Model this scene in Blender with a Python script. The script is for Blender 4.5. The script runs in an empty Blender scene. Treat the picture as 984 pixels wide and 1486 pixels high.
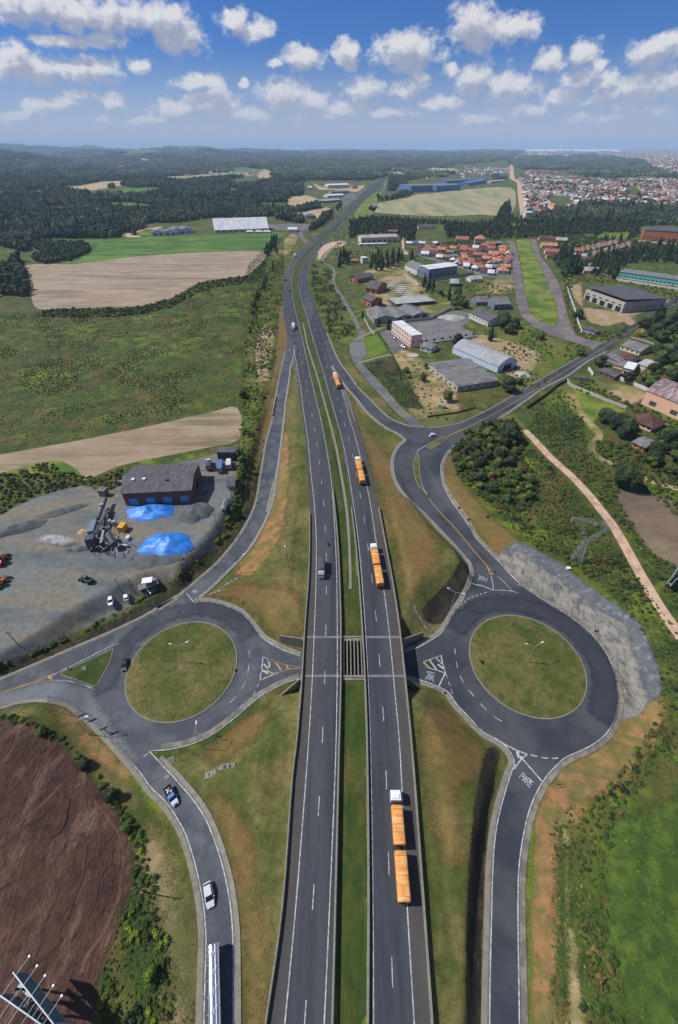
import bpy, bmesh, math, random
import numpy as np
from mathutils import Vector, Matrix, geometry, noise as mnoise
random.seed(7); rng = np.random.default_rng(7)
R = math.radians
S = bpy.context.scene
C = S.collection

# ---------------------------------------------------------------- camera
PW, PH, F, HZ, CAMH = 984, 1486, 610.0, 530.0, 118.0
TH = math.atan(HZ / F); CT, ST = math.cos(TH), math.sin(TH)
try: S.cycles.volume_bounces = 1
except Exception: pass
cam_d = bpy.data.cameras.new('camera'); cam = bpy.data.objects.new('camera', cam_d); C.objects.link(cam)
cam.location = (0, 0, CAMH); cam.rotation_euler = (math.pi/2 - TH, 0, 0)
cam_d.sensor_fit = 'VERTICAL'; cam_d.sensor_height = 24; cam_d.sensor_width = 24; cam_d.lens = 24*F/PH
cam_d.clip_start = 0.5; cam_d.clip_end = 90000
S.camera = cam
S.view_settings.view_transform = 'Standard'; S.view_settings.look = 'None'
S.view_settings.gamma = 1.0; S.view_settings.exposure = 0.0
try: S.view_settings.use_curve_mapping = False
except Exception: pass

HAZE = 6.8e-5
# ---------------------------------------------------------------- sun and sky
SHX, SHY = 0.80, -0.10                       # shadow run per metre of height
sun_dir = Vector((-SHX, -SHY, 1)).normalized()
SUN_EL = math.asin(sun_dir.z); SUN_AZ = math.atan2(sun_dir.x, sun_dir.y)
sd = bpy.data.lights.new('sun', 'SUN'); sd.energy = 5.0; sd.angle = R(0.53); sd.color = (1.0, 0.97, 0.92)
sun = bpy.data.objects.new('sun', sd); C.objects.link(sun)
sun.rotation_euler = sun_dir.to_track_quat('Z', 'Y').to_euler(); sun.location = (0, 0, 300)

W = bpy.data.worlds.new("World"); S.world = W; W.use_nodes = True
wt = W.node_tree; wt.nodes.clear()
class NT:
    def __init__(s, t): s.t = t
    def n(s, typ, **kw):
        x = s.t.nodes.new(typ)
        for k, v in kw.items(): setattr(x, k, v)
        return x
    def l(s, a, b): s.t.links.new(a, b)
    def set(s, sock, v):
        if hasattr(v, 'is_output') or isinstance(v, bpy.types.NodeSocket): s.l(v, sock)
        else: sock.default_value = v
    def m(s, op, a, b=0.0, c=0.0, clamp=False):
        x = s.n('ShaderNodeMath', operation=op); x.use_clamp = clamp
        s.set(x.inputs[0], a); s.set(x.inputs[1], b)
        if len(x.inputs) > 2: s.set(x.inputs[2], c)
        return x.outputs[0]
    def vm(s, op, a, b=(0, 0, 0)):
        x = s.n('ShaderNodeVectorMath', operation=op); s.set(x.inputs[0], a)
        if op not in ('LENGTH', 'NORMALIZE'): s.set(x.inputs[1], b)
        return x.outputs['Value'] if op in ('LENGTH', 'DOT_PRODUCT') else x.outputs[0]
    def mix(s, f, a, b, typ='MIX'):
        x = s.n('ShaderNodeMix', data_type='RGBA', blend_type=typ)
        s.set(x.inputs[0], f); s.set(x.inputs[6], a); s.set(x.inputs[7], b)
        return x.outputs[2]
    def noise(s, vec, scale, detail=3, rough=.55, dist=0.0):
        x = s.n('ShaderNodeTexNoise'); s.set(x.inputs['Vector'], vec); x.inputs['Scale'].default_value = scale
        x.inputs['Detail'].default_value = detail; x.inputs['Roughness'].default_value = rough
        x.inputs['Distortion'].default_value = dist
        return x.outputs['Fac']
    def ramp(s, v, a, b, lo=0.0, hi=1.0):
        x = s.n('ShaderNodeMapRange'); x.interpolation_type = 'SMOOTHSTEP'; s.set(x.inputs[0], v)
        s.set(x.inputs[1], a); s.set(x.inputs[2], b); s.set(x.inputs[3], lo); s.set(x.inputs[4], hi)
        return x.outputs[0]

def pxdir(px, py):                                       # photograph pixel -> (x/y, z/y) of its ray
    u, v = px - PW/2, py - PH/2
    dy = F*CT - v*ST
    return u/dy, -(F*ST + v*CT)/dy
# cumulus of the photograph: centre px, half width, half height
CL = [(130, 22, 150, 34), (40, 8, 80, 34), (215, 22, 50, 30), (258, 52, 44, 36), (250, 20, 22, 22), (20, 90, 34, 34), (58, 100, 40, 27), (120, 100, 70, 24),
      (200, 96, 24, 12), (340, 30, 26, 22), (372, 42, 26, 20), (330, 20, 12, 10), (440, 82, 34, 22), (400, 95, 14, 8), (505, 80, 24, 24), (590, 74, 56, 36),
      (690, 42, 44, 48), (745, 42, 46, 30), (770, 38, 22, 18), (525, 130, 32, 24), (590, 132, 26, 18), (352, 118, 12, 8), (415, 138, 46, 30), (450, 148, 30, 22), (290, 120, 42, 16),
      (310, 148, 48, 26), (255, 160, 36, 18), (118, 140, 30, 12), (165, 145, 20, 16), (50, 158, 24, 18), (690, 115, 34, 26), (655, 102, 16, 12), (740, 125, 48, 28),
      (800, 88, 30, 20), (848, 76, 24, 24), (840, 110, 36, 20), (880, 118, 26, 18), (950, 78, 46, 26), (975, 60, 26, 16), (935, 125, 44, 26), (975, 120, 30, 24), (820, 142, 40, 14), (880, 140, 30, 12),
      (640, 148, 40, 14), (500, 158, 40, 14), (370, 168, 40, 10), (20, 170, 40, 10), (760, 160, 60, 10), (930, 160, 60, 12), (560, 165, 50, 8), (200, 175, 70, 8), (80, 150, 40, 14), (330, 165, 60, 14), (450, 172, 60, 10), (700, 170, 60, 9), (860, 172, 60, 9), (610, 112, 18, 14), (870, 96, 16, 14), (150, 60, 40, 16), (90, 60, 60, 10)]
def cloud_group():
    g = bpy.data.node_groups.new('cloud_field', 'ShaderNodeTree')
    g.interface.new_socket('P', in_out='INPUT', socket_type='NodeSocketVector')
    g.interface.new_socket('F', in_out='OUTPUT', socket_type='NodeSocketFloat')
    t = NT(g); gi = t.n('NodeGroupInput'); go = t.n('NodeGroupOutput')
    P0 = gi.outputs[0]
    Ps = t.vm('MULTIPLY', P0, (1, 1.4, 1)); n1 = t.noise(Ps, 42, 6, .60); n2 = t.noise(Ps, 130, 4, .6)
    w = t.n('ShaderNodeTexNoise'); w.inputs['Scale'].default_value = 30; w.inputs['Detail'].default_value = 4; t.l(P0, w.inputs['Vector'])
    wo = t.vm('MULTIPLY', t.vm('SUBTRACT', w.outputs['Color'], (.5, .5, .5)), (.03, .02, 0))
    Pw = t.vm('ADD', P0, wo)
    best = None
    for cx, cy, rx, ry in CL:
        u0, v0 = pxdir(cx, cy); u1, _ = pxdir(cx+rx, cy); _, v1 = pxdir(cx, cy-ry); _, v2 = pxdir(cx, cy+ry)
        rr = abs(v1-v2)/2
        d = t.vm('MULTIPLY', t.vm('SUBTRACT', Pw, (u0, v0, 0)), (1/abs(u1-u0)/1.0, 1/rr/1.0, 0))
        ln = t.vm('LENGTH', d)
        best = ln if best is None else t.m('MINIMUM', best, ln)
    f = t.m('SUBTRACT', 1.0, best)
    # ordinary cumulus everywhere beyond the ones above
    sx = t.n('ShaderNodeSeparateXYZ'); t.l(P0, sx.inputs[0])
    gen = t.m('MULTIPLY', t.m('SUBTRACT', t.noise(Ps, 11, 3, .5), .53), 6.0)
    au = t.ramp(t.m('ABSOLUTE', sx.outputs[0]), .58, .68); av = t.ramp(sx.outputs[1], .19, .23)
    outm = t.m('MAXIMUM', au, av)
    gen2 = t.m('SUBTRACT', gen, t.m('MULTIPLY', t.m('SUBTRACT', 1.0, outm), 9.0))
    f = t.m('MAXIMUM', t.m('MAXIMUM', f, -1.0), gen2)
    f = t.m('ADD', f, t.m('MULTIPLY', t.m('SUBTRACT', n1, .5), 1.7))
    f = t.m('ADD', f, t.m('MULTIPLY', t.m('SUBTRACT', n2, .5), .28))
    t.l(f, go.inputs[0]); return g
t = NT(wt)
out = t.n('ShaderNodeOutputWorld'); bg = t.n('ShaderNodeBackground'); bg.inputs[1].default_value = 0.052
sky = t.n('ShaderNodeTexSky', sky_type='NISHITA'); sky.sun_disc = False; sky.sun_elevation = SUN_EL; sky.sun_rotation = SUN_AZ
sky.altitude = 900; sky.air_density = 1.0; sky.dust_density = 0.6; sky.ozone_density = 2.5
tc = t.n('ShaderNodeTexCoord'); sp = t.n('ShaderNodeSeparateXYZ'); t.l(tc.outputs['Generated'], sp.inputs[0])
yy = t.m('MAXIMUM', t.m('ABSOLUTE', sp.outputs[1]), .12)
cb = t.n('ShaderNodeCombineXYZ'); t.l(t.m('DIVIDE', sp.outputs[0], yy), cb.inputs[0]); t.l(t.m('DIVIDE', sp.outputs[2], yy), cb.inputs[1])
t.l(t.m('MULTIPLY', t.m('LESS_THAN', sp.outputs[1], 0.0), 7.3), cb.inputs[2])
cg = cloud_group()
def cf(vec):
    x = t.n('ShaderNodeGroup'); x.node_tree = cg; t.l(vec, x.inputs[0]); return x.outputs[0]
P0 = cb.outputs[0]
f0 = cf(P0); f1 = cf(t.vm('ADD', P0, (-.007, .007, 0))); f2 = cf(t.vm('ADD', P0, (-.002, .020, 0)))
alpha = t.ramp(f0, -.14, .56)
lit = t.m('ADD', t.m('MULTIPLY', t.m('SUBTRACT', f0, f1), .62), .60, clamp=True)
under = t.ramp(f2, -.25, .8, 1.0, .36)                     # thick cloud above -> grey base
lum = t.m('MULTIPLY', t.ramp(lit, .15, .95, .62, 1.0), under)
ccol = t.mix(t.ramp(lum, .30, .95), (6.4, 7.2, 9.6, 1), (14.6, 14.5, 14.9, 1))
hzf = t.ramp(sp.outputs[2], 0.0, .13, 1.0, 0.0)
skyc = t.mix(1.0, sky.outputs[0], (.46, .88, 1.68, 1), 'MULTIPLY')
skyc = t.mix(t.m('MULTIPLY', hzf, .92), skyc, (8.4, 9.5, 12.6, 1))
al2 = t.m('MULTIPLY', alpha, t.ramp(sp.outputs[2], .005, .055, .08, .95))
ccol = t.mix(t.m('MULTIPLY', hzf, .55), ccol, (9.0, 9.9, 12.6, 1))
fin = t.mix(al2, skyc, ccol)
t.l(fin, bg.inputs[0]); t.l(bg.outputs[0], out.inputs[0])

# ---------------------------------------------------------------- bookkeeping
def tag(o, label=None, cat=None, group=None, kind=None):
    if label: o['label'] = label
    if cat: o['category'] = cat
    if group: o['group'] = group
    if kind: o['kind'] = kind
    return o
def thing(name, label, cat, loc=(0, 0, 0), rz=0.0, group=None):
    o = bpy.data.objects.new(name, None); C.objects.link(o); o.empty_display_size = .5
    o.location = loc; o.rotation_euler = (0, 0, rz)
    return tag(o, label, cat, group)
def copy_tree(o, parent=None):
    c = o.copy(); C.objects.link(c); c.parent = parent
    for ch in o.children: copy_tree(ch, c)
    return c
class MB:
    def __init__(s): s.v = []; s.f = []; s.m = []
    def add(s, vs, fs, mi=0):
        k = len(s.v); s.v += [tuple(p) for p in vs]; s.f += [tuple(k+i for i in f) for f in fs]; s.m += [mi]*len(fs)
        return s
    def box(s, c, d, rz=0.0, mi=0, tx=1.0, ty=1.0, ox=0.0, oy=0.0):     # c = centre of the base
        x, y, z = d[0]/2, d[1]/2, d[2]; ca, sa = math.cos(rz), math.sin(rz); vs = []
        for (k, zz, px, py) in ((1, 0, 0, 0), (0, z, ox, oy)):
            fx, fy = (1, 1) if k else (tx, ty)
            for a, b in ((-1, -1), (1, -1), (1, 1), (-1, 1)):
                X, Y = a*x*fx + px, b*y*fy + py
                vs.append((c[0]+X*ca-Y*sa, c[1]+X*sa+Y*ca, c[2]+zz))
        return s.add(vs, [(3, 2, 1, 0), (4, 5, 6, 7), (0, 1, 5, 4), (1, 2, 6, 5), (2, 3, 7, 6), (3, 0, 4, 7)], mi)
    def beam(s, p, q, w=.1, h=None, mi=0, n=4, w2=None):                # bar between two points
        p, q = Vector(p), Vector(q); d = (q-p)
        if d.length < 1e-6: return s
        d.normalize(); up = Vector((0, 0, 1)) if abs(d.z) < .95 else Vector((0, 1, 0))
        a = d.cross(up).normalized(); b = a.cross(d); h = h or w; w2 = w2 or w; vs = []
        for P_, k in ((p, 1.0), (q, w2/w)):
            for i in range(n):
                t_ = 2*math.pi*(i+.5)/n; f_ = .7071 if n == 4 else .5
                vs.append(P_ + a*(math.cos(t_)*w*f_*k) + b*(math.sin(t_)*h*f_*k))
        return s.add(vs, [tuple(range(n))[::-1], tuple(range(n, 2*n))] + [(i, (i+1) % n, n+(i+1) % n, n+i) for i in range(n)], mi)
    def loft(s, rings, mi=0, cap=True):                                 # rings of equal length
        k = len(s.v); n = len(rings[0])
        for r in rings: s.v += [tuple(p) for p in r]
        for j in range(len(rings)-1):
            for i in range(n):
                s.f.append((k+j*n+i, k+j*n+(i+1) % n, k+(j+1)*n+(i+1) % n, k+(j+1)*n+i)); s.m.append(mi)
        if cap:
            s.f.append(tuple(k+i for i in range(n))[::-1]); s.m.append(mi)
            s.f.append(tuple(k+(len(rings)-1)*n+i for i in range(n))); s.m.append(mi)
        return s
    def build(s, name, mats, parent=None, loc=None, smooth=False, link=True):
        me = bpy.data.meshes.new(name); me.from_pydata(s.v, [], s.f)
        mats = mats if isinstance(mats, (list, tuple)) else [mats]
        for m_ in mats: me.materials.append(m_)
        if any(s.m): me.polygons.foreach_set('material_index', s.m)
        if smooth: me.polygons.foreach_set('use_smooth', [True]*len(s.f))
        me.update()
        o = bpy.data.objects.new(name, me)
        if link: C.objects.link(o)
        if parent: o.parent = parent
        if loc is not None: o.location = loc
        return o
def ball(r, seed, sub=2, amp=.25, sc=(1, 1, 1), c=(0, 0, 0)):
    bm = bmesh.new(); bmesh.ops.create_icosphere(bm, subdivisions=sub, radius=1)
    vs = []
    for v in bm.verts:
        n_ = mnoise.noise(v.co*1.7 + Vector((seed*3.1, seed*1.7, 0)))
        k = r*(1+amp*n_*1.6); vs.append((c[0]+v.co.x*k*sc[0], c[1]+v.co.y*k*sc[1], c[2]+v.co.z*k*sc[2]))
    fs = [tuple(v.index for v in f.verts) for f in bm.faces]; bm.free(); return vs, fs

# ---------------------------------------------------------------- materials
def lin(c, k=1.0):
    o = []
    for x in c[:3]:
        x = x/255.0; o.append((x/12.92 if x <= .04045 else ((x+.055)/1.055)**2.4)*k)
    return (o[0], o[1], o[2], 1)
def sat(c, s, g): l = sum(c)/3; return tuple(max(4, (l+(x-l)*s)*g) for x in c)
def mat(name, cols, sc=(.05, .4), fine=3.0, rough=.9, bump=0.0, bsc=4.0, stretch=None, rot=0.0, fa=.25, obj=False, metal=0.0, k=.80, spec=.3, thr=(.4, .6), soft=0, inst=0.0):
    """cols = base colour and patch colours; each patch colour comes in by its own noise"""
    if name != 'leaf_far' and name.startswith(('leaf', 'verge', 'meadow', 'median', 'green_', 'street_green', 'lawn', 'ground', 'bright_scrub')) and name != 'leaf_yellow': cols = [sat(c_, 1.1 if name.startswith(('verge', 'median')) else 1.24, .93) for c_ in cols]
    if name.startswith('asphalt'): k *= .98 if name == 'asphalt_light' else .88
    m_ = bpy.data.materials.new(name); m_.use_nodes = True; nt = m_.node_tree; nt.nodes.clear(); t = NT(nt)
    o = t.n('ShaderNodeOutputMaterial'); b = t.n('ShaderNodeBsdfPrincipled'); t.l(b.outputs[0], o.inputs[0])
    if obj: pos = t.n('ShaderNodeTexCoord').outputs['Object']
    else: pos = t.n('ShaderNodeNewGeometry').outputs['Position']
    if stretch or rot:
        mp = t.n('ShaderNodeMapping'); t.l(pos, mp.inputs[0]); mp.inputs['Rotation'].default_value = (0, 0, rot); mp.inputs['Scale'].default_value = stretch or (1, 1, 1); pos2 = mp.outputs[0]
    else: pos2 = pos
    c = lin(cols[0], k)
    for i, cc in enumerate(cols[1:]):
        s_ = sc[i] if i < len(sc) else sc[-1]
        nz = t.noise(t.vm('ADD', pos2, (17.3*i, 5.1*i, 3.7*i)), s_, 5, .6)
        c = t.mix(t.ramp(nz, thr[0], thr[1]), c, lin(cc, k))
    if fine:
        nz = t.noise(pos2, fine, 5, .7); nz2 = t.noise(pos, fine*.17, 3, .6)
        v = t.m('ADD', t.m('MULTIPLY', t.m('SUBTRACT', nz, .5), fa*2.2), t.m('ADD', 1.0, t.m('MULTIPLY', t.m('SUBTRACT', nz2, .5), fa*1.9)))
        cbv = t.n('ShaderNodeCombineXYZ'); [t.l(v, cbv.inputs[i]) for i in range(3)]
        c = t.mix(1.0, c, cbv.outputs[0], 'MULTIPLY')
    if inst:
        q = t.m('ADD', 1-inst/2, t.m('MULTIPLY', t.n('ShaderNodeObjectInfo').outputs['Random'], inst)); cbv = t.n('ShaderNodeCombineXYZ'); [t.l(q, cbv.inputs[i]) for i in range(3)]
        c = t.mix(1.0, c, cbv.outputs[0], 'MULTIPLY')
    t.set(b.inputs['Base Color'], c); b.inputs['Roughness'].default_value = rough; b.inputs['Metallic'].default_value = metal
    b.inputs['Specular IOR Level'].default_value = spec
    if bump:
        bn = t.n('ShaderNodeBump'); bn.inputs['Strength'].default_value = min(1, bump); bn.inputs['Distance'].default_value = max(.1, bump)
        t.l(t.noise(pos2, bsc, 5, .65), bn.inputs['Height']); t.l(bn.outputs[0], b.inputs['Normal'])
    if soft:                                             # ragged edge: the cover thins out where its 'mask' runs out
        at = t.n('ShaderNodeAttribute', attribute_name='mask'); n1 = t.noise(pos, .22, 4, .6); n2 = t.noise(pos, 2.4, 5, .75)
        e = t.m('ADD', at.outputs['Fac'], t.m('ADD', t.m('MULTIPLY', t.m('SUBTRACT', n1, .5), .8), t.m('MULTIPLY', t.m('SUBTRACT', n2, .5), 1.5)))
        tr = t.n('ShaderNodeBsdfTransparent'); mx = t.n('ShaderNodeMixShader'); t.l(t.ramp(e, .28, .72), mx.inputs[0])
        t.l(tr.outputs[0], mx.inputs[1]); t.l(b.outputs[0], mx.inputs[2]); t.l(mx.outputs[0], o.inputs[0])
    return m_
M = {}
MA = {}
def DM(key, *a, **k): M[key] = mat(key, *a, **k); MA[key] = (a, k)
def SM(key):
    if 'soft_'+key not in M: M['soft_'+key] = mat(key+'_ragged', *MA[key][0], soft=1, **MA[key][1])
    return M['soft_'+key]
DM('meadow', [(72, 84, 40), (98, 110, 44), (82, 72, 48), (48, 62, 36)], sc=(.016, .03, .12), fine=.9, fa=.45, bump=.9, bsc=.9)
DM('far_ground', [(60, 76, 50), (84, 98, 56), (50, 62, 46)], sc=(.003, .01), fine=.05, fa=.3)
DM('verge', [(86, 92, 42), (108, 103, 56), (70, 84, 32), (124, 114, 70)], sc=(.07, .22, .05), fine=3.4, fa=.75, bump=.25, bsc=3, thr=(.42, .66))
DM('verge_dry', [(116, 102, 58), (94, 92, 46), (136, 114, 70), (124, 98, 58)], sc=(.13, .05, .09), fine=3.4, fa=.5, bump=.1, bsc=3, thr=(.45, .68))
DM('median_grass', [(68, 84, 30), (92, 86, 44), (54, 74, 24)], sc=(.1, .3), fine=3.5, fa=.55, bump=.12, bsc=3, stretch=(1, .35, 1))
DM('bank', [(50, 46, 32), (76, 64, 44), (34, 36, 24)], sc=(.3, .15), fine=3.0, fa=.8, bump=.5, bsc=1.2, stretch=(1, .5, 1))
DM('orange_soil', [(154, 120, 76), (138, 116, 70), (162, 114, 76), (112, 104, 56)], sc=(.1, .05, .22), fine=3, fa=.35, bump=.1)
DM('stubble', [(156, 136, 114), (136, 118, 96), (166, 148, 126)], sc=(.02, .06), fine=.35, fa=.28, stretch=(.25, 1.6, 1), rot=.25, bump=.1, bsc=.6)
DM('stubble_strip', [(150, 130, 104), (118, 112, 72), (162, 142, 118)], sc=(.03, .08), fine=.5, fa=.3, stretch=(.2, 1.8, 1), rot=-.25, bump=.1, bsc=.8)
DM('green_field', [(84, 118, 48), (104, 132, 56), (72, 102, 48)], sc=(.012, .05), fine=.5, fa=.2, stretch=(.4, 1.2, 1))
DM('pale_field', [(150, 150, 110), (126, 136, 88), (170, 156, 122)], sc=(.006, .02), fine=.05, fa=.15, stretch=(1.6, .25, 1))
DM('tan_field', [(188, 164, 128), (170, 150, 112)], sc=(.01,), fine=.08, fa=.2)
DM('brown_earth', [(82, 56, 44), (94, 68, 54), (64, 45, 37), (118, 92, 78)], sc=(.1, .35, .16), fine=2.6, fa=.8, stretch=(1.2, .5, 1), rot=-.55, bump=.9, bsc=1.1, thr=(.48, .7))
DM('gravel', [(106, 112, 113), (122, 126, 122), (88, 95, 98), (126, 119, 104)], sc=(.03, .07, .1), fine=2.6, fa=.5, stretch=(.4, 1, 1), rot=-.5, bump=.3, bsc=.7, thr=(.4, .65))
DM('gravel_dark', [(88, 92, 95), (104, 107, 107)], sc=(.3,), fine=2.2, fa=.35, bump=.4, bsc=2)
DM('rock_slope', [(118, 118, 114), (134, 132, 126), (96, 98, 98), (146, 140, 128)], sc=(.12, .4, .5), fine=2.4, fa=.6, bump=1.0, bsc=.55, rot=.6, stretch=(1, .5, 1))
DM('rock_blue', [(100, 104, 106), (150, 154, 158), (80, 84, 88)], sc=(.5, .3), fine=2.4, fa=.5, bump=.6, bsc=.9, thr=(.5, .8))
DM('light_wear', [(118, 121, 124), (106, 110, 114)], sc=(.2,), fine=2.2, fa=.12)
DM('bare_field', [(122, 104, 84), (136, 118, 92), (108, 92, 78)], sc=(.05, .12), fine=.8, fa=.22, stretch=(.3, 1, 1), rot=.5)
DM('green_meadow', [(76, 98, 40), (94, 110, 46), (66, 82, 36)], sc=(.12, .3), fine=2.6, fa=.6, bump=.4, bsc=1.4)
DM('dirt_road', [(196, 160, 134), (178, 142, 116), (206, 178, 150)], sc=(.15, .3), fine=1.2, fa=.2)
DM('pink_soil', [(186, 150, 136), (164, 134, 110), (150, 140, 92)], sc=(.06, .12), fine=.8, fa=.2)
DM('tan_ground', [(160, 138, 98), (130, 122, 72), (182, 156, 116), (98, 104, 54)], sc=(.06, .1, .035), fine=1, fa=.3, bump=.15)
DM('lawn', [(94, 118, 44), (110, 126, 54)], sc=(.1,), fine=1.5, fa=.25)
DM('street_green', [(90, 116, 44), (78, 104, 40), (132, 138, 66)], sc=(.06, .05), fine=1, fa=.25)
DM('bright_scrub', [(90, 108, 42), (74, 90, 38), (116, 112, 60)], sc=(.06, .05), fine=2, fa=.6, bump=.4, bsc=1.3)
DM('asphalt_main', [(66, 71, 79), (50, 54, 62), (80, 82, 86)], sc=(.5, .09), fine=3, fa=.24, thr=(.38, .62), stretch=(1, .05, 1), rough=.75)
DM('asphalt_shoulder', [(88, 84, 80), (80, 77, 75)], sc=(.2,), fine=3, fa=.14, stretch=(1, .2, 1), rough=.85)
DM('asphalt_light', [(84, 89, 95), (98, 101, 104), (72, 77, 85)], sc=(.07, .2), fine=2.2, fa=.2, rough=.8)
DM('asphalt_dark', [(66, 71, 79), (56, 61, 70), (84, 86, 90)], sc=(.09, .05), fine=2.2, fa=.2, rough=.8)
DM('asphalt_worn', [(112, 110, 110), (98, 98, 101), (130, 126, 122)], sc=(.04, .12), fine=1, fa=.12)
DM('asphalt_pink', [(132, 121, 120), (146, 132, 126), (112, 106, 108)], sc=(.03, .07), fine=1, fa=.12)
DM('asphalt_new', [(54, 59, 68), (60, 66, 74)], sc=(.2,), fine=2.2, fa=.12, rough=.75)
DM('concrete', [(134, 129, 117), (124, 119, 107), (142, 137, 125)], sc=(.4, .8), fine=4, fa=.16)
DM('concrete_old', [(140, 134, 122), (112, 108, 98)], sc=(.5,), fine=4, fa=.2)
DM('white_line', [(198, 200, 200), (150, 152, 155)], sc=(1.3,), fine=6, fa=.25)
DM('yellow_line', [(196, 156, 74), (170, 138, 78)], sc=(1.3,), fine=6, fa=.12)
DM('faded_line', [(140, 142, 144), (112, 116, 120)], sc=(1.0,), fine=6, fa=.15)
DM('joint_concrete', [(128, 130, 130), (112, 114, 116)], sc=(1.0,), fine=6, fa=.15)
def PM(key, col, rough=.5, metal=0.0, fine=0.0, fa=.1, k=.85, spec=.4): M[key] = mat(key, [col], fine=fine, fa=fa, rough=rough, metal=metal, k=k, obj=True, spec=spec)
PM('white_paint', (232, 234, 238), .35); PM('silver_paint', (205, 208, 214), .3); PM('dark_paint', (38, 42, 52), .3); PM('blue_paint', (62, 120, 170), .4)
PM('red_paint', (190, 52, 34), .4); PM('orange_paint', (222, 126, 40), .45); PM('yellow_paint', (214, 158, 48), .45); PM('polished', (216, 220, 224), .22, metal=1.0, k=1.0)
PM('glass', (22, 34, 48), .12, spec=.6)
PM('tyre', (24, 24, 26), .9); PM('chassis', (44, 42, 42), .8); PM('rim', (150, 150, 152), .4); PM('steel', (150, 154, 158), .45); PM('dark_steel', (70, 74, 80), .6)
M['orange_tarp'] = mat('orange_tarp', [(236, 172, 98), (244, 188, 120), (220, 152, 80)], sc=(.5, .8), fine=2.2, fa=.12, rough=.65, bump=.15, bsc=.9, stretch=(.6, 1.3, 1), obj=True)
PM('grey_tarp', (82, 86, 94), .8, fine=2.0, fa=.2); PM('teal_panel', (66, 122, 134), .5, fine=.4, fa=.25); PM('light_rod', (176, 180, 186), .4); PM('lamp_white', (235, 235, 235), .4)
M['blue_tarp'] = mat('blue_tarp', [(36, 132, 228), (64, 158, 240), (28, 112, 208)], sc=(.2, .5), fine=.9, fa=.15, rough=.5, bump=.45, bsc=.35, stretch=(.6, 2.4, 1), k=.85, spec=.6)
PM('wood_pole', (96, 86, 76), .9); PM('galv', (150, 156, 162), .5, spec=.5); PM('sign_black', (28, 30, 34), .7); PM('sign_white', (220, 220, 220), .5)
PM('grey_cab', (170, 176, 184), .4); PM('skin', (150, 105, 80), .6); PM('green_paint', (60, 90, 66), .6)
PM('brick_wall', (118, 80, 68), .9, fine=1.5, fa=.3); PM('orange_brick', (186, 112, 84), .9, fine=1.5, fa=.25); PM('white_wall', (202, 200, 194), .9, fine=.8, fa=.1); PM('cream_wall', (220, 206, 160), .9, fine=.8, fa=.1)
PM('grey_wall', (150, 152, 154), .9, fine=.8, fa=.15); PM('bluegrey_wall', (112, 124, 140), .8, fine=.6, fa=.12); PM('pink_wall', (224, 184, 178), .9, fine=.8, fa=.1); PM('salmon_wall', (226, 178, 150), .9, fine=.6, fa=.1)
PM('blue_wall', (84, 120, 170), .7, fine=.4, fa=.12); PM('pale_blue_wall', (190, 206, 226), .8); PM('teal_wall', (90, 170, 170), .8, fine=.6, fa=.12); PM('green_wall', (60, 120, 86), .8); PM('concrete_wall', (176, 170, 158), .9, fine=1.0, fa=.2)
PM('window_dark', (34, 40, 50), .2, spec=.6); PM('door_blue', (92, 148, 190), .6, fine=.8, fa=.25); PM('foliage_shadow', (30, 40, 24), .9)
def RM(key, cols, **k): M[key] = mat(key, cols, obj=True, sc=(.12, .4), fine=1.0, fa=.22, rough=.8, bump=.15, bsc=1.5, stretch=k.pop('stretch', (2.5, .5, 1)), **k)
RM('roof_grey', [(118, 118, 120), (94, 95, 98), (134, 132, 130)]); RM('roof_dark', [(88, 88, 94), (74, 74, 80), (100, 98, 100)]); RM('roof_light', [(178, 176, 168), (158, 156, 150)])
RM('roof_white', [(224, 226, 226), (206, 210, 212)]); RM('roof_red', [(160, 96, 78), (132, 80, 68), (178, 120, 98)]); RM('roof_orange', [(196, 128, 98), (174, 108, 84), (206, 146, 118)]); RM('roof_brown', [(112, 76, 68), (90, 62, 58)])
RM('roof_blue', [(96, 124, 160), (84, 110, 146)]); RM('roof_striped', [(150, 128, 130), (176, 156, 152), (120, 100, 104)], thr=(.48, .52)); RM('roof_rusty', [(150, 154, 160), (146, 130, 128), (166, 170, 176)])
M['leaf'] = mat('leaf', [(80, 98, 44), (100, 114, 52), (62, 82, 40)], sc=(.25, .12), fine=1.2, fa=.5, rough=.7, k=.85, inst=.5)
M['leaf_dark'] = mat('leaf_dark', [(54, 68, 40), (70, 84, 44), (42, 56, 36)], sc=(.2, .1), fine=1.2, fa=.5, rough=.7, k=.85, inst=.5)
M['leaf_mead'] = mat('leaf_mead', [(98, 112, 50), (120, 124, 58), (80, 96, 44)], sc=(.03, .012), fine=1.2, fa=.5, rough=.8, k=.85, inst=.5)
M['leaf_bright'] = mat('leaf_bright', [(108, 128, 44), (128, 144, 52), (84, 104, 40)], sc=(.4, .2), fine=1.2, fa=.4, rough=.7, k=.85, inst=.5)
M['leaf_olive'] = mat('leaf_olive', [(100, 96, 56), (118, 106, 66), (80, 82, 48)], sc=(.25, .12), fine=1.2, fa=.5, rough=.8, k=.85, inst=.5)
M['leaf_far'] = mat('leaf_far', [(54, 72, 52), (76, 92, 60), (40, 56, 44), (86, 92, 66)], sc=(.006, .02, .011), fine=.1, fa=.5, rough=.9, k=.85, inst=1.0)
M['leaf_yellow'] = mat('leaf_yellow', [(176, 150, 52), (150, 136, 50)], sc=(.3,), fine=1.5, fa=.4, rough=.8)
M['bark'] = mat('bark', [(92, 78, 64), (120, 108, 94)], sc=(1.0,), fine=4, fa=.3, obj=True)
M['smoke'] = None
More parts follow.
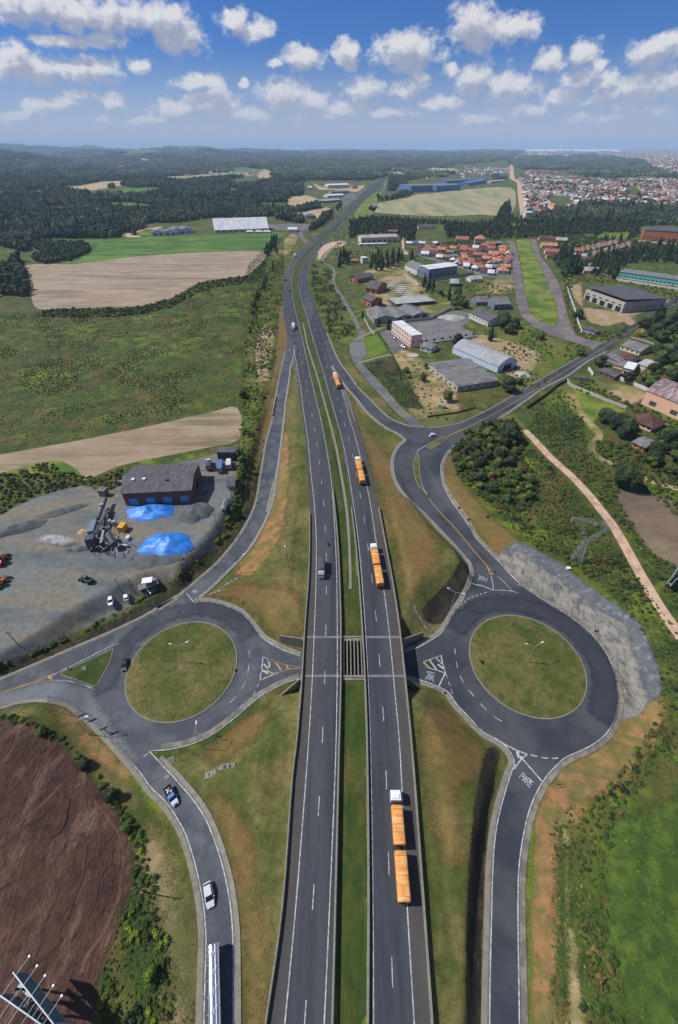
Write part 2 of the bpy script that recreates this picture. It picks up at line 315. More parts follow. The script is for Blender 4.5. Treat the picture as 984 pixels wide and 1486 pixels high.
# ---------------------------------------------------------------- terrain: one sheet, the sunken interchange dug into it
def P0z(px, py, z=0.0):
    px = np.asarray(px, float); py = np.asarray(py, float); z = np.asarray(z, float)
    u = px-PW/2; v = py-PH/2
    t_ = (z-CAMH)/(-(F*ST + v*CT)); return u*t_, (F*CT - v*ST)*t_
def proj(X, Y, Z=0.0):
    z = Z-CAMH; d = Y*CT - z*ST; up = Y*ST + z*CT
    d = np.where(np.abs(d) < 1e-3, 1e-3, d); return PW/2 + F*X/d, PH/2 - F*up/d
def smooth(pts, n=6, closed=False):                      # Catmull-Rom through traced points
    p = np.asarray(pts, float); N = len(p)
    if N < 3: return p
    o = []
    rngk = range(N) if closed else range(N-1)
    for i in rngk:
        a, b, c, d = (p[(i-1) % N], p[i], p[(i+1) % N], p[(i+2) % N]) if closed else (p[max(i-1, 0)], p[i], p[i+1], p[min(i+2, N-1)])
        for k in range(n):
            s = k/n
            o.append(.5*((2*b)+(-a+c)*s+(2*a-5*b+4*c-d)*s*s+(-a+3*b-3*c+d)*s**3))
    if not closed: o.append(p[-1])
    return np.array(o)
def T_(ox, oy, s, pts): return [(ox+x/s, oy+y/s) for x, y in pts]
# highway edges, traced, as (px, py) top to bottom; all at level 0
LH0 = T_(400, 230, 4.92, [(868, 60), (820, 90), (740, 150), (660, 210), (580, 285), (500, 370), (400, 470), (300, 550), (215, 620), (175, 660), (130, 700), (100, 760), (75, 836)]) + [(411.6, 425), (411, 450), (413, 465), (417, 485), (425, 515), (432, 563), (438, 600), (443, 640), (446.5, 690), (449, 740), (449, 800), (447, 850), (443, 900), (440, 950), (437, 1000), (430, 1080), (423, 1140), (409, 1320), (385, 1486), (364, 1620)]
LH3 = T_(400, 230, 4.92, [(877, 62), (790, 125), (720, 190), (650, 262), (590, 325), (520, 395), (430, 480), (330, 560), (240, 640), (180, 700), (140, 760), (120, 836)]) + [(423, 408), (424, 430), (430, 462), (438, 490), (445.5, 520), (453, 552), (461, 585), (469, 622), (477.5, 670), (484, 720), (488, 760), (491, 800), (493, 850), (494.5, 900), (494.5, 950), (494, 1010), (491.5, 1100), (488, 1250), (482, 1486), (478, 1620)]
RH0 = T_(400, 230, 4.92, [(880, 66), (800, 125), (735, 200), (670, 262), (610, 325), (540, 400), (470, 470), (380, 555), (300, 630), (240, 690), (195, 760), (170, 836)]) + [(432.5, 412), (434, 424), (439, 442), (446.5, 468), (454.5, 495), (461.5, 518), (469.5, 544), (477, 573), (484.5, 600), (495, 640), (504, 690), (511, 740), (518, 800), (523, 860), (527, 920), (531, 1000), (534, 1100), (536, 1300), (535, 1486), (534, 1620)]
RH3 = T_(400, 230, 4.92, [(888, 66), (830, 105), (770, 170), (720, 235), (680, 270), (600, 345), (520, 430), (450, 510), (360, 600), (290, 680), (250, 740), (225, 836)]) + [(445.5, 405), (448.5, 420), (455, 440), (463, 460), (474, 484), (484, 508), (495, 540), (505, 575), (515, 602), (525, 634), (538, 680), (548.5, 730), (560, 790), (571, 850), (580, 910), (590, 1000), (599.5, 1100), (611, 1250), (628, 1486), (637, 1620)]
def worldline(px, z=0.0, n=5):
    a = smooth(px, n); x, y = P0z(a[:, 0], a[:, 1], z); return np.stack([x, y], 1)
wL0, wL3, wR0, wR3 = [worldline(a) for a in (LH0, LH3, RH0, RH3)]
def xat(line, Y): i = np.argsort(line[:, 1]); return np.interp(Y, line[i, 1], line[i, 0])
CL_, CR_ = np.array([-49.1, 67.5]), np.array([59.3, 69.4])          # roundabout centres
RL_, RR_ = 16.9, 17.7
GAP0, GAP1 = 61.9, 74.9                                             # the opening under the highway
DEP = 5.5
SK = []                                                             # x y depth half-width nx ny kleft kright
def skel(pts, w, kl, kr):
    x, y = P0z([p[0] for p in pts], [p[1] for p in pts], [-p[2] for p in pts])
    q = smooth(np.stack([x, y, [p[2] for p in pts]], 1), 6)
    for i in range(len(q)):
        d = q[min(i+1, len(q)-1)]-q[max(i-1, 0)]; l = math.hypot(d[0], d[1]) or 1
        SK.append((q[i][0], q[i][1], q[i][2], w, -d[1]/l, d[0]/l, kl, kr))
SK.append((CL_[0], CL_[1], DEP, 28.0, 0, 0, .42, .42)); SK.append((CR_[0], CR_[1], DEP, 30.5, 0, 0, .55, .55))
skel([(430, 505, 0), (424, 520, .1), (413, 560, .7), (402, 600, 1.6), (392, 650, 2.8), (380, 700, 3.9), (362, 750, 4.8), (335, 800, 5.4), (295, 845, 5.5)], 6.2, .32, 1.3)
skel([(235, 878, 5.5), (150, 920, 5.1), (80, 965, 4.6), (20, 1000, 4.1), (-60, 1045, 3.6), (-150, 1090, 3.2)], 7.6, .45, 1.0)
skel([(165, 1060, 5.5), (205, 1110, 5.2), (245, 1170, 4.5), (280, 1240, 3.4), (300, 1310, 2.4), (315, 1400, 1.5), (318, 1486, 1.0), (318, 1620, .6)], 6.0, .3, .3)
skel([(380, 968, 5.5), (437, 968, 5.5), (470, 968, 5.5)], 7.0, .6, .6)
skel([(560, 962, 5.5), (600, 962, 5.5), (640, 958, 5.5)], 8.5, .9, .9)
skel([(600, 655, 0), (598, 680, .5), (614, 715, 1.6), (648, 760, 3.2), (690, 800, 4.6), (715, 845, 5.5)], 7.2, .55, 1.3)
skel([(795, 1035, 5.5), (778, 1080, 5.5), (760, 1120, 5.3)], 6.5, .4, .4)
skel([(752, 1138, 5.2), (747, 1165, 5.05), (740, 1220, 4.7), (734, 1300, 4.2), (731, 1400, 3.8), (731, 1486, 3.5), (731, 1620, 3.0)], 5.6, .28, 1.5)
SK = np.array(SK)
def hills(X, Y):
    r = np.hypot(X, Y); s1 = np.clip((r-2600)/3500, 0, 1); s1 = s1*s1*(3-2*s1)
    h = 15*np.sin(X/610+1.3)*np.cos(Y/830+.4) + 11*np.sin(X/270+Y/390) + 8*np.cos(X/160-Y/300+2)
    lf = np.clip((-X-200)/2500, 0, 1)
    h = (h+8)*(.6+1.7*lf)*s1
    s2 = np.clip((r-11000)/4500, 0, 1); s2 = s2*s2*(3-2*s2)
    az = np.arctan2(X, Y)
    mt = 70 + 46*np.sin(az*23+.8)+34*np.sin(az*47+2.0)+24*np.sin(az*101)+12*np.sin(az*211+1)
    mt = np.maximum(mt, 0)*np.clip(.22+1.1*np.clip(-az-.05, 0, 1)/.5, .2, 1.0)
    return h*(1-s2*.7) + s2*mt
def hraw(X, Y):
    z = np.zeros_like(X)
    for sx, sy, dp, w, nx, ny, kl, kr in SK:
        mask = (np.abs(X-sx) < w+24) & (np.abs(Y-sy) < w+24)
        if not mask.any(): continue
        dx, dy = X[mask]-sx, Y[mask]-sy; d = np.hypot(dx, dy)
        side = dx*nx+dy*ny
        k = np.where(side > 0, kl, kr)
        z[mask] = np.minimum(z[mask], np.minimum(0, -dp + k*np.maximum(0, d-w)))
    return z
def grow(start, stop, step, f):
    o = [start]
    while o[-1] < stop: step *= f; o.append(o[-1]+step)
    return o[1:]
gx = np.array(sorted([-a for a in grow(150, 30000, 1.0, 1.045)]) + list(np.arange(-150, 150.5, 1.0)) + grow(150, 30000, 1.0, 1.045))
gy = np.array([-3000, -1200, -500, -250, -150, -100, -75, -60, -50] + list(np.arange(-44, 262, 1.0)) + grow(261, 30000, 1.0, 1.03))
GX, GY = np.meshgrid(gx, gy)
GZ = hraw(GX, GY)
for _ in range(2):                                                   # soften the creases
    K = GZ.copy(); K[1:-1, 1:-1] = (GZ[1:-1, 1:-1]*4 + (GZ[:-2, 1:-1]+GZ[2:, 1:-1]+GZ[1:-1, :-2]+GZ[1:-1, 2:])*1)/8; GZ = K
small = .10*np.sin(GX/7.3+GY/11)+.08*np.sin(GX/3.9-GY/5.3); GZ += np.where((GZ < -.4) & (GZ > -5.0) & (GY < 260), small*np.clip(-GZ, 0, 1), 0)
lowr = lambda x: .55*np.clip(x, 0, 1)*np.clip((152-GY)/14, 0, 1)
GZ = np.minimum(GZ, -lowr(GX-xat(wR3, GY)-.3)*(GX < xat(wR3, GY)+6)); GZ = np.minimum(GZ, -lowr(xat(wL0, GY)-.3-GX)*(GX > xat(wL0, GY)-6))
incor = (GX > xat(wL0, GY)-.35) & (GX < xat(wR3, GY)+.35) & (GY < 262)
gap = (GY > GAP0-.1) & (GY < GAP1+.1)
GZ = np.where(incor & ~gap, 0.0, GZ); inmed = (GX > xat(wL3, GY)+.3) & (GX < xat(wR0, GY)-.3) & incor & ~gap; GZ = np.where(inmed, -.5*np.clip((152-GY)/14, 0, 1), GZ); GZ = np.where(incor & gap, -DEP, GZ)
# highway shoulders at bridge: keep soil off the carriageway corners
GZ = GZ + np.maximum(hills(GX, GY), -4.5)
ix = lambda a, v: np.clip(np.searchsorted(a, v, side='right')-1, 0, len(a)-2)
def Hz(X, Y):
    X = np.asarray(X, float); Y = np.asarray(Y, float); i = ix(gx, X); j = ix(gy, Y)
    u = np.clip((X-gx[i])/(gx[i+1]-gx[i]), 0, 1); v = np.clip((Y-gy[j])/(gy[j+1]-gy[j]), 0, 1)
    a, b, c, d = GZ[j, i], GZ[j, i+1], GZ[j+1, i+1], GZ[j+1, i]
    return np.where(u >= v, a + (b-a)*u + (c-b)*v, a + (c-d)*u + (d-a)*v)
ZL = np.concatenate([np.linspace(60, 1, 40), np.linspace(.5, -6, 60)])
def Pp(px, py):
    """photograph pixel(s) -> point(s) on the terrain"""
    px = np.atleast_1d(np.asarray(px, float)); py = np.atleast_1d(np.asarray(py, float))
    res = np.zeros((len(px), 2)); done = np.zeros(len(px), bool); pz = None; pd = None
    for z in ZL:
        X, Y = P0z(px, py, z); d = z - Hz(X, Y)
        hit = (d <= 0) & ~done
        if pd is not None and hit.any():
            w = pd[hit]/np.maximum(pd[hit]-d[hit], 1e-9); zz = pz + (z-pz)*w
            x_, y_ = P0z(px[hit], py[hit], zz); res[hit, 0] = x_; res[hit, 1] = y_
        elif hit.any(): res[hit, 0] = X[hit]; res[hit, 1] = Y[hit]
        done |= hit; pz, pd = z, d
    X, Y = P0z(px, py, 0.0); res[~done, 0] = X[~done]; res[~done, 1] = Y[~done]
    return res
def pt(px, py, dz=0.0):
    r = Pp(px, py)[0]; return Vector((float(r[0]), float(r[1]), float(Hz(r[0], r[1]))+dz))
def grid_mesh(name, material):
    ny, nx = GX.shape
    v = np.stack([GX, GY, GZ], -1).reshape(-1, 3)
    i, j = np.meshgrid(np.arange(nx-1), np.arange(ny-1)); a = (j*nx+i).ravel()
    tri = np.concatenate([np.stack([a, a+1, a+nx+1], 1), np.stack([a, a+nx+1, a+nx], 1)])
    me = bpy.data.meshes.new(name); me.vertices.add(len(v)); me.vertices.foreach_set('co', v.astype('f').ravel())
    me.loops.add(len(tri)*3); me.loops.foreach_set('vertex_index', tri.astype('i').ravel()); me.polygons.add(len(tri))
    me.polygons.foreach_set('loop_start', np.arange(0, len(tri)*3, 3, dtype='i'))
    me.polygons.foreach_set('use_smooth', np.ones(len(tri), bool))
    me.materials.append(material); me.update(calc_edges=True)
    o = bpy.data.objects.new(name, me); C.objects.link(o); return o
gm = mat('ground', [(80, 94, 40), (114, 128, 48), (100, 90, 54), (66, 82, 38)], sc=(.018, .03, .11), fine=1.4, fa=.6, bump=.8, bsc=.8)
M['ground'] = gm
tag(grid_mesh('ground', gm), kind='structure')

def pip(P, poly):
    x, y = P[:, 0], P[:, 1]; n = len(poly); c = np.zeros(len(P), bool); j = n-1
    for i in range(n):
        xi, yi = poly[i]; xj, yj = poly[j]
        if yi != yj: c ^= ((yi > y) != (yj > y)) & (x < (xj-xi)*(y-yi)/(yj-yi)+xi)
        j = i
    return c
def resample(w, step, closed=False):
    w = np.asarray(w, float)
    if closed: w = np.vstack([w, w[:1]])
    o = []
    for i in range(len(w)-1):
        L = np.hypot(*(w[i+1]-w[i])); n = max(1, int(math.ceil(L/step)))
        for k in range(n): o.append(w[i]+(w[i+1]-w[i])*k/n)
    if not closed: o.append(w[-1])
    return np.array(o)
def sheet(name, w, off, material, kind='structure', parent=None, jit=0.0, flatz=None, step=None):
    """sheet lying on the terrain inside the world outline w"""
    w = np.asarray(w, float)
    dist = np.hypot(w[:, 0], w[:, 1]).max()
    st = step or (1.5 if dist < 330 else max(4, dist*.02))
    w = resample(w, st, True)
    keep = [0]
    for i in range(1, len(w)):
        if np.hypot(*(w[i]-w[keep[-1]])) > .05: keep.append(i)
    w = w[keep]
    if jit:
        d = np.roll(w, -1, 0)-np.roll(w, 1, 0); l = np.hypot(d[:, 0], d[:, 1])[:, None]+1e-6; nrm = np.stack([-d[:, 1], d[:, 0]], 1)/l
        nn = np.array([mnoise.noise(Vector((p[0]/(jit*6), p[1]/(jit*6), 3.3))) + .5*mnoise.noise(Vector((p[0]/(jit*1.7), p[1]/(jit*1.7), 9.3))) for p in w])
        w = w + nrm*(nn*jit*1.3)[:, None]
    i0, i1 = ix(gx, w[:, 0].min()), ix(gx, w[:, 0].max())+2; j0, j1 = ix(gy, w[:, 1].min()), ix(gy, w[:, 1].max())+2
    inner = np.zeros((0, 2))
    if flatz is None:
        sx, sy, sz = GX[j0:j1, i0:i1], GY[j0:j1, i0:i1], GZ[j0:j1, i0:i1]
        Lp = np.zeros_like(sz)
        if sz.shape[0] > 2 and sz.shape[1] > 2:
            Lp[1:-1, :] += np.abs(sz[2:, :]-2*sz[1:-1, :]+sz[:-2, :]); Lp[:, 1:-1] += np.abs(sz[:, 2:]-2*sz[:, 1:-1]+sz[:, :-2])
        mk = Lp > .012
        cand = np.stack([sx[mk], sy[mk]], 1)
        if len(cand):
            cand = cand[pip(cand, w)]
            if len(cand):                                             # keep clear of the outline
                dmin = np.full(len(cand), 1e9)
                for q in w: dmin = np.minimum(dmin, (cand[:, 0]-q[0])**2+(cand[:, 1]-q[1])**2)
                inner = cand[dmin > .16]
    allp = np.vstack([w, inner]) if len(inner) else w
    vs, _, fs, _, _, _ = geometry.delaunay_2d_cdt([Vector(p) for p in allp], [], [list(range(len(w)))], 1, 1e-5)
    va = np.array([(v.x, v.y) for v in vs])
    z = (Hz(va[:, 0], va[:, 1]) if flatz is None else np.full(len(va), flatz)) + off
    me = bpy.data.meshes.new(name); me.from_pydata(np.column_stack([va, z]).tolist(), [], fs)
    me.materials.append(material); me.polygons.foreach_set('use_smooth', [True]*len(me.polygons)); me.update()
    if len(me.polygons) and me.polygons[0].normal.z < 0: me.flip_normals()
    o = bpy.data.objects.new(name, me); C.objects.link(o); o.parent = parent
    if kind and parent is None: o['kind'] = kind
    return o
def area(name, px, off, material, sm=0, **k):
    a = smooth(px, sm, True) if sm else np.asarray(px, float)
    return sheet(name, Pp(a[:, 0], a[:, 1]), off, material, **k)
def wl(px, n=5): a = smooth(px, n) if n else np.asarray(px, float); return Pp(a[:, 0], a[:, 1])
SOFTN = []; SOFTW = {}
def soft(name, px, off, key, sm=2, wd=1.2, ex=0.0, world=False):
    """ground cover with a ragged edge, on the terrain's own grid"""
    if world: w = np.asarray(px, float)
    else: a = smooth(px, sm, True) if sm else np.asarray(px, float); w = Pp(a[:, 0], a[:, 1])
    SOFTN.append(name); off += .0015*len(SOFTN); SOFTW.setdefault(name, []).append(w)
    pad = wd*1.5+ex+1
    i0, i1 = max(0, ix(gx, w[:, 0].min()-pad)), min(len(gx), ix(gx, w[:, 0].max()+pad)+2); j0, j1 = max(0, ix(gy, w[:, 1].min()-pad)), min(len(gy), ix(gy, w[:, 1].max()+pad)+2)
    X, Y, Z = GX[j0:j1, i0:i1], GY[j0:j1, i0:i1], GZ[j0:j1, i0:i1]; P = np.stack([X.ravel(), Y.ravel()], 1)
    d2 = np.full(len(P), 1e18); n = len(w)
    for i in range(n):
        a, b = w[i], w[(i+1) % n]; ab = b-a; L = ab@ab+1e-9
        t_ = np.clip(((P-a)@ab)/L, 0, 1); q = P-(a+t_[:, None]*ab); d2 = np.minimum(d2, (q*q).sum(1))
    sd = np.sqrt(d2)*np.where(pip(P, w), 1, -1)+ex
    mk = np.clip(.5+sd/(2*wd), 0, 1); ny, nx = X.shape
    i, j = np.meshgrid(np.arange(nx-1), np.arange(ny-1)); a = (j*nx+i).ravel()
    m4 = np.maximum(np.maximum(mk[a], mk[a+1]), np.maximum(mk[a+nx], mk[a+nx+1])); a = a[m4 > 0]
    tri = np.concatenate([np.stack([a, a+1, a+nx+1], 1), np.stack([a, a+nx+1, a+nx], 1)])
    us, inv = np.unique(tri, return_inverse=True); tri = inv.reshape(tri.shape)
    me = bpy.data.meshes.new(name); me.from_pydata(np.column_stack([P[us], Z.ravel()[us]+off]).tolist(), [], tri.tolist())
    me.attributes.new('mask', 'FLOAT', 'POINT').data.foreach_set('value', mk[us].astype('f'))
    me.polygons.foreach_set('use_smooth', [True]*len(me.polygons)); me.materials.append(SM(key)); me.update()
    o = bpy.data.objects.new(name, me); C.objects.link(o); o['kind'] = 'structure'; return o
def normals(w):
    d = np.gradient(w, axis=0); l = np.hypot(d[:, 0], d[:, 1])[:, None]+1e-9; return np.stack([-d[:, 1], d[:, 0]], 1)/l
def even(w, step):
    s = np.concatenate([[0], np.cumsum(np.hypot(*np.diff(w, axis=0).T))]); n = max(2, int(s[-1]/step)+1); q = np.linspace(0, s[-1], n)
    return np.stack([np.interp(q, s, w[:, 0]), np.interp(q, s, w[:, 1])], 1)
def ribbon(name, w, a, b, off, material, h=0.0, step=1.5, kind='structure', mb=None, flatz=None, parent=None, skirt=.3, mi=0):
    """strip along w between lateral offsets a and b (left of travel positive); h raises it as a block"""
    w = even(np.asarray(w, float), step); n = normals(w); A = w+n*a; B = w+n*b
    zz = (lambda q: Hz(q[:, 0], q[:, 1])) if flatz is None else (lambda q: np.full(len(q), flatz))
    own = mb is None; mb = mb or MB()
    zA = zz(A)+off+h; zB = zz(B)+off+h
    if h == 0:
        vs = [(A[i][0], A[i][1], zA[i]) for i in range(len(w))]+[(B[i][0], B[i][1], zB[i]) for i in range(len(w))]; N = len(w)
        fs = [(i, i+1, N+i+1, N+i) if a < b else (i, N+i, N+i+1, i+1) for i in range(N-1)]
        mb.add(vs, fs, mi)
    else:
        rings = [[(A[i][0], A[i][1], zA[i]-h-skirt), (A[i][0], A[i][1], zA[i]), (B[i][0], B[i][1], zB[i]), (B[i][0], B[i][1], zB[i]-h-skirt)] for i in range(len(w))]
        mb.loft(rings, mi)
    if own:
        o = mb.build(name, material, parent)
        if kind and parent is None: o['kind'] = kind
        return o
def dashes(mb, w, a, b, off, on, period, phase=0.0, flatz=None):
    w = even(np.asarray(w, float), .5); s = np.concatenate([[0], np.cumsum(np.hypot(*np.diff(w, axis=0).T))]); q = phase
    while q+on < s[-1]:
        seg = [( float(np.interp(t_, s, w[:, 0])), float(np.interp(t_, s, w[:, 1]))) for t_ in (q, q+on/2, q+on)]
        ribbon('x', np.array(seg), a, b, off, None, step=on/2.01, mb=mb, flatz=flatz); q += period
# ---------------------------------------------------------------- ground covers
area('stubble_field', [(32, 388), (62, 383), (112, 383), (200, 372), (300, 366), (384, 365), (379, 382), (360, 399), (325, 404), (290, 410), (268, 422), (245, 434), (205, 444), (150, 446), (88, 448), (62, 450), (50, 444), (46, 430), (49, 412)], .12, M['stubble'], sm=3)
area('bright_green_field', T_(0, 200, 2.982, [(175, 437), (300, 438), (450, 440), (530, 432), (700, 428), (984, 418), (1175, 410), (1235, 408), (1222, 425), (1185, 470), (1135, 490), (894, 498), (800, 502), (600, 512), (400, 538), (250, 548), (150, 552), (210, 540), (300, 520), (380, 490), (430, 460), (300, 455), (190, 450)]), .08, M['green_field'], sm=2)
area('stubble_strip', [(-70, 672), (0, 660), (100, 642), (200, 622), (300, 600), (345, 592), (347, 638), (300, 650), (240, 662), (175, 676), (142, 690), (122, 697), (112, 682), (76, 668), (0, 687), (-70, 695)], .10, M['stubble_strip'], sm=3)
soft('green_strip', [(-70, 686), (0, 676), (60, 668), (95, 655), (122, 655), (112, 672), (118, 692), (90, 690), (60, 688), (0, 695), (-70, 705)], 0.05, 'street_green', sm=3, wd=2.6, ex=0)
soft('gravel_yard', [(-70, 770), (0, 749), (25, 734), (63, 719), (100, 709), (122, 706), (152, 714), (172, 706), (180, 690), (290, 665), (330, 655), (344, 655), (345, 690), (338, 720), (325, 765), (311, 790), (290, 806), (262, 830), (232, 850), (200, 872), (165, 891), (120, 912), (60, 940), (0, 961), (-70, 985)], 0.045, 'gravel', sm=3, wd=2.6, ex=0.5)
soft('bare_earth_field', [(-80, 1035), (0, 1044), (30, 1047), (62, 1060), (92, 1088), (120, 1115), (150, 1152), (178, 1190), (190, 1225), (188, 1270), (176, 1320), (158, 1365), (146, 1400), (136, 1440), (134, 1486), (130, 1620), (-120, 1620)], 0.04, 'brown_earth', sm=3, wd=2.6, ex=0.5)
# mown verges round the interchange
soft('mown_verge', [(428, 530), (432, 563), (438, 600), (443, 640), (446, 690), (448, 740), (448, 800), (446, 850), (442, 900), (438, 940), (400, 925), (360, 895), (330, 868), (300, 866), (300, 862), (340, 815), (372, 765), (394, 700), (408, 620), (420, 560)], 0.03, 'verge', sm=2, wd=1.3, ex=0.8)
soft('mown_verge', [(436, 1000), (430, 1080), (423, 1140), (409, 1320), (385, 1486), (366, 1620), (338, 1620), (345, 1486), (347, 1400), (342, 1300), (318, 1210), (280, 1140), (240, 1105), (290, 1090), (340, 1062), (390, 1022)], 0.03, 'verge', sm=2, wd=1.3, ex=0.8)
soft('mown_verge', [(470, 520), (480, 545), (500, 565), (545, 608), (590, 632), (586, 645), (574, 675), (580, 705), (640, 770), (682, 815), (688, 838), (660, 892), (634, 925), (604, 930), (588, 925), (580, 905), (571, 850), (560, 790), (548, 730), (538, 680), (525, 634), (515, 602), (500, 565)], 0.03, 'verge', sm=2, wd=1.3, ex=0.8)
soft('mown_verge', [(596, 990), (640, 1003), (680, 1040), (735, 1090), (745, 1110), (730, 1150), (715, 1225), (706, 1330), (702, 1486), (700, 1620), (637, 1620), (628, 1486), (611, 1250), (600, 1100), (594, 1040)], 0.03, 'verge', sm=2, wd=1.3, ex=0.8)
soft('dry_verge', T_(330, 480, 3.644, [(660, 350), (700, 480), (760, 560), (820, 640), (870, 700), (880, 790), (920, 860), (960, 930), (1000, 1000), (1080, 1090), (1130, 1180), (1040, 1280), (1000, 1340), (940, 1400), (930, 1300), (900, 1150), (860, 1000), (820, 900), (770, 700), (720, 560), (680, 440)]), 0.06, 'verge_dry', sm=2, wd=3.6, ex=.6)
soft('dry_verge', T_(330, 480, 3.644, [(285, 600), (268, 720), (248, 850), (215, 980), (175, 1090), (110, 1210), (60, 1280), (120, 1290), (200, 1210), (270, 1090), (300, 960), (322, 800), (322, 640), (310, 540)]), 0.06, 'orange_soil', sm=2, wd=2.2, ex=.6)
soft('dry_verge', T_(220, 840, 3.785, [(330, 80), (500, 40), (640, 40), (790, 90), (820, 300), (700, 330), (640, 260), (560, 180), (470, 110)]), 0.06, 'verge_dry', sm=2, wd=3.6, ex=.6)
soft('dry_verge', T_(220, 840, 3.785, [(590, 730), (640, 760), (520, 900), (400, 980), (340, 1000), (320, 950), (430, 860)]), 0.06, 'verge_dry', sm=3, wd=3.6, ex=.6)
soft('dry_verge', T_(220, 1120, 3.514, [(300, 130), (400, 180), (470, 300), (520, 500), (560, 800), (570, 1286), (500, 1286), (480, 900), (440, 560), (370, 300)]), 0.06, 'verge_dry', sm=3, wd=3.6, ex=.6)
soft('dry_verge', T_(560, 1000, 7.03, [(440, 200), (680, 240), (780, 420), (980, 620), (940, 900), (700, 1000), (760, 1700), (600, 1700), (420, 1000), (380, 600)]), 0.06, 'verge_dry', sm=3, wd=3.6, ex=.6)
M['earth_dark'] = mat('earth_dark', [(66, 44, 34), (78, 54, 43)], sc=(.5,), fine=3, fa=.6); M['earth_light'] = mat('earth_light', [(106, 78, 64), (92, 66, 53)], sc=(.4,), fine=3, fa=.5)
C_ = lambda p: T_(0, 1080, 3.658, p)
for p_, w_, h_, k_ in (([(440, 480), (452, 600), (430, 720), (380, 850), (340, 930)], .5, .3, 'earth_dark'), ([(528, 560), (536, 700), (490, 860), (440, 950), (370, 1050)], .35, .25, 'earth_dark'), ([(650, 700), (620, 850), (560, 980), (470, 1120), (430, 1210)], .5, .2, 'earth_light'), ([(240, 370), (160, 420), (60, 500), (-60, 600)], .5, .3, 'earth_dark'),
    ([(330, 215), (250, 290), (170, 370), (60, 450)], .4, .12, 'earth_light'), ([(200, 640), (110, 700), (-40, 800)], .4, .25, 'earth_dark'), ([(330, 1040), (260, 1110), (140, 1190), (60, 1250)], .4, .3, 'earth_dark'), ([(500, 300), (580, 400), (650, 520), (660, 640)], .35, .2, 'earth_light'), ([(600, 560), (600, 700), (560, 850), (500, 960)], .3, .2, 'earth_dark'), ([(350, 300), (345, 380), (300, 470), (270, 490)], .9, .5, 'earth_dark')):
    ribbon('soil_ridge', even(wl(C_(p_)), 1.5)+np.array([[.25*math.sin(i*1.7+w_*9), .2*math.cos(i*2.3)] for i in range(len(even(wl(C_(p_)), 1.5)))]), -w_*.8, w_*.8, .02, M[k_], h=h_*.45, skirt=.4)
# land west of the left ramps
soft('verge_strip', [(-80, 1012), (0, 1030), (40, 1026), (80, 1030), (110, 1050), (150, 1085), (205, 1165), (255, 1240), (278, 1320), (285, 1420), (284, 1620), (250, 1620), (262, 1420), (252, 1330), (225, 1260), (180, 1180), (120, 1095), (85, 1062), (50, 1042), (0, 1040), (-80, 1030)], 0.03, 'verge', sm=2, wd=2.6, ex=0.5)
soft('soil_bank', T_(0, 860, 3.785, [(300, 640), (370, 650), (480, 740), (600, 880), (700, 990), (640, 1000), (520, 900), (400, 760)]), 0.06, 'orange_soil', sm=2, wd=3.6, ex=.6)
soft('soil_bank', T_(220, 1120, 3.514, [(-60, 300), (20, 380), (80, 480), (110, 600), (150, 740), (170, 900), (160, 1100), (170, 1300), (90, 1300), (100, 1050), (70, 800), (30, 620), (-40, 450)]), 0.06, 'tan_ground', sm=2, wd=3.6, ex=.6)
soft('shaded_bank', [(408, 600), (398, 600), (386, 650), (372, 690), (352, 745), (325, 790), (290, 822), (255, 850), (200, 882), (130, 918), (60, 948), (0, 972), (-70, 995), (-70, 1008), (0, 985), (70, 957), (150, 925), (230, 885), (290, 850), (335, 805), (366, 758), (386, 700), (398, 650)], 0.045, 'bank', sm=2, wd=2.6, ex=0)  # dark cover: the deep shade of this slope is put into its colour
soft('roadside_clearing', T_(330, 480, 3.644, [(180, -30), (240, 0), (250, 60), (230, 140), (215, 200), (225, 260), (150, 270), (120, 265), (160, 220), (140, 180), (150, 90)]), 0.05, 'pink_soil', sm=2, wd=2.6, ex=0)
soft('west_verge', [(414, 465), (419, 500), (412, 540), (398, 590), (385, 650), (372, 690), (352, 742), (348, 735), (366, 680), (378, 620), (392, 560), (402, 500), (398, 440), (404, 420), (410, 440)], 0.035, 'verge_dry', sm=2, wd=2.6, ex=0)
soft('bright_scrub', [(360, 385), (398, 345), (412, 345), (408, 372), (412, 398), (408, 430), (404, 470), (398, 520), (372, 600), (345, 700), (352, 590), (352, 520), (362, 440), (350, 420)], 0.025, 'bright_scrub', sm=2, wd=5, ex=0)
# medians
def median(name, wa, wb, y0, y1, off, material, ins=.4, fz=0.0):
    Y = np.arange(y0, y1, 2.0 if y1 < 400 else 12.0)
    sheet(name, np.vstack([np.stack([xat(wa, Y)+ins, Y], 1), np.stack([xat(wb, Y)-ins, Y], 1)[::-1]]), off, material, flatz=fz)
median('median', wL3, wR0, -20, GAP0-.2, -.42, M['median_grass'], .0); median('median', wL3, wR0, GAP1+.2, 146, -.42, M['median_grass'], .0); median('median', wL3, wR0, 138, 158, .06, M['median_grass'], .3, None); median('median', wL3, wR0, 152, 3800, .05, M['median_grass'])
# roundabout islands
def circle(c, r, n=72): a = np.linspace(0, 2*math.pi, n, endpoint=False); return np.stack([c[0]+r*np.cos(a), c[1]+r*np.sin(a)], 1)
for nm, c, r in (('roundabout_island', CL_, RL_), ('roundabout_island', CR_, RR_)):
    sheet(nm, circle(c, r-.3), .34, M['verge']); SOFTW.setdefault('isl', []).append(circle(c, r-.8))
    ribbon('island_kerb', np.vstack([circle(c, r), circle(c, r)[:1]]), -.02, .32, .20, M['concrete'], h=.16)
# triangular splitter island on the left
tri_w = wl(T_(0, 860, 3.785, [(625, 308), (600, 395), (528, 520), (470, 500), (400, 472), (325, 447), (480, 378)]), 0)
sheet('splitter_island', tri_w, .32, M['median_grass']); ribbon('island_kerb', np.vstack([tri_w, tri_w[:1]]), -.12, .12, .20, M['concrete'], h=.14)
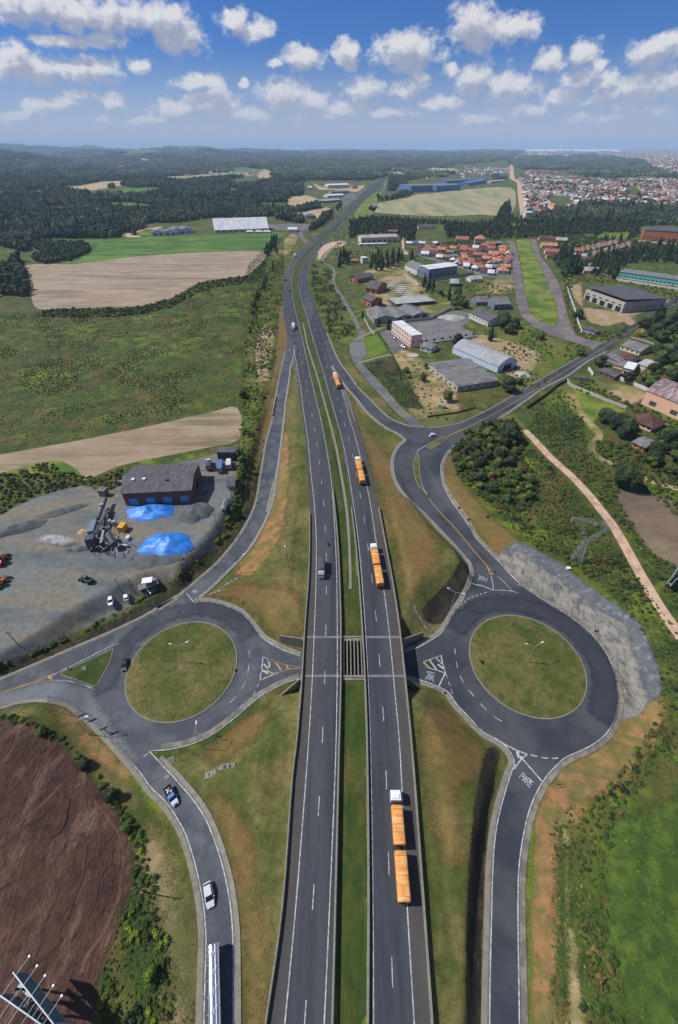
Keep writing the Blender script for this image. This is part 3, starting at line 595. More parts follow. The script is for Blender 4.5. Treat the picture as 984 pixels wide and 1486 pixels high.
# right side
soft('rock_cutting', T_(740, 840, 4.033, [(44, 10), (-55, -120), (-15, -170), (45, -210), (80, -190), (120, -175), (290, -90), (420, 30), (540, 130), (640, 210), (740, 300), (800, 420), (850, 540), (875, 660), (850, 700), (790, 730), (770, 780), (700, 800), (662, 802), (650, 700), (648, 600), (610, 490), (540, 370), (440, 260), (300, 160), (170, 80)]), 0.06, 'rock_slope', sm=2, wd=1.3, ex=0.5)
soft('loose_rock_strip', T_(740, 840, 4.033, [(-20, -172), (45, -212), (120, -190), (290, -90), (420, 20), (560, 110), (650, 180), (760, 260), (820, 400), (870, 540), (882, 680), (800, 722), (790, 600), (720, 420), (680, 280), (540, 190), (400, 90), (280, 0), (140, -100), (60, -160)]), 0.09, 'rock_blue', sm=2, wd=1.3, ex=0)
soft('dry_bank', T_(600, 600, 3.785, [(190, 230), (225, 260), (240, 340), (300, 430), (380, 520), (450, 600), (580, 710), (470, 780), (380, 680), (300, 590), (225, 495), (172, 400), (160, 320), (168, 260)]), 0.05, 'verge_dry', sm=2, wd=2.6, ex=0.5)
soft('dirt_slope', T_(740, 840, 4.033, [(664, 806), (770, 790), (795, 725), (870, 720), (860, 800), (840, 880), (790, 980), (690, 1080), (600, 1180), (520, 1230), (440, 1250), (380, 1330), (360, 1400), (240, 1400), (210, 1290), (240, 1200), (320, 1110), (470, 1040), (580, 960), (650, 860)]), 0.05, 'orange_soil', sm=2, wd=2.6, ex=1.3)
soft('dirt_slope', T_(700, 1100, 3.465, [(380, 150), (420, 220), (355, 300), (350, 450), (338, 700), (335, 1000), (332, 1337), (330, 1800), (255, 1800), (256, 1337), (248, 1000), (245, 700), (252, 450), (275, 300), (320, 220)]), 0.05, 'orange_soil', sm=2, wd=2.6, ex=1.3)
soft('foot_track', T_(700, 1100, 3.465, [(395, 250), (420, 300), (440, 400), (430, 520), (432, 700), (448, 860), (478, 960), (470, 1080), (500, 1200), (510, 1337), (520, 1800), (450, 1800), (440, 1337), (436, 1100), (424, 900), (420, 700), (414, 500), (400, 400), (385, 320)]), 0.07, 'tan_ground', sm=2, wd=1.3, ex=0)
soft('roadside_grass', T_(700, 1100, 3.465, [(262, 330), (248, 500), (240, 800), (244, 1100), (250, 1337), (255, 1800), (222, 1800), (224, 1337), (216, 800), (222, 500), (240, 330)]), 0.065, 'lawn', sm=2, wd=1.3, ex=0)
soft('green_meadow', T_(700, 1100, 3.465, [(1100, 180), (900, 230), (760, 290), (640, 330), (590, 450), (600, 600), (610, 760), (650, 940), (690, 1120), (720, 1337), (740, 1800), (1400, 1800), (1400, 100)]), 0.04, 'green_meadow', sm=2, wd=2.6, ex=0)
soft('bare_field', T_(740, 640, 4.033, [(625, 310), (660, 292), (760, 290), (880, 330), (1100, 400), (1100, 760), (984, 732), (900, 700), (820, 640), (760, 560), (690, 450), (640, 370)]), 0.045, 'bare_field', sm=3, wd=2.6, ex=0)
ribbon('dirt_road', wl([(760, 624), (775, 638), (800, 665), (828, 690), (850, 713), (872, 740), (892, 767), (912, 802), (930, 835), (957, 880), (990, 928), (1040, 1000)]), -2.0, 2.0, .12, M['dirt_road'])
ribbon('dirt_track', wl([(822, 556), (836, 585), (850, 608), (870, 630), (858, 648), (862, 660), (885, 672), (905, 678), (925, 690), (955, 702), (1000, 714)]), -1.9, 1.9, .12, M['tan_ground'])
soft('hillside_lawn', T_(740, 480, 4.033, [(330, 330), (400, 330), (520, 395), (680, 470), (560, 480), (480, 540), (560, 600), (500, 610), (420, 520), (340, 440), (300, 380)]), 0.035, 'street_green', sm=2, wd=2.6, ex=0)
soft('vacant_lot', T_(740, 480, 4.033, [(480, 285), (560, 300), (650, 310), (800, 350), (770, 400), (700, 430), (640, 400), (560, 360), (500, 330)]), 0.04, 'tan_ground', sm=2, wd=2.6, ex=0)
# land between the highway and the industrial sheds
soft('rough_plot', T_(500, 480, 6.15, [(430, 205), (520, 170), (600, 200), (760, 280), (740, 330), (1000, 510), (984, 840), (860, 865), (730, 870), (640, 790), (560, 690), (700, 700), (640, 620), (560, 420), (470, 300)]), 0.04, 'tan_ground', sm=2, wd=5, ex=0)
soft('green_plot', T_(500, 480, 6.15, [(165, 310), (420, 235), (480, 320), (560, 430), (640, 600), (700, 690), (560, 690), (500, 660), (400, 540), (290, 420), (180, 330)]), 0.04, 'meadow', sm=0, wd=2.6, ex=0)
soft('green_plot', T_(500, 480, 6.15, [(140, 268), (200, 215), (185, 140), (172, 75), (290, 28), (390, 190), (300, 225)]), 0.045, 'lawn', sm=0, wd=2.6, ex=0)
soft('roadside_grass', T_(500, 480, 6.15, [(-60, 180), (20, 120), (50, 260), (120, 370), (230, 480), (330, 600), (420, 700), (520, 800), (600, 850), (520, 835), (400, 780), (300, 690), (200, 580), (110, 490), (0, 350), (-60, 250), (-110, 130)]), 0.065, 'verge', sm=2, wd=1.3, ex=0)
area('factory_yard', T_(480, 440, 3.514, [(250, 150), (300, 135), (330, 110), (420, 215), (360, 240), (320, 260), (290, 230)]), .11, M['asphalt_worn'])
area('factory_yard', T_(480, 310, 3.514, [(300, 560), (500, 520), (640, 495), (720, 505), (700, 560), (600, 600)]), .07, M['gravel'])
soft('dry_lot', T_(480, 310, 3.514, [(190, 285), (330, 265), (450, 350), (520, 420), (350, 430), (300, 470), (200, 440), (170, 330)]), 0.035, 'tan_ground', sm=2, wd=5, ex=0)
soft('dry_lot', T_(480, 310, 3.514, [(460, 470), (620, 450), (640, 485), (500, 515), (440, 500)]), 0.035, 'tan_ground', sm=2, wd=5, ex=0)
soft('rubble_ground', T_(480, 440, 3.514, [(700, 210), (760, 160), (860, 180), (984, 220), (1060, 260), (1040, 330), (930, 400), (880, 320), (760, 250)]), 0.035, 'pink_soil', sm=2, wd=5, ex=0)
soft('grass_bank', T_(720, 320, 3.727, [(-140, 330), (-20, 320), (0, 400), (20, 500), (100, 560), (240, 620), (360, 640), (480, 680), (430, 745), (300, 860), (150, 960), (60, 900), (0, 745), (-60, 600)]), 0.03, 'bright_scrub', sm=2, wd=5, ex=0)
soft('street_green', T_(720, 320, 3.727, [(102, 100), (185, 98), (210, 190), (258, 280), (290, 370), (325, 450), (338, 540), (318, 572), (235, 545), (185, 500), (152, 380), (132, 230)]), 0.035, 'street_green', sm=0, wd=2.6, ex=0)
soft('scrub_slope', T_(720, 320, 3.727, [(340, 290), (480, 300), (640, 300), (984, 350), (1080, 380), (1060, 440), (940, 430), (820, 440), (780, 350), (450, 330), (380, 370), (400, 500), (430, 620), (400, 600), (370, 440)]), 0.025, 'bright_scrub', sm=2, wd=5, ex=0)
soft('building_forecourt', T_(720, 320, 3.727, [(400, 350), (460, 340), (470, 470), (700, 500), (900, 420), (950, 435), (730, 520), (760, 560), (730, 575), (690, 545), (600, 575), (500, 550), (470, 480), (420, 420)]), 0.045, 'pink_soil', sm=0, wd=2.6, ex=0)
soft('soil_patch', T_(720, 320, 3.727, [(0, 310), (90, 310), (100, 380), (40, 400), (-60, 390)]), 0.045, 'tan_ground', sm=2, wd=5, ex=0)
soft('clearing', T_(300, 200, 2.982, [(250, 490), (300, 470), (370, 410), (395, 420), (380, 470), (340, 510), (270, 525)]), 0.035, 'tan_ground', sm=2, wd=5, ex=0)
soft('gravel_apron', T_(300, 200, 2.982, [(495, 470), (560, 445), (600, 450), (590, 470), (540, 480), (510, 520), (480, 530), (480, 500)]), 0.05, 'dirt_road', sm=2, wd=5, ex=0)
# distant clearings
FAR = [('pale_field', T_(540, 230, 4.4727, [(0, 300), (230, 255), (270, 235), (400, 225), (620, 200), (850, 185), (930, 215), (905, 365), (700, 365), (400, 375), (20, 350)]), 'pale_field'),
 ('tan_field', T_(0, 200, 2.982, [(110, 235), (200, 225), (330, 210), (440, 190), (600, 183), (560, 200), (420, 225), (330, 235), (230, 240), (140, 255)]), 'tan_field'),
 ('green_field', T_(0, 200, 2.982, [(370, 255), (520, 220), (640, 215), (715, 215), (715, 240), (600, 260), (480, 265), (400, 268)]), 'green_field'),
 ('green_field', T_(0, 200, 2.982, [(460, 290), (600, 285), (660, 290), (640, 312), (560, 315), (480, 305)]), 'green_field'),
 ('green_field', T_(0, 200, 2.982, [(-100, 325), (110, 325), (100, 337), (-100, 340)]), 'street_green'),
 ('tan_field', T_(0, 200, 2.982, [(680, 172), (850, 160), (984, 148), (1100, 140), (1110, 160), (950, 180), (860, 185), (760, 190), (690, 180)]), 'pale_field'),
 ('tan_field', T_(300, 200, 2.982, [(215, 140), (270, 138), (275, 165), (270, 193), (240, 190), (220, 165)]), 'tan_field'),
 ('green_field', T_(300, 200, 2.982, [(95, 250), (105, 220), (140, 215), (145, 235), (125, 250)]), 'bright_scrub'),
 ('tan_field', T_(300, 200, 2.982, [(340, 270), (420, 248), (480, 265), (500, 290), (420, 300), (380, 300)]), 'tan_field'),
 ('tan_field', T_(300, 200, 2.982, [(350, 330), (450, 315), (520, 300), (540, 320), (500, 345), (400, 355), (350, 350)]), 'tan_field'),
 ('far_clearing', T_(540, 230, 4.4727, [(345, 70), (500, 62), (560, 75), (540, 95), (400, 98), (350, 90)]), 'pale_field'),
 ('far_clearing', T_(540, 230, 4.4727, [(150, 90), (180, 75), (230, 95), (220, 115), (140, 130), (120, 120)]), 'pale_field'),
 ('far_lawn', T_(740, 200, 4.033, [(495, 575), (560, 558), (700, 556), (700, 590), (520, 595)]), 'lawn'),
 ('far_lawn', T_(740, 200, 4.033, [(0, 505), (100, 503), (100, 520), (0, 522)]), 'lawn'),
 ('pipeline_strip', T_(740, 200, 4.033, [(0, 160), (15, 155), (30, 240), (60, 250), (80, 330), (95, 460), (65, 460), (45, 330), (40, 260), (0, 240)]), 'dirt_road'),
 ('far_street', T_(740, 200, 4.033, [(372, 252), (390, 255), (430, 330), (465, 380), (445, 385), (400, 325)]), 'asphalt_worn'),
 ('far_street', T_(740, 200, 4.033, [(200, 365), (235, 370), (245, 410), (235, 460), (215, 455)]), 'dirt_road'),
 ('far_street', T_(740, 200, 4.033, [(870, 265), (890, 265), (915, 320), (950, 345), (930, 350), (890, 320)]), 'dirt_road'),
 ('commercial_yard', T_(400, 230, 4.92, [(270, 175), (300, 190), (380, 215), (500, 215), (560, 200), (640, 190), (600, 230), (540, 240), (400, 222), (320, 225), (290, 205)]), 'tan_field'),
 ('commercial_yard', T_(400, 230, 4.92, [(470, 290), (520, 250), (560, 245), (575, 290), (530, 310), (480, 325)]), 'asphalt_worn'),
 ('shed_forecourt', T_(300, 200, 2.982, [(240, 378), (430, 372), (440, 385), (420, 410), (390, 410), (340, 400), (270, 400)]), 'asphalt_worn'),
 ('farm_track', T_(0, 200, 2.982, [(530, 420), (580, 405), (690, 385), (695, 392), (600, 408), (560, 420), (610, 425), (600, 430), (540, 430)]), 'dirt_road'),
 ('green_field', T_(0, 200, 2.982, [(570, 418), (610, 405), (660, 395), (650, 420), (610, 425)]), 'street_green'),
 ('highway_reserve', T_(400, 230, 4.92, [(760, 240), (720, 240), (640, 300), (560, 400), (600, 430), (670, 410), (720, 360), (730, 300), (760, 250), (810, 170), (780, 160)]), 'street_green'),
 ('tan_field', T_(740, 200, 4.033, [(330, 145), (410, 142), (415, 158), (360, 165)]), 'pale_field')]
CLEAR = []
for nm, px, mt_ in FAR:
    area(nm, px, .25, M[mt_], sm=2); CLEAR.append(px)

# ---------------------------------------------------------------- highway
def strip2(name, fa, fb, y0, y1, off, material, step=2.0):
    Y = np.concatenate([np.arange(y0, min(y1, 300), step), np.arange(300, y1, 10.0)]) if y1 > 300 else np.arange(y0, y1+.01, step)
    return sheet(name, np.vstack([np.stack([fa(Y), Y], 1), np.stack([fb(Y), Y], 1)[::-1]]), off, material, flatz=0.0, step=60)
YT = 4350
strip2('carriageway', lambda Y: xat(wL0, Y), lambda Y: xat(wL3, Y), -24, YT, .16, M['asphalt_main'])
strip2('carriageway', lambda Y: xat(wR0, Y), lambda Y: xat(wR3, Y), -24, YT, .16, M['asphalt_main'])
LW1 = worldline([(424, 500), (429, 520), (436, 560), (441, 600), (447, 640), (451.5, 690), (456, 730), (459, 780), (458.5, 850), (456, 920), (452, 1010), (444.8, 1120), (429, 1320), (413.5, 1486), (401, 1620)])
LW2 = worldline([(423, 404), (424, 425), (427, 445), (432, 465), (438.2, 490), (445, 520), (452, 552), (460, 585), (468, 620), (476, 665), (481, 700), (484, 740), (487, 790), (489, 850), (489.5, 950), (489, 1010), (486.7, 1110), (479, 1300), (470.5, 1486), (463, 1620)])
RW1 = worldline([(433.5, 412), (435, 424), (440, 442), (447.5, 468), (455.5, 495), (462.5, 518), (470.5, 544), (478, 573), (486, 600), (497, 640), (506.5, 690), (514, 740), (521.5, 800), (526.5, 860), (530.5, 920), (534.6, 1000), (538, 1100), (541, 1300), (542, 1486), (542, 1620)])
RW2 = worldline([(484, 534), (493, 557), (500, 580), (508, 610), (517, 640), (528, 685), (538, 735), (546.5, 790), (556, 850), (565, 920), (573, 1005), (581, 1100), (590, 1300), (601, 1486), (608, 1620)])
strip2('shoulder', lambda Y: xat(wL0, Y)+.1, lambda Y: xat(LW1, Y), -24, 330, .18, M['asphalt_shoulder'])
strip2('shoulder', lambda Y: xat(RW2, Y), lambda Y: xat(wR3, Y)-.1, -24, 285, .18, M['asphalt_shoulder'])
def clipY(l, a, b): l = l[np.argsort(l[:, 1])]; return l[(l[:, 1] >= a) & (l[:, 1] <= b)]
for nm, l, a, b in (('edge_line', LW1, -24, 330), ('edge_line', LW2, -24, 700), ('edge_line', RW1, -24, 700), ('edge_line', RW2, -24, 295)):
    ribbon(nm, clipY(l, a, b), -.12, .12, .20, M['white_line'], flatz=0.0)
for nm, l, o_ in (('edge_line', wL0, .5), ('edge_line', wL3, -.4), ('edge_line', wR0, .5), ('edge_line', wR3, -.4)):
    q = clipY(l, 560 if o_ else 0, 2200); ribbon(nm, q, -o_-.2, -o_+.2, .22, M['concrete'], flatz=0.0, step=12)
mb = MB()
def mid(a, b, f, Y): return np.stack([xat(a, Y)*(1-f)+xat(b, Y)*f, Y], 1)
Ys = np.arange(-22, 330, 2.0)
dashes(mb, mid(LW1, LW2, .5, Ys), -.10, .10, .20, 4, 16, phase=1.5, flatz=0.0); dashes(mb, mid(RW1, RW2, .5, Ys[Ys < 290]), -.10, .10, .20, 4, 16, phase=7, flatz=0.0)
Ys = np.arange(330, 1500, 4.0)
dashes(mb, mid(wL0, wL3, .36, Ys), -.12, .12, .20, 4, 16, flatz=0.0); dashes(mb, mid(wL0, wL3, .68, Ys), -.12, .12, .20, 4, 16, flatz=0.0)
Ys = np.arange(292, 1500, 4.0)
dashes(mb, mid(wR0, wR3, .36, Ys), -.12, .12, .20, 4, 16, flatz=0.0); dashes(mb, mid(wR0, wR3, .68, Ys), -.12, .12, .20, 4, 16, flatz=0.0)
tag(mb.build('lane_dashes', M['white_line']), kind='structure')
# chevron-filled noses where the ramps leave
mb = MB()
def chevrons(px0, px1, n, side):
    a, b = wl(px0), wl(px1); a = even(a, 1.0); b = even(b, 1.0)
    for i in range(n):
        f = i/(n-1)*.97; p = a[int(f*(len(a)-1))]; f2 = min(1, f+.0); q = b[int(f2*(len(b)-1))]
        d = 1.2*side; mb.add([(p[0], p[1], .21), (q[0], q[1]-d, .21), (q[0], q[1]-d+.55, .21), (p[0], p[1]+.55, .21)], [(0, 1, 2, 3)])
chevrons(T_(395, 380, 5.715, [(186, 700), (200, 860), (228, 1060)]), T_(395, 380, 5.715, [(180, 700), (172, 860), (215, 1060)]), 18, 1)
chevrons(T_(395, 380, 5.715, [(570, 1065), (610, 1160), (648, 1250), (682, 1320)]), T_(395, 380, 5.715, [(598, 1065), (628, 1160), (660, 1250), (684, 1322)]), 14, -1)
tag(mb.build('hatched_marking', M['white_line']), kind='structure')
ribbon('edge_line', wl(T_(395, 380, 5.715, [(184, 690), (172, 800), (172, 850)])), -.1, .1, .21, M['white_line'])
ribbon('edge_line', wl(T_(395, 380, 5.715, [(560, 1000), (600, 1060), (640, 1160), (684, 1325)])), -.1, .1, .21, M['white_line'])
# expansion joints of the two bridges
mb = MB()
for Yj, wj in ((GAP0, .7), (GAP1, .8)):
    for a, b in ((wL0, wL3), (wR0, wR3)):
        x0, x1 = float(xat(a, Yj))+.1, float(xat(b, Yj))-.1; mb.add([(x0, Yj-wj/2, .192), (x1, Yj-wj/2, .192), (x1, Yj+wj/2, .192), (x0, Yj+wj/2, .192)], [(0, 1, 2, 3)])
tag(mb.build('bridge_joint', M['joint_concrete']), kind='structure')

# ---------------------------------------------------------------- ramps and roundabouts
left_area = T_(330, 480, 3.644, [(345, 60), (348, 110), (345, 150), (332, 190), (323, 270), (306, 370), (298, 450), (285, 560), (270, 680), (252, 790), (232, 880), (215, 960)]) + \
 T_(150, 620, 3.936, [(982, 310), (970, 390), (945, 480), (900, 580), (840, 680), (790, 740), (720, 810), (640, 890), (560, 960), (517, 1002)]) + \
 T_(220, 840, 3.785, [(300, 125), (380, 140), (450, 165), (510, 205), (560, 265), (610, 325), (660, 360), (730, 395), (815, 425), (860, 440), (860, 560), (812, 548), (760, 565), (680, 600), (600, 645), (520, 710), (440, 780), (360, 840), (280, 885), (200, 915), (100, 938), (0, 945)]) + \
 T_(0, 860, 3.785, [(822, 872), (880, 935), (950, 1010)]) + T_(220, 1120, 3.514, [(90, 0), (150, 70), (210, 140), (270, 230), (310, 320), (345, 420), (370, 510), (390, 600), (405, 700), (413, 800), (416, 900), (415, 1286), (412, 1780)]) + \
 T_(220, 1120, 3.514, [(262, 1780), (268, 1286), (275, 1000), (278, 850), (270, 720), (255, 620), (235, 520), (205, 410), (170, 310), (120, 220), (60, 140), (0, 85)]) + \
 T_(0, 860, 3.785, [(760, 984), (680, 890), (600, 800), (530, 730), (480, 680), (430, 640), (380, 605), (300, 585), (200, 580), (100, 590), (0, 620), (-150, 650), (-400, 730), (-400, 640), (-150, 545), (0, 484), (200, 398), (400, 312), (600, 226), (800, 130), (984, 14)]) + \
 T_(150, 620, 3.936, [(300, 1043), (400, 988), (480, 930), (570, 850), (640, 790), (700, 725), (760, 650), (800, 590), (840, 520), (870, 450), (890, 370), (905, 260), (920, 180), (937, 80)]) + \
 T_(330, 480, 3.644, [(235, 500), (250, 430), (262, 350), (275, 270), (292, 190), (310, 110), (318, 60), (320, 20)])
area('ramp_and_roundabout', left_area, .165, M['asphalt_light'])
right_area = [(474, 483), (483, 506), (493, 527), (507, 546), (519.5, 563), (532.5, 576), (549, 593), (565, 607), (581, 615), (597.6, 620), (614, 621.5), (628, 621.5), (662, 616), (696, 602), (727.6, 585), (750, 571.5), (780, 554), (814, 534.5), (841, 519), (881, 496), (913, 475), (951, 449), (984, 430), (1060, 380), (1075, 392), (984, 443), (922, 480), (901, 492), (879, 510), (851.6, 524.6), (822, 545.7), (789.6, 562), (765, 579), (740, 596.5), (713.6, 613), (687, 629), (663.4, 643.6), (650, 655.5), (642, 668), (639.6, 684.5), (643.6, 705.7), (658, 732), (679, 761)] + \
 T_(660, 780, 9.84, [(290, 0), (400, 120), (600, 320), (800, 540), (984, 710)]) + T_(740, 840, 4.033, [(170, 110), (300, 190), (440, 290), (540, 400), (600, 520), (628, 640), (632, 740), (600, 850), (540, 930), (450, 990), (330, 1045), (270, 1090), (215, 1150), (175, 1210)]) + \
 T_(700, 1100, 3.465, [(310, 110), (260, 200), (225, 300), (195, 450), (180, 600), (178, 800), (182, 1100), (185, 1337), (188, 1800), (30, 1800), (35, 1337), (38, 1100), (45, 800), (50, 600), (60, 430), (80, 300), (120, 150), (150, 55)]) + \
 T_(560, 840, 3.785, [(700, 1010), (680, 950), (620, 890), (530, 840), (450, 755), (380, 680), (350, 630), (290, 595), (200, 560), (90, 530), (90, 405), (170, 380), (270, 325), (310, 290), (360, 210), (410, 130)]) + \
 T_(660, 780, 9.84, [(70, 960), (120, 870), (200, 720), (240, 600), (258, 540), (260, 470), (220, 360), (120, 240), (0, 105)]) + \
 [(646, 776), (625, 754), (604, 733), (600, 734 - 5), (585, 714), (575, 697), (570.5, 677.6), (573, 660), (580, 648), (589, 638.5), (576, 628), (565, 623), (549, 612), (532.5, 597), (516, 576), (500, 558), (482.5, 532), (474, 505)]
area('ramp_and_roundabout', right_area, .17, M['asphalt_dark'])
Yq = np.arange(GAP0+.3, GAP1, 4.0)
sheet('underpass_road', np.array([(float(xat(wL0, 62))-3, GAP0+1.0), (float(xat(wR3, 62))+3, GAP0+1.0), (float(xat(wR3, 74))+3, GAP1-2.2), (float(xat(wL0, 74))-3, GAP1-2.2)]), .15, M['asphalt_light'], flatz=-DEP)
# streets on the right
area('side_street', T_(720, 320, 3.727, [(65, 108), (85, 220), (100, 340), (110, 450), (140, 520), (200, 575), (300, 622), (430, 662), (500, 682), (520, 700), (575, 662), (500, 645), (430, 620), (400, 560), (370, 450), (340, 340), (290, 260), (240, 190), (215, 105), (185, 100), (210, 190), (258, 280), (290, 370), (325, 450), (340, 540), (320, 575), (235, 548), (185, 500), (150, 380), (130, 230), (100, 118)]), .13, M['asphalt_pink'])
area('back_street', T_(560, 320, 4.92, [(210, 232), (300, 255), (400, 285), (480, 310), (540, 325), (640, 365), (740, 385), (915, 395), (910, 410), (720, 405), (620, 385), (560, 350), (500, 335), (420, 310), (300, 275), (205, 248)]), .12, M['asphalt_worn'])
area('back_street', T_(560, 320, 4.92, [(105, 70), (125, 60), (130, 110), (130, 190), (160, 230), (155, 245), (120, 240), (115, 180), (105, 120)]), .12, M['dirt_road'])
area('service_road', T_(500, 480, 6.15, [(612, 866), (520, 785), (420, 690), (330, 590), (240, 490), (150, 380), (90, 300), (52, 220), (42, 150), (60, 92), (118, 50), (132, -10), (185, -10), (180, 40), (175, 90), (190, 140), (200, 215), (150, 262), (160, 300), (190, 330), (290, 435), (400, 560), (500, 680), (640, 795), (720, 866), (700, 880), (640, 878)]), .14, M['gravel'], sm=0)
ribbon('service_road', wl(T_(395, 380, 5.715, [(728, 590), (720, 560), (690, 490), (640, 400), (590, 310), (530, 220), (505, 160), (515, 100), (500, 50), (430, 10), (400, -5)])+T_(400, 230, 4.92, [(345, 745), (330, 715), (360, 672), (420, 632), (470, 600), (500, 590)])), -1.9, 1.9, .12, M['gravel'], step=3)
ribbon('driveway', wl(T_(500, 480, 6.15, [(120, 288), (200, 268), (300, 238), (415, 212)])), -1.5, 1.5, .15, M['concrete'])
ribbon('driveway', wl(T_(500, 480, 6.15, [(150, 52), (220, 22), (320, -20), (350, -30)])), -1.5, 1.5, .15, M['concrete'])
ribbon('farm_lane', wl(T_(300, 200, 2.982, [(430, 455), (405, 410), (440, 390), (520, 335), (600, 290), (640, 255), (700, 215)])), -4, 4, .13, M['asphalt_worn'], step=8)
ribbon('far_lane', wl(T_(400, 230, 4.92, [(805, 165), (770, 225), (740, 245)])), -4, 4, .3, M['asphalt_worn'], step=20)
# splitter islands at the right junction
for px in (T_(600, 600, 3.785, [(68, 178), (92, 201), (188, 141), (167, 124)]), [(599, 674), (604.5, 658), (608, 664), (609, 687), (613, 708), (609, 709.5), (602, 694)]):
    w_ = wl(px, 0); sheet('splitter_island', w_, .30, M['verge']); ribbon('island_kerb', np.vstack([w_, w_[:1]]), -.14, .14, .2, M['concrete'], h=.12)

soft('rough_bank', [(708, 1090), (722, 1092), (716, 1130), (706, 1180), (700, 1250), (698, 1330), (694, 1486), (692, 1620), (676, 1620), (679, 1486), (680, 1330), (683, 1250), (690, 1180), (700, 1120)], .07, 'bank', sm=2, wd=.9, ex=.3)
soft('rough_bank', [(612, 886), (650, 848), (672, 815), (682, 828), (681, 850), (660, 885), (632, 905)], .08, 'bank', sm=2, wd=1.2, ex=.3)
soft('worn_asphalt', T_(0, 860, 3.785, [(-300, 640), (0, 560), (200, 500), (300, 490), (400, 500), (500, 545), (560, 640), (640, 760), (760, 900), (720, 930), (600, 800), (480, 690), (380, 615), (200, 590), (0, 640), (-300, 700)]), .19, 'light_wear', sm=2, wd=3)
def arc(c, r0, r1, a0, a1, n=40): a = np.linspace(R(a0), R(a1), n); return np.vstack([np.stack([c[0]+r0*np.cos(a), c[1]+r0*np.sin(a)], 1), np.stack([c[0]+r1*np.cos(a), c[1]+r1*np.sin(a)], 1)[::-1]])
soft('tyre_band', arc(CR_, 19.6, 26.0, 150, -50), .195, 'asphalt_new', wd=2.2, world=True); soft('tyre_band', arc(CL_, 19.5, 25, 200, 30), .195, 'asphalt_dark', wd=2.5, world=True)
B_ = lambda p: T_(220, 840, 3.785, p); A_ = lambda p: T_(0, 860, 3.785, p)
# kerbs with pavements; offsets are to the outer side
def edge(px, side, pave=(0.35, 2.0), line=True, n=4, mt='concrete', lm='white_line'):
    w_ = wl(px, n)
    if line: ribbon('edge_line', w_, -.13, .13, .215, M[lm], step=1.0)
    if pave:
        a, b = pave[0]*side, pave[1]*side; ribbon('pavement', w_, min(a, b), max(a, b), .18, M[mt], h=.10, step=1.0)
        c, d = (pave[0]-.22)*side, (pave[0]-.02)*side; ribbon('kerb', w_, min(c, d), max(c, d), .18, M['concrete_old'], h=.14, step=1.0)
D_ = T_(220, 1120, 3.514, [(268, 1780), (268, 1286), (275, 1000), (278, 850), (270, 720), (255, 620), (235, 520), (205, 410), (170, 310), (120, 220), (60, 140), (0, 85)]) + T_(0, 860, 3.785, [(760, 975), (680, 885), (600, 795), (530, 725), (480, 678), (430, 638), (380, 605), (300, 585), (200, 580), (100, 590), (0, 620), (-150, 650)])
edge(D_, 1, (.45, 1.5))
edge(T_(220, 840, 3.785, [(812, 548), (760, 565), (680, 600), (600, 645), (520, 710), (440, 780), (360, 840), (280, 885), (200, 915), (100, 938), (0, 945)]), -1, None)
edge(B_([(812, 548), (760, 565), (680, 600), (600, 645), (520, 710), (440, 780), (360, 840), (280, 885), (200, 915), (120, 934), (50, 943)]), -1, (.4, 1.6), False, mt='concrete_old')
edge(T_(0, 860, 3.785, [(822, 872), (880, 935), (950, 1010)])+T_(220, 1120, 3.514, [(90, 0), (150, 70), (210, 140), (270, 230), (310, 320), (345, 420), (370, 510), (390, 600), (405, 700), (413, 800), (416, 900), (415, 1286), (412, 1780)]), 1, None)
edge(A_([(868, 922), (905, 962), (950, 1010)])+T_(220, 1120, 3.514, [(90, 0), (150, 70), (210, 140), (270, 230), (310, 320), (345, 420), (370, 510), (390, 600), (405, 700), (413, 800), (416, 900), (415, 1286), (412, 1780)]), 1, (.45, 1.5), False)
edge(T_(220, 840, 3.785, [(235, 127), (300, 125), (380, 140), (450, 165), (510, 205), (560, 265), (610, 325), (660, 360), (730, 395), (815, 425)]), 1, (.35, 1.5))
edge(T_(330, 480, 3.644, [(352, 100), (345, 150), (332, 190), (323, 270), (306, 370), (298, 450), (285, 560), (270, 680), (252, 790), (232, 880), (215, 960)]) + T_(150, 620, 3.936, [(982, 310), (970, 390), (945, 480), (900, 580), (840, 680), (790, 740), (720, 810), (640, 890), (560, 960), (517, 1002)]), 1, (.35, 1.1))
edge(T_(0, 860, 3.785, [(-400, 640), (-150, 545), (0, 487), (200, 402), (400, 316), (600, 230), (800, 134), (984, 20)]) + T_(150, 620, 3.936, [(300, 1047), (400, 992), (480, 934), (570, 855), (640, 795), (700, 730), (760, 655), (800, 595), (840, 525), (870, 455), (890, 375), (905, 265), (920, 180), (937, 80)]) + T_(330, 480, 3.644, [(235, 500), (250, 430), (262, 350), (275, 270), (292, 190), (310, 110)]), 1, (.3, 1.2), lm='faded_line')
edge(T_(0, 860, 3.785, [(655, 282), (632, 330), (590, 410), (555, 480), (528, 535)]), 1, None); edge(T_(0, 860, 3.785, [(528, 538), (470, 512), (400, 492), (330, 484), (270, 487)]), 1, None)
edge(T_(0, 860, 3.785, [(655, 282), (600, 300), (480, 362), (320, 440), (280, 462)]), 1, None)
edge(T_(0, 860, 3.785, [(300, 446), (200, 488), (100, 525), (0, 558), (-150, 605)]), 1, None, lm='yellow_line'); edge(T_(0, 860, 3.785, [(272, 487), (200, 492), (100, 520), (0, 552)]), 1, None, lm='yellow_line')
edge(T_(150, 620, 3.936, [(474, 948), (517, 1000)]), 1, None, n=2)
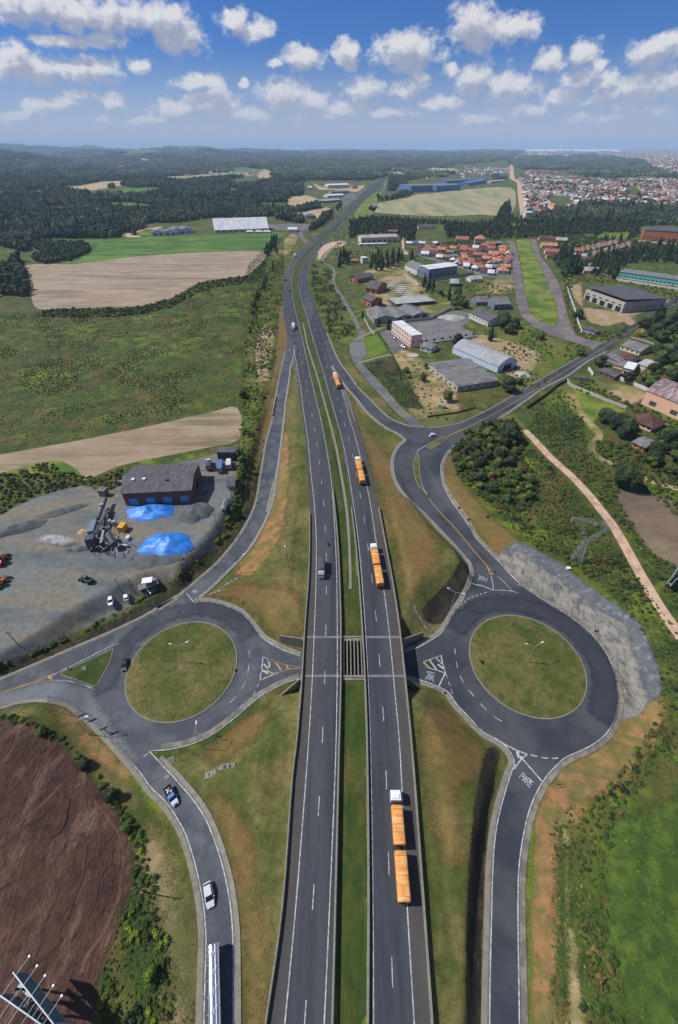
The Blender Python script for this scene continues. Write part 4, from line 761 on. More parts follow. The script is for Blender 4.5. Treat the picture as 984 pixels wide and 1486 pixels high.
# right side edges
edge(T_(700, 1100, 3.465, [(188, 1800), (185, 1337), (182, 1100), (178, 800), (180, 600), (195, 450), (225, 300), (260, 200), (310, 110), (370, 40)]) + T_(740, 840, 4.033, [(330, 1045), (450, 990), (540, 930), (600, 850), (630, 740), (628, 640), (600, 520), (540, 400), (440, 290), (300, 190), (170, 110), (60, 30)]) + T_(660, 780, 9.84, [(960, 690), (800, 540), (600, 320), (400, 120), (290, 0)]) + [(679, 761), (658, 732), (643.6, 705.7), (639.6, 684.5), (641, 671), (650, 655.5), (663.4, 643.6), (687, 629), (713.6, 613), (740, 596.5), (765, 579), (789.6, 562), (822, 545.7), (851.6, 524.6), (879, 510)], -1, (.5, 1.5), mt='concrete_old')
edge(T_(560, 840, 3.785, [(90, 530), (200, 560), (290, 595), (350, 630), (380, 680), (450, 755), (530, 840), (620, 890), (680, 950), (703, 1000), (700, 1040)]) + T_(700, 1100, 3.465, [(150, 60), (120, 150), (80, 300), (60, 430), (50, 600), (45, 800), (38, 1100), (35, 1337), (30, 1800)]), -1, (.45, 1.55))
edge([(482.5, 532), (500, 558), (516, 576), (532.5, 597), (549, 612), (565, 623), (576, 628), (588, 637), (589, 640), (580, 648), (573, 660), (570.5, 677.6), (575, 697), (585, 714), (604, 733), (625, 754), (646, 776)] + T_(660, 780, 9.84, [(0, 105), (120, 240), (220, 360), (260, 470), (258, 540), (240, 600), (200, 720), (120, 870), (70, 960)]) + T_(560, 840, 3.785, [(410, 130), (360, 210), (310, 290), (270, 325), (170, 380), (95, 405)]), -1, (.4, 1.5))
edge([(474, 483), (483, 506), (493, 527), (507, 546), (519.5, 563), (532.5, 576), (549, 593), (565, 607), (581, 615), (597, 620)], 1, (.3, .9))
edge([(622, 622), (662, 616), (696, 602), (727.6, 585), (750, 571.5), (780, 554), (814, 534.5), (841, 519)], 1, (.2, .8))
ribbon('centre_line', wl(T_(600, 600, 3.785, [(85, 465), (100, 490), (160, 560), (240, 645), (330, 755), (400, 835)])+[(712, 828)]), -.22, -.06, .215, M['yellow_line'], step=1)
ribbon('centre_line', wl(T_(600, 600, 3.785, [(85, 465), (100, 490), (160, 560), (240, 645), (330, 755), (400, 835)])+[(712, 828)]), .06, .22, .215, M['yellow_line'], step=1)
ribbon('centre_line', wl([(650, 633), (672, 624), (700, 610), (735, 591), (770, 570), (815, 542), (865, 512), (925, 474), (1000, 430)]), .05, .2, .215, M['yellow_line'], step=2)
ribbon('centre_line', wl([(650, 633), (672, 624), (700, 610), (735, 591), (770, 570), (815, 542), (865, 512), (925, 474), (1000, 430)]), -.2, -.05, .215, M['yellow_line'], step=2)
mb = MB(); my = MB()
def ln(px, w_=.25, m_=mb, off=.22): ribbon('x', wl(px, 0), -w_/2, w_/2, off, None, step=.6, mb=m_)
def lnd(px, on, per, w_=.2, m_=mb): dashes(m_, wl(px, 4), -w_/2, w_/2, .22, on, per)
B_ = lambda p: T_(220, 840, 3.785, p); A_ = lambda p: T_(0, 860, 3.785, p); G_ = lambda p: T_(560, 840, 3.785, p); Z_ = lambda p: T_(660, 780, 9.84, p)
# left entry from the underpass
ln(B_([(612, 430), (608, 480), (600, 530), (595, 560)]), .35); ln(B_([(612, 430), (640, 440), (652, 465)]), .25); ln(B_([(640, 440), (650, 480), (640, 495), (618, 470)]), .5); ln(B_([(595, 560), (640, 540), (690, 518)]), .3); ln(B_([(603, 500), (640, 522)]), .6)
ln(B_([(682, 462), (712, 502)]), .55, my); ln(B_([(630, 505), (672, 524)]), .55, my); ln(B_([(740, 478), (752, 494)]), .5, my); ln(B_([(640, 440), (720, 470), (815, 488)]), .12, my); ln(B_([(690, 518), (750, 498), (815, 490)]), .18, my)
lnd(B_([(535, 395), (538, 450), (528, 520), (505, 590), (455, 660), (380, 720)]), 2.6, 5.2); lnd(B_([(590, 575), (570, 620), (545, 665), (500, 710)]), 1.3, 2.6)
lnd(A_([(655, 285), (690, 250), (740, 210), (800, 160), (870, 110)]), 1.3, 2.6); lnd(A_([(528, 545), (522, 600), (518, 680)]), 1.4, 2.8)
ln(A_([(268, 458), (288, 482)]), .8, my); ln(A_([(205, 482), (216, 494)]), .5, my)
lnd(A_([(786, 905), (840, 870), (880, 872)]), 1.6, 3.2)
# right entry from the underpass
ln(G_([(302, 422), (312, 470), (328, 520)]), .35); ln(G_([(302, 422), (240, 445), (205, 458)]), .2); ln(G_([(238, 446), (278, 500)]), .45); ln(G_([(272, 434), (310, 470)]), .35); ln(G_([(285, 472), (322, 500)]), .5); ln(G_([(190, 480), (250, 495), (325, 518)]), .25); ln(G_([(325, 520), (290, 592)]), .4)
ln(G_([(205, 458), (240, 492)]), .5, my); ln(G_([(190, 480), (225, 488)]), .2, my)
lnd(G_([(330, 525), (345, 570), (360, 615), (378, 660)]), 1.4, 2.4); lnd(G_([(378, 380), (385, 450), (405, 530), (445, 600), (500, 665), (560, 730), (620, 775), (700, 815)]), 2.4, 4.8)
# entry from the upper ramp
ln(Z_([(230, 650), (380, 690), (545, 755)]), .35); ln(Z_([(515, 560), (545, 680), (548, 755)]), .25); ln(Z_([(610, 560), (700, 640), (825, 775)]), .2); ln(Z_([(548, 762), (680, 755), (825, 775), (905, 795)]), .2)
ln(Z_([(455, 410), (520, 545), (550, 490)]), .35, my); lnd(Z_([(80, 970), (200, 880), (330, 825), (470, 780)]), 1.0, 1.9, .3)
# south-east exit
ln(G_([(600, 880), (660, 915), (720, 945), (775, 965)]), .35); ln(G_([(775, 965), (745, 988), (705, 1045)]), .35); ln(G_([(650, 935), (660, 915)]), .9); ln(G_([(725, 950), (722, 975), (745, 985)]), .8); ln(G_([(745, 985), (855, 1112)]), .4); ln(G_([(700, 1025), (715, 1030)]), .7)
lnd(G_([(795, 968), (850, 982), (910, 988), (980, 982)]), 1.7, 2.7, .3)
# junction
ln(T_(600, 600, 3.785, [(22, 205), (68, 178)]), .4); ln(T_(600, 600, 3.785, [(22, 205), (35, 330), (52, 410)]), .15); ln(T_(600, 600, 3.785, [(50, 412), (75, 450)]), .5, my)
ln(T_(600, 600, 3.785, [(188, 130), (240, 100), (300, 80)]), .3, my)
tag(mb.build('road_marking', M['white_line']), kind='structure'); tag(my.build('yellow_marking', M['yellow_line']), kind='structure')
# PARE painted on the asphalt
def pare(p_base, p_dir, p_side, hgt, wid, name='stop_lettering'):
    """letters run from p_base towards p_side; their tops point towards p_dir"""
    b = Vector(Pp(*p_base)[0]); u = (Vector(Pp(*p_side)[0])-b); L = u.length; u.normalize(); d = (Vector(Pp(*p_dir)[0])-b).normalized()
    strokes = {'P': [((0, 0), (0, 1)), ((0, 1), (.8, 1)), ((.8, 1), (.8, .5)), ((.8, .5), (0, .5))], 'A': [((0, 0), (.4, 1)), ((.4, 1), (.8, 0)), ((.15, .35), (.65, .35))],
               'R': [((0, 0), (0, 1)), ((0, 1), (.8, 1)), ((.8, 1), (.8, .5)), ((.8, .5), (0, .5)), ((.3, .5), (.8, 0))], 'E': [((0, 0), (0, 1)), ((0, 1), (.8, 1)), ((0, .5), (.65, .5)), ((0, 0), (.8, 0))]}
    m_ = MB(); adv = L/4
    for i, ch in enumerate('PARE'):
        for (x0, y0), (x1, y1) in strokes[ch]:
            q0 = b+u*(adv*(i+x0*.88))+d*(y0*hgt); q1 = b+u*(adv*(i+x1*.88))+d*(y1*hgt)
            e = (q1-q0).normalized(); nrm = Vector((-e.y, e.x))*wid/2; q0 = q0-e*wid*.4; q1 = q1+e*wid*.4
            pts = [q0-nrm, q1-nrm, q1+nrm, q0+nrm]; m_.add([(p.x, p.y, float(Hz(p.x, p.y))+.235+.002*i) for p in pts], [(0, 1, 2, 3)])
    tag(m_.build(name, M['white_line']), kind='structure')
pare(G_([(731, 1092)])[0], G_([(757, 1062)])[0], G_([(795, 1152)])[0], 1.75, .2)
# the one by the underpass reads from the right, the one on the upper ramp reads towards the camera's far side
pare(G_([(268, 520)])[0], G_([(225, 508)])[0], G_([(258, 572)])[0], 2.3, .16)
pare(Z_([(462, 580)])[0], Z_([(445, 665)])[0], Z_([(328, 545)])[0], 2.1, .17)
pare(T_(150, 620, 3.936, [(545, 935)])[0], T_(150, 620, 3.936, [(515, 965)])[0], T_(150, 620, 3.936, [(515, 930)])[0], 1.3, .12)
# median drain
ribbon('median_drain', wl([(440, 470), (446, 500), (452, 520), (462, 552), (471, 585), (480, 617), (489, 655), (497, 700), (503, 740), (506, 780), (508, 830), (508, 855)]), -.55, .55, .06, M['concrete'], h=.06, step=2)
ribbon('drain_channel', wl([(485, 655), (493, 700), (499.6, 740), (504, 780), (505.5, 820), (506, 850)]), -.12, .12, .13, M['sign_black'], step=3)
# ---------------------------------------------------------------- barriers and the overpass
def line_at(l, off, y0, y1, step=2.0):
    Y = np.arange(y0, y1, step); return np.stack([xat(l, Y)+off, Y], 1)
for l, off, y1, lb in ((wL0, .15, 136, 'long concrete barrier on the outer left edge of the left carriageway'), (wL3, .1, 152, 'concrete barrier between the left carriageway and the grass median'),
                       (wR0, -.1, 140, 'concrete barrier between the grass median and the right carriageway'), (wR3, -.1, 139, 'concrete barrier along the outer right edge of the right carriageway')):
    m_ = MB(); q = line_at(l, off, -24, y1); n_ = normals(q); rings = []
    for i in range(len(q)):
        zz = .02
        rings.append([(q[i][0]+n_[i][0]*a, q[i][1]+n_[i][1]*a, zz+z) for a, z in ((-.30, 0), (-.28, .12), (-.13, .35), (-.11, 1.08), (.11, 1.08), (.13, .35), (.28, .12), (.30, 0))])
    m_.loft(rings); tag(m_.build('concrete_barrier', M['concrete']), lb, 'barrier')
def wallseg(m_, a, b, z0, z1, th=.35, zb=None, mi=0):
    """wall from a to b (x, y, top z) down to zb"""
    a, b = Vector(a), Vector(b); d = (b-a); d.z = 0; d.normalize(); n_ = Vector((-d.y, d.x, 0))*th/2
    P_ = [(a-n_), (b-n_), (b+n_), (a+n_)]
    vs = [(p.x, p.y, z0) for p in (P_[0],)]+[(P_[1].x, P_[1].y, z1), (P_[2].x, P_[2].y, z1), (P_[3].x, P_[3].y, z0)]
    top = [(P_[0].x, P_[0].y, a.z), (P_[1].x, P_[1].y, b.z), (P_[2].x, P_[2].y, b.z), (P_[3].x, P_[3].y, a.z)]
    m_.add(vs+top, [(3, 2, 1, 0), (4, 5, 6, 7), (0, 1, 5, 4), (1, 2, 6, 5), (2, 3, 7, 6), (3, 0, 4, 7)], mi)
ov = thing('overpass', 'concrete highway overpass above the road joining the two roundabouts, with open beams in its median', 'overpass')
for a, b in ((wL0, wL3), (wR0, wR3)):
    m_ = MB(); x0a, x1a, x0b, x1b = float(xat(a, 61.2)), float(xat(b, 61.2)), float(xat(a, 75.6)), float(xat(b, 75.6))
    m_.add([(x0a-.2, 61.2, -.95), (x1a+.2, 61.2, -.95), (x1b+.2, 75.6, -.95), (x0b-.2, 75.6, -.95), (x0a-.2, 61.2, .10), (x1a+.2, 61.2, .10), (x1b+.2, 75.6, .10), (x0b-.2, 75.6, .10)],
           [(3, 2, 1, 0), (4, 5, 6, 7), (0, 1, 5, 4), (1, 2, 6, 5), (2, 3, 7, 6), (3, 0, 4, 7)]); m_.build('deck', M['concrete_old'], ov)
for y0, y1 in ((60.7, 62.3), (73.8, 75.3)):
    m_ = MB(); xa, xb = float(xat(wL0, y0))-.6, float(xat(wR3, y0))+.6; m_.box(((xa+xb)/2, (y0+y1)/2, -DEP-.2), (xb-xa, y1-y0, DEP+.13)); m_.build('abutment', M['concrete_old'], ov)
xm0, xm1 = float(xat(wL3, 68))+.9, float(xat(wR0, 68))-.9
for i in range(6):
    x = xm0+(xm1-xm0)*i/5; dx = (float(xat(wL3, 74))-float(xat(wL3, 62)))*.9
    m_ = MB(); m_.beam((x-dx/2-.0, 62.2, -.35), (x+dx/2, 73.9, -.35), .30, .9); m_.build('beam', M['concrete'], ov)
for y in (GAP0-.1, GAP1+.1):
    m_ = MB(); xa, xb = float(xat(wL3, y))+.3, float(xat(wR0, y))-.3; m_.box(((xa+xb)/2, y, -.1), (xb-xa, .5, .38)); m_.build('coping', M['concrete'], ov)
def wing(side, Yc, px, py, zt, z0=.25):
    X0 = float(xat(wL0 if side < 0 else wR3, Yc)) + side*.1; X, Y = P0z(px, py, zt); m_ = MB(); wallseg(m_, (X0, Yc, z0), (float(X), float(Y), zt), -DEP-.3, -DEP-.3); m_.build('wing_wall', M['concrete'], ov)
wing(1, 74.3, 615, 917, -2.2, -.25); wing(1, 61.8, 614, 999, -4.7, -.3); wing(-1, 74.3, 406, 922, -1.0); wing(-1, 61.8, 396, 1018, -4.8, -.3)
# small drainage works
def steps(name, label, cells, w, material='concrete_old', dark='sign_black', h=.25):
    """stepped chute: boxes along the traced cells with dark openings"""
    q = [pt(*c) for c in cells]; o = (q[0]+q[-1])/2; t_ = thing(name, label, 'drain', o); m_ = MB()
    for i in range(len(q)-1):
        a, b = q[i]-o, q[i+1]-o; m_.beam(a+Vector((0, 0, -.02)), b+Vector((0, 0, -.02)), w, .42)
        for f in (.25, .6) if (b-a).length > 2.5 else (.5,):
            p = a.lerp(b, f); e = (b-a).normalized(); n_ = Vector((-e.y, e.x, 0)); r_ = a.lerp(b, f+.13)
            d_ = MB(); d_.add([tuple(p-n_*w*.3+Vector((0, 0, .26))), tuple(r_-n_*w*.3+Vector((0, 0, .26))), tuple(r_+n_*w*.3+Vector((0, 0, .26))), tuple(p+n_*w*.3+Vector((0, 0, .26)))], [(0, 1, 2, 3)]); d_.build('opening', M[dark], t_)
    m_.build('channel', M[material], t_); return t_
steps('drainage_steps', 'stepped concrete drainage chute on the grass below the left roundabout', T_(220, 840, 3.785, [(295, 1085), (335, 1070), (375, 1040), (460, 1025)]), 1.5)
steps('drainage_ditch', 'concrete ditch with a dark slot in the grass above the left roundabout', T_(150, 620, 3.936, [(610, 955), (665, 935), (700, 900), (770, 862)]), 1.0)
steps('drainage_ditch', 'concrete ditch running down the grass beside the dark bank right of the highway', T_(440, 730, 3.786, [(585, 480), (612, 580), (640, 630), (672, 685), (730, 725)]), .8)
def slab_box(label, px, s, hgt=.25, rot=.4):
    p = pt(*px); t_ = thing('drain_box', label, 'drain', p, rot); MB().box((0, 0, -.3), (s, s, hgt+.3)).build('frame', M['concrete'], t_); MB().box((0, 0, hgt), (s*.6, s*.6, .02)).build('grate', M['dark_steel'], t_)
slab_box('square concrete drain box at the sharp nose below the left roundabout', (248, 1104), 1.6)
slab_box('concrete drain box in the grass of the triangular island', (122, 971), 1.3, .35); slab_box('concrete drain box in the middle of the left roundabout island', (263, 969), 1.3, .4)
slab_box('concrete drain box on the pavement north of the left roundabout exit', (394, 930), 1.0); slab_box('concrete drain box on the pavement south of the left roundabout exit', (382, 1014), 1.1)
slab_box('concrete drain box on the pavement beside the orange slope', (813, 1114), 1.6, .2, .8); slab_box('concrete drain box on the pavement right of the underpass mouth', (646, 1007), 1.0)
slab_box('concrete drain box on the pavement below the right roundabout entry', (692, 1057), 1.1)

# ---------------------------------------------------------------- posts, lamps, signs, pylons
def pole(m_, p, q, r0, r1, n=6): m_.beam(p, q, r0*2, r0*2, n=n, w2=r1*2)
def street_lamp(label, px, h=10.0, arms=((1, .3),), col='galv', group=None):
    p = pt(*px); t_ = thing('street_lamp', label, 'street lamp', p, 0, group)
    m_ = MB(); pole(m_, (0, 0, -.3), (0, 0, h), .12, .06); m_.build('pole', M[col], t_)
    for ax, ay in arms:
        L = 2.2; l_ = math.hypot(ax, ay); ax, ay = ax/l_, ay/l_
        a = MB(); a.beam((0, 0, h-.1), (ax*L, ay*L, h+.45), .09, .08); a.build('arm', M[col], t_)
        b = MB(); b.beam((ax*L, ay*L, h+.47), (ax*(L+.9), ay*(L+.9), h+.56), .26, .14); b.build('lamp_head', M['lamp_white'], t_)
    return t_
street_lamp('tall street lamp with two arms in the centre of the left roundabout island', (270, 961.5), 9.5, ((1, .5), (-1, .2)))
street_lamp('tall white street lamp with two arms in the centre of the right roundabout island', (763.4, 961.5), 9.5, ((1, .45), (-1, .2)))
street_lamp('street lamp at the lower edge of the left roundabout', (295, 1087), 10, ((-.1, 1),))
street_lamp('street lamp beside the verge left of the ramp below the roundabout', (130, 1066), 9, ((.9, .3),))
street_lamp('street lamp leaning over the road above the left roundabout', (225, 880), 9.5, ((.6, -.6),))
street_lamp('dark lamp post on the grass between the left ramp and the highway', (349, 832), 9.5, ((1, .2),), 'wood_pole')
street_lamp('dark lamp post on the grass beside the highway barrier left of the grey truck', (419, 823), 8, ((-.4, 1),), 'wood_pole')
street_lamp('street lamp on the pavement above the right roundabout entry', (654, 884), 9.5, ((1, -.4), (-1, .6)))
def utility_pole(label, px, h=8.0, rz=.3, group='utility poles along the gravel yard'):
    p = pt(*px); t_ = thing('utility_pole', label, 'pole', p, rz, group)
    m_ = MB(); pole(m_, (0, 0, -.3), (0, 0, h), .15, .09); m_.build('pole', M['wood_pole'], t_)
    c = MB(); c.beam((-.9, 0, h-.5), (.9, 0, h-.5), .12); c.build('crossarm', M['wood_pole'], t_)
    for s in (-.75, 0, .75): i = MB(); i.beam((s, 0, h-.45), (s, 0, h-.2), .09, n=6); i.build('insulator', M['white_paint'], t_)
for lb, px in (('utility pole between the two white cars at the yard hedge and the booth', (197, 861)), ('utility pole behind the white car nearest the yard hedge', (178, 862)), ('utility pole in the hedge below the big blue tarp', (281, 814)),
               ('short utility pole in the hedge right of the big blue tarp', (316, 767)), ('utility pole beside the small dark hut at the yard edge', (337, 722)), ('utility pole in the hedge left of the triangular island', (29, 938)),
               ('utility pole in the shrubs left of the silver car', (214, 1296)), ('utility pole beside the field corner above the truck shed', (348, 652))):
    utility_pole(lb, px)
def sign(label, px, kind='round', face=(0, -1), h=2.2, s=.8):
    p = pt(*px); t_ = thing('road_sign', label, 'road sign', p, math.atan2(face[1], face[0])+math.pi/2)
    m_ = MB(); pole(m_, (0, 0, -.1), (0, 0, h+.3), .05, .05); m_.build('post', M['galv'], t_)
    b = MB(); n = {'round': 14, 'tri': 3, 'rect': 4, 'oct': 8}[kind]; r_ = s/2
    ang = [2*math.pi*(i+.5)/n+(-math.pi/2 if kind == 'tri' else 0)+(math.pi/3*0) for i in range(n)]
    pr = lambda y, k=1: [(math.cos(a)*r_*k*(1.3 if kind == 'rect' else 1), y, h+math.sin(a)*r_*k) for a in ang]
    b.loft([pr(-.06), pr(-.09)]); b.build('plate', M['red_paint'] if kind in ('tri', 'oct') else M['green_paint'] if kind == 'rect' else M['sign_white'], t_)
    return t_
for lb, px, k, f, h, s in (('small sign at the kerb north of the left roundabout exit', (348, 875), 'round', (-1, 0), 2, .8), ('small sign at the foot of the left wing wall', (407, 931), 'tri', (-1, .2), 2, .9),
    ('sign on the right rim of the left island', (338, 973), 'rect', (1, 0), 1.6, 1.1), ('sign on the verge below the left roundabout', (320, 1074), 'rect', (0, 1), 2.4, 1.6), ('small sign at the top rim of the left island', (276, 905), 'round', (0, 1), 1.4, .7),
    ('small sign on the verge left of the concrete pavement', (94, 1036), 'round', (0, -1), 2, .8), ('sign at the left tip of the triangular island', (101, 972), 'rect', (-1, -.3), 1.2, 1.0),
    ('sign with a white post at the left rim of the right island', (695, 962), 'rect', (-1, 0), 1.8, 1.5), ('small sign at the top rim of the right island', (741, 908), 'round', (0, 1), 1.5, .9),
    ('stop sign beside the PARE lettering on the upper ramp', (680, 846), 'oct', (0, 1), 2.2, .9), ('stop sign on the pavement right of the underpass', (638, 1005), 'oct', (-1, .4), 2.2, .9),
    ('sign on the pavement south-west of the right roundabout', (694, 1060), 'tri', (0, 1), 2, 1.0), ('sign at the inner rim of the road exit beside the rock cutting', (862, 922), 'rect', (0, 1), 2.4, 1.5),
    ('sign at the painted nose above the right roundabout', (716, 834), 'rect', (0, 1), 1.6, 1.2), ('pair sign on the orange slope beside the right exit road', (807, 1142), 'rect', (0, -1), 2.2, 1.3),
    ('sign on the kerb left of the upper right ramp', (665, 743), 'rect', (0, -1), 2.4, 1.4), ('second sign along the dry bank right of the upper right ramp', (679, 760), 'rect', (0, -1), 2.4, 1.4),
    ('sign on the dry bank above the rock cutting', (706, 757), 'rect', (0, -1), 2.6, 1.6), ('sign at the highway nose beside the left ramp', (431, 566), 'round', (0, 1), 1.8, 1.0), ('sign in the median left of the orange truck by the right ramp', (476, 572), 'round', (0, -1), 1.6, .9),
    ('sign at the kerb of the right ramp before the junction', (565, 607), 'rect', (0, -1), 1.8, 1.1), ('sign beside the gravel road above the right ramp', (519, 563), 'rect', (0, -1), 1.8, 1.2), ('small sign on the junction island beside the white car', (644, 632), 'round', (0, -1), 1.6, .8)):
    sign(lb, px, k, f, h, s)
# big road signs placed by their shadows, grey plates nearly edge-on, left roundabout
for lb, p, hh in (('large square direction sign standing left of the lower ramp fork', (124, 1044), 3.4), ('large square direction sign at the fork beside the street lamp', (156, 1063), 3.4)):
    q = pt(*p); t_ = thing('direction_sign', lb, 'road sign', q, .55); MB().beam((0, 0, -.2), (0, 0, hh-.6), .16).build('post', M['galv'], t_); MB().box((0, 0, hh-1.1), (1.9, .06, 1.2)).build('plate', M['galv'], t_)
def lattice_pylon(label, px, h=20.0, rz=0.0, width=15.0, base=3.6):
    p = pt(*px); t_ = thing('pylon', label, 'pylon', p, rz); col = M['steel']
    w0, w1, hb = base, 1.1, h*.58; w_ = .10
    for sx in (-1, 1):
        for sy in (-1, 1): m_ = MB(); m_.beam((sx*w0/2, sy*w0/2, -.4), (sx*w1/2, sy*w1/2, hb), w_); m_.build('leg', col, t_)
    m_ = MB(); n = 6
    for k in range(n):
        f0, f1 = k/n, (k+1)/n; a0, a1 = (w0+(w1-w0)*f0)/2, (w0+(w1-w0)*f1)/2; z0, z1 = hb*f0, hb*f1
        for (x0, y0), (x1, y1) in (((-1, -1), (1, -1)), ((1, -1), (1, 1)), ((1, 1), (-1, 1)), ((-1, 1), (-1, -1))):
            m_.beam((x0*a0, y0*a0, z0), (x1*a1, y1*a1, z1), .05); m_.beam((x1*a0, y1*a0, z0), (x0*a1, y0*a1, z1), .05); m_.beam((x0*a1, y0*a1, z1), (x1*a1, y1*a1, z1), .05)
    m_.build('bracing', col, t_)
    for s in (-1, 1):                                     # delta head: two inclined masts and the cross beam
        m_ = MB()
        for yy in (-.4, .4): m_.beam((s*.4, yy, hb), (s*width*.27, yy*.7, h-1.2), .085); m_.beam((s*1.1, yy, hb-.4), (s*width*.33, yy*.7, h-1.2), .075)
        for k in range(5):
            f = k/5; xa, xb = s*(.4+(width*.27-.4)*f), s*(1.1+(width*.33-1.1)*(f+.2)); za, zb = hb+(h-1.2-hb)*f, hb+(h-1.2-hb)*(f+.2); m_.beam((xa, .35, za), (xb, .3, zb), .045); m_.beam((xb, -.35, za), (xa, -.3, zb), .045)
        m_.build('mast_arm', col, t_)
    m_ = MB()
    for yy in (-.4, .4): m_.beam((-width/2, yy, h-1.1), (width/2, yy, h-1.1), .08); m_.beam((-width/2, 0, h-1.0), (-width*.3, yy, h-.1), .06); m_.beam((width/2, 0, h-1.0), (width*.3, yy, h-.1), .06); m_.beam((-width*.3, yy, h-.1), (width*.3, yy, h-.1), .06)
    for k in range(14): x = -width/2+width*k/14; m_.beam((x, -.4, h-1.1), (x+width/14, .4, h-1.1), .04); m_.beam((x, .35, h-1.1), (x+width/28, .3, h-.15 if abs(x) < width*.3 else h-.8), .04)
    m_.build('cross_beam', col, t_)
    for x in (-width/2+.1, 0, width/2-.1): m_ = MB(); m_.beam((x, 0, h-1.1), (x, 0, h-2.7), .16, n=6); m_.build('insulator', M['white_paint'], t_)
    return t_
py1 = lattice_pylon('tall lattice pylon with a wide cross beam in the scrub beside the rock cutting', (835.5, 813), 20, -.42, 15)
py2 = lattice_pylon('lattice pylon on the green strip between the two side streets', (787, 436), 17, .2, 11, 3)
# white equipment box at its foot
q = pt(824, 826); b = MB(); b.box((0, 0, -.1), (1.3, .8, .9)); b.box((0, 0, .8), (1.5, 1.0, .08), 0, 0); tag(b.build('utility_cabinet', M['white_paint'], None, q), 'small white cabinet at the foot of the tall pylon', 'cabinet')

# ---------------------------------------------------------------- billboard in the lower left corner
def billboard(label, A, B, Cc, D, z0, z1, lamps, group=None):
    """V of two panels: A-B and C-D, top edges in photo pixels at height z1"""
    P_ = [Vector((*map(float, P0z(x, y, z1)), 0)) for x, y in (A, B, Cc, D)]; o = sum(P_, Vector())/4; o.z = 0
    t_ = thing('billboard', label, 'billboard', o)
    for k, (a, b) in enumerate(((P_[0]-o, P_[1]-o), (P_[2]-o, P_[3]-o))):
        a.z = b.z = 0; d = (b-a).normalized(); n_ = Vector((-d.y, d.x, 0)); L = (b-a).length
        m_ = MB()
        wallseg(m_, (a.x, a.y, z1), (b.x, b.y, z1), z0, z0, .12); m_.build('panel', M['teal_panel'], t_)
        m_ = MB(); m_.beam((a.x, a.y, z1+.05), (b.x, b.y, z1+.05), .16); m_.beam((a.x, a.y, z0), (b.x, b.y, z0), .16); m_.beam((a.x, a.y, z0), (a.x, a.y, z1), .16); m_.beam((b.x, b.y, z0), (b.x, b.y, z1), .16); m_.build('frame', M['light_rod'], t_)
        for i in range(lamps):
            c = a.lerp(b, (i+.35)/lamps); sgn = 1 if k == 0 else -1
            out_ = n_*sgn if (c+n_*sgn).length > c.length else -n_*sgn
            m_ = MB(); m_.beam(c+Vector((0, 0, z1-.1))-out_*1.4, c+out_*2.6+Vector((0, 0, z1+.5)), .06); h_ = c+out_*2.6+Vector((0, 0, z1+.5)); m_.build('lamp_rod', M['light_rod'], t_)
            m_ = MB(); m_.beam(h_-Vector((0, 0, .1)), h_+Vector((0, 0, .12)), .36, .36, n=8); m_.build('lamp', M['lamp_white'], t_)
    m_ = MB(); a, b = (P_[0]+P_[2])/2-o, (P_[1]+P_[3])/2-o; m_.beam((a.x, a.y, z0+.6), (b.x, b.y, z0+.6), .7, .12); m_.build('catwalk', M['steel'], t_)
    m_ = MB()
    for f in (.15, .5, .85):
        c = a.lerp(b, f); m_.beam((c.x, c.y, -.3), (c.x, c.y, z1-.6), .35, n=6)
        q0 = (P_[0]-o).lerp(P_[1]-o, f); q1 = (P_[2]-o).lerp(P_[3]-o, f); m_.beam((q0.x, q0.y, z0+1), (q1.x, q1.y, z0+1), .12); m_.beam((q0.x, q0.y, z1-1), (q1.x, q1.y, z1-1), .12)
    m_.build('support_mast', M['dark_steel'], t_)
    return t_
billboard('large teal V-shaped billboard with lamps on rods, standing on the bare soil in the corner', (19, 1411), (78, 1486), (-2, 1443), (62, 1488), 6.5, 11.5, 5)
billboard('small teal billboard cut off by the right picture edge below the bare field', (975, 838), (990, 815), (980, 842), (1000, 825), 2.5, 6.0, 0)
# ---------------------------------------------------------------- vehicles (built facing +y, front at +y)
def rr(y, hw, z0, z1, c=.12, ct=None):
    ct = ct if ct is not None else c
    return [(-hw+c, y, z0), (hw-c, y, z0), (hw, y, z0+c), (hw, y, z1-ct), (hw-ct, y, z1), (-hw+ct, y, z1), (-hw, y, z1-ct), (-hw, y, z0+c)]
def wheel(t_, x, y, r, w=.24, dual=False):
    m_ = MB(); n = 12; f = lambda xx, k: [(xx, y+math.cos(2*math.pi*i/n)*r*k, r+math.sin(2*math.pi*i/n)*r*k) for i in range(n)]
    m_.loft([f(x-w/2, .9), f(x-w/2+.03, 1), f(x+w/2-.03, 1), f(x+w/2, .9)]); o = m_.build('wheel', M['tyre'], t_)
    s = 1 if x > 0 else -1; h_ = MB(); h_.loft([f(x+s*(w/2-.01), .55), f(x+s*(w/2+.02), .45)]); h_.build('rim', M['rim'], o)
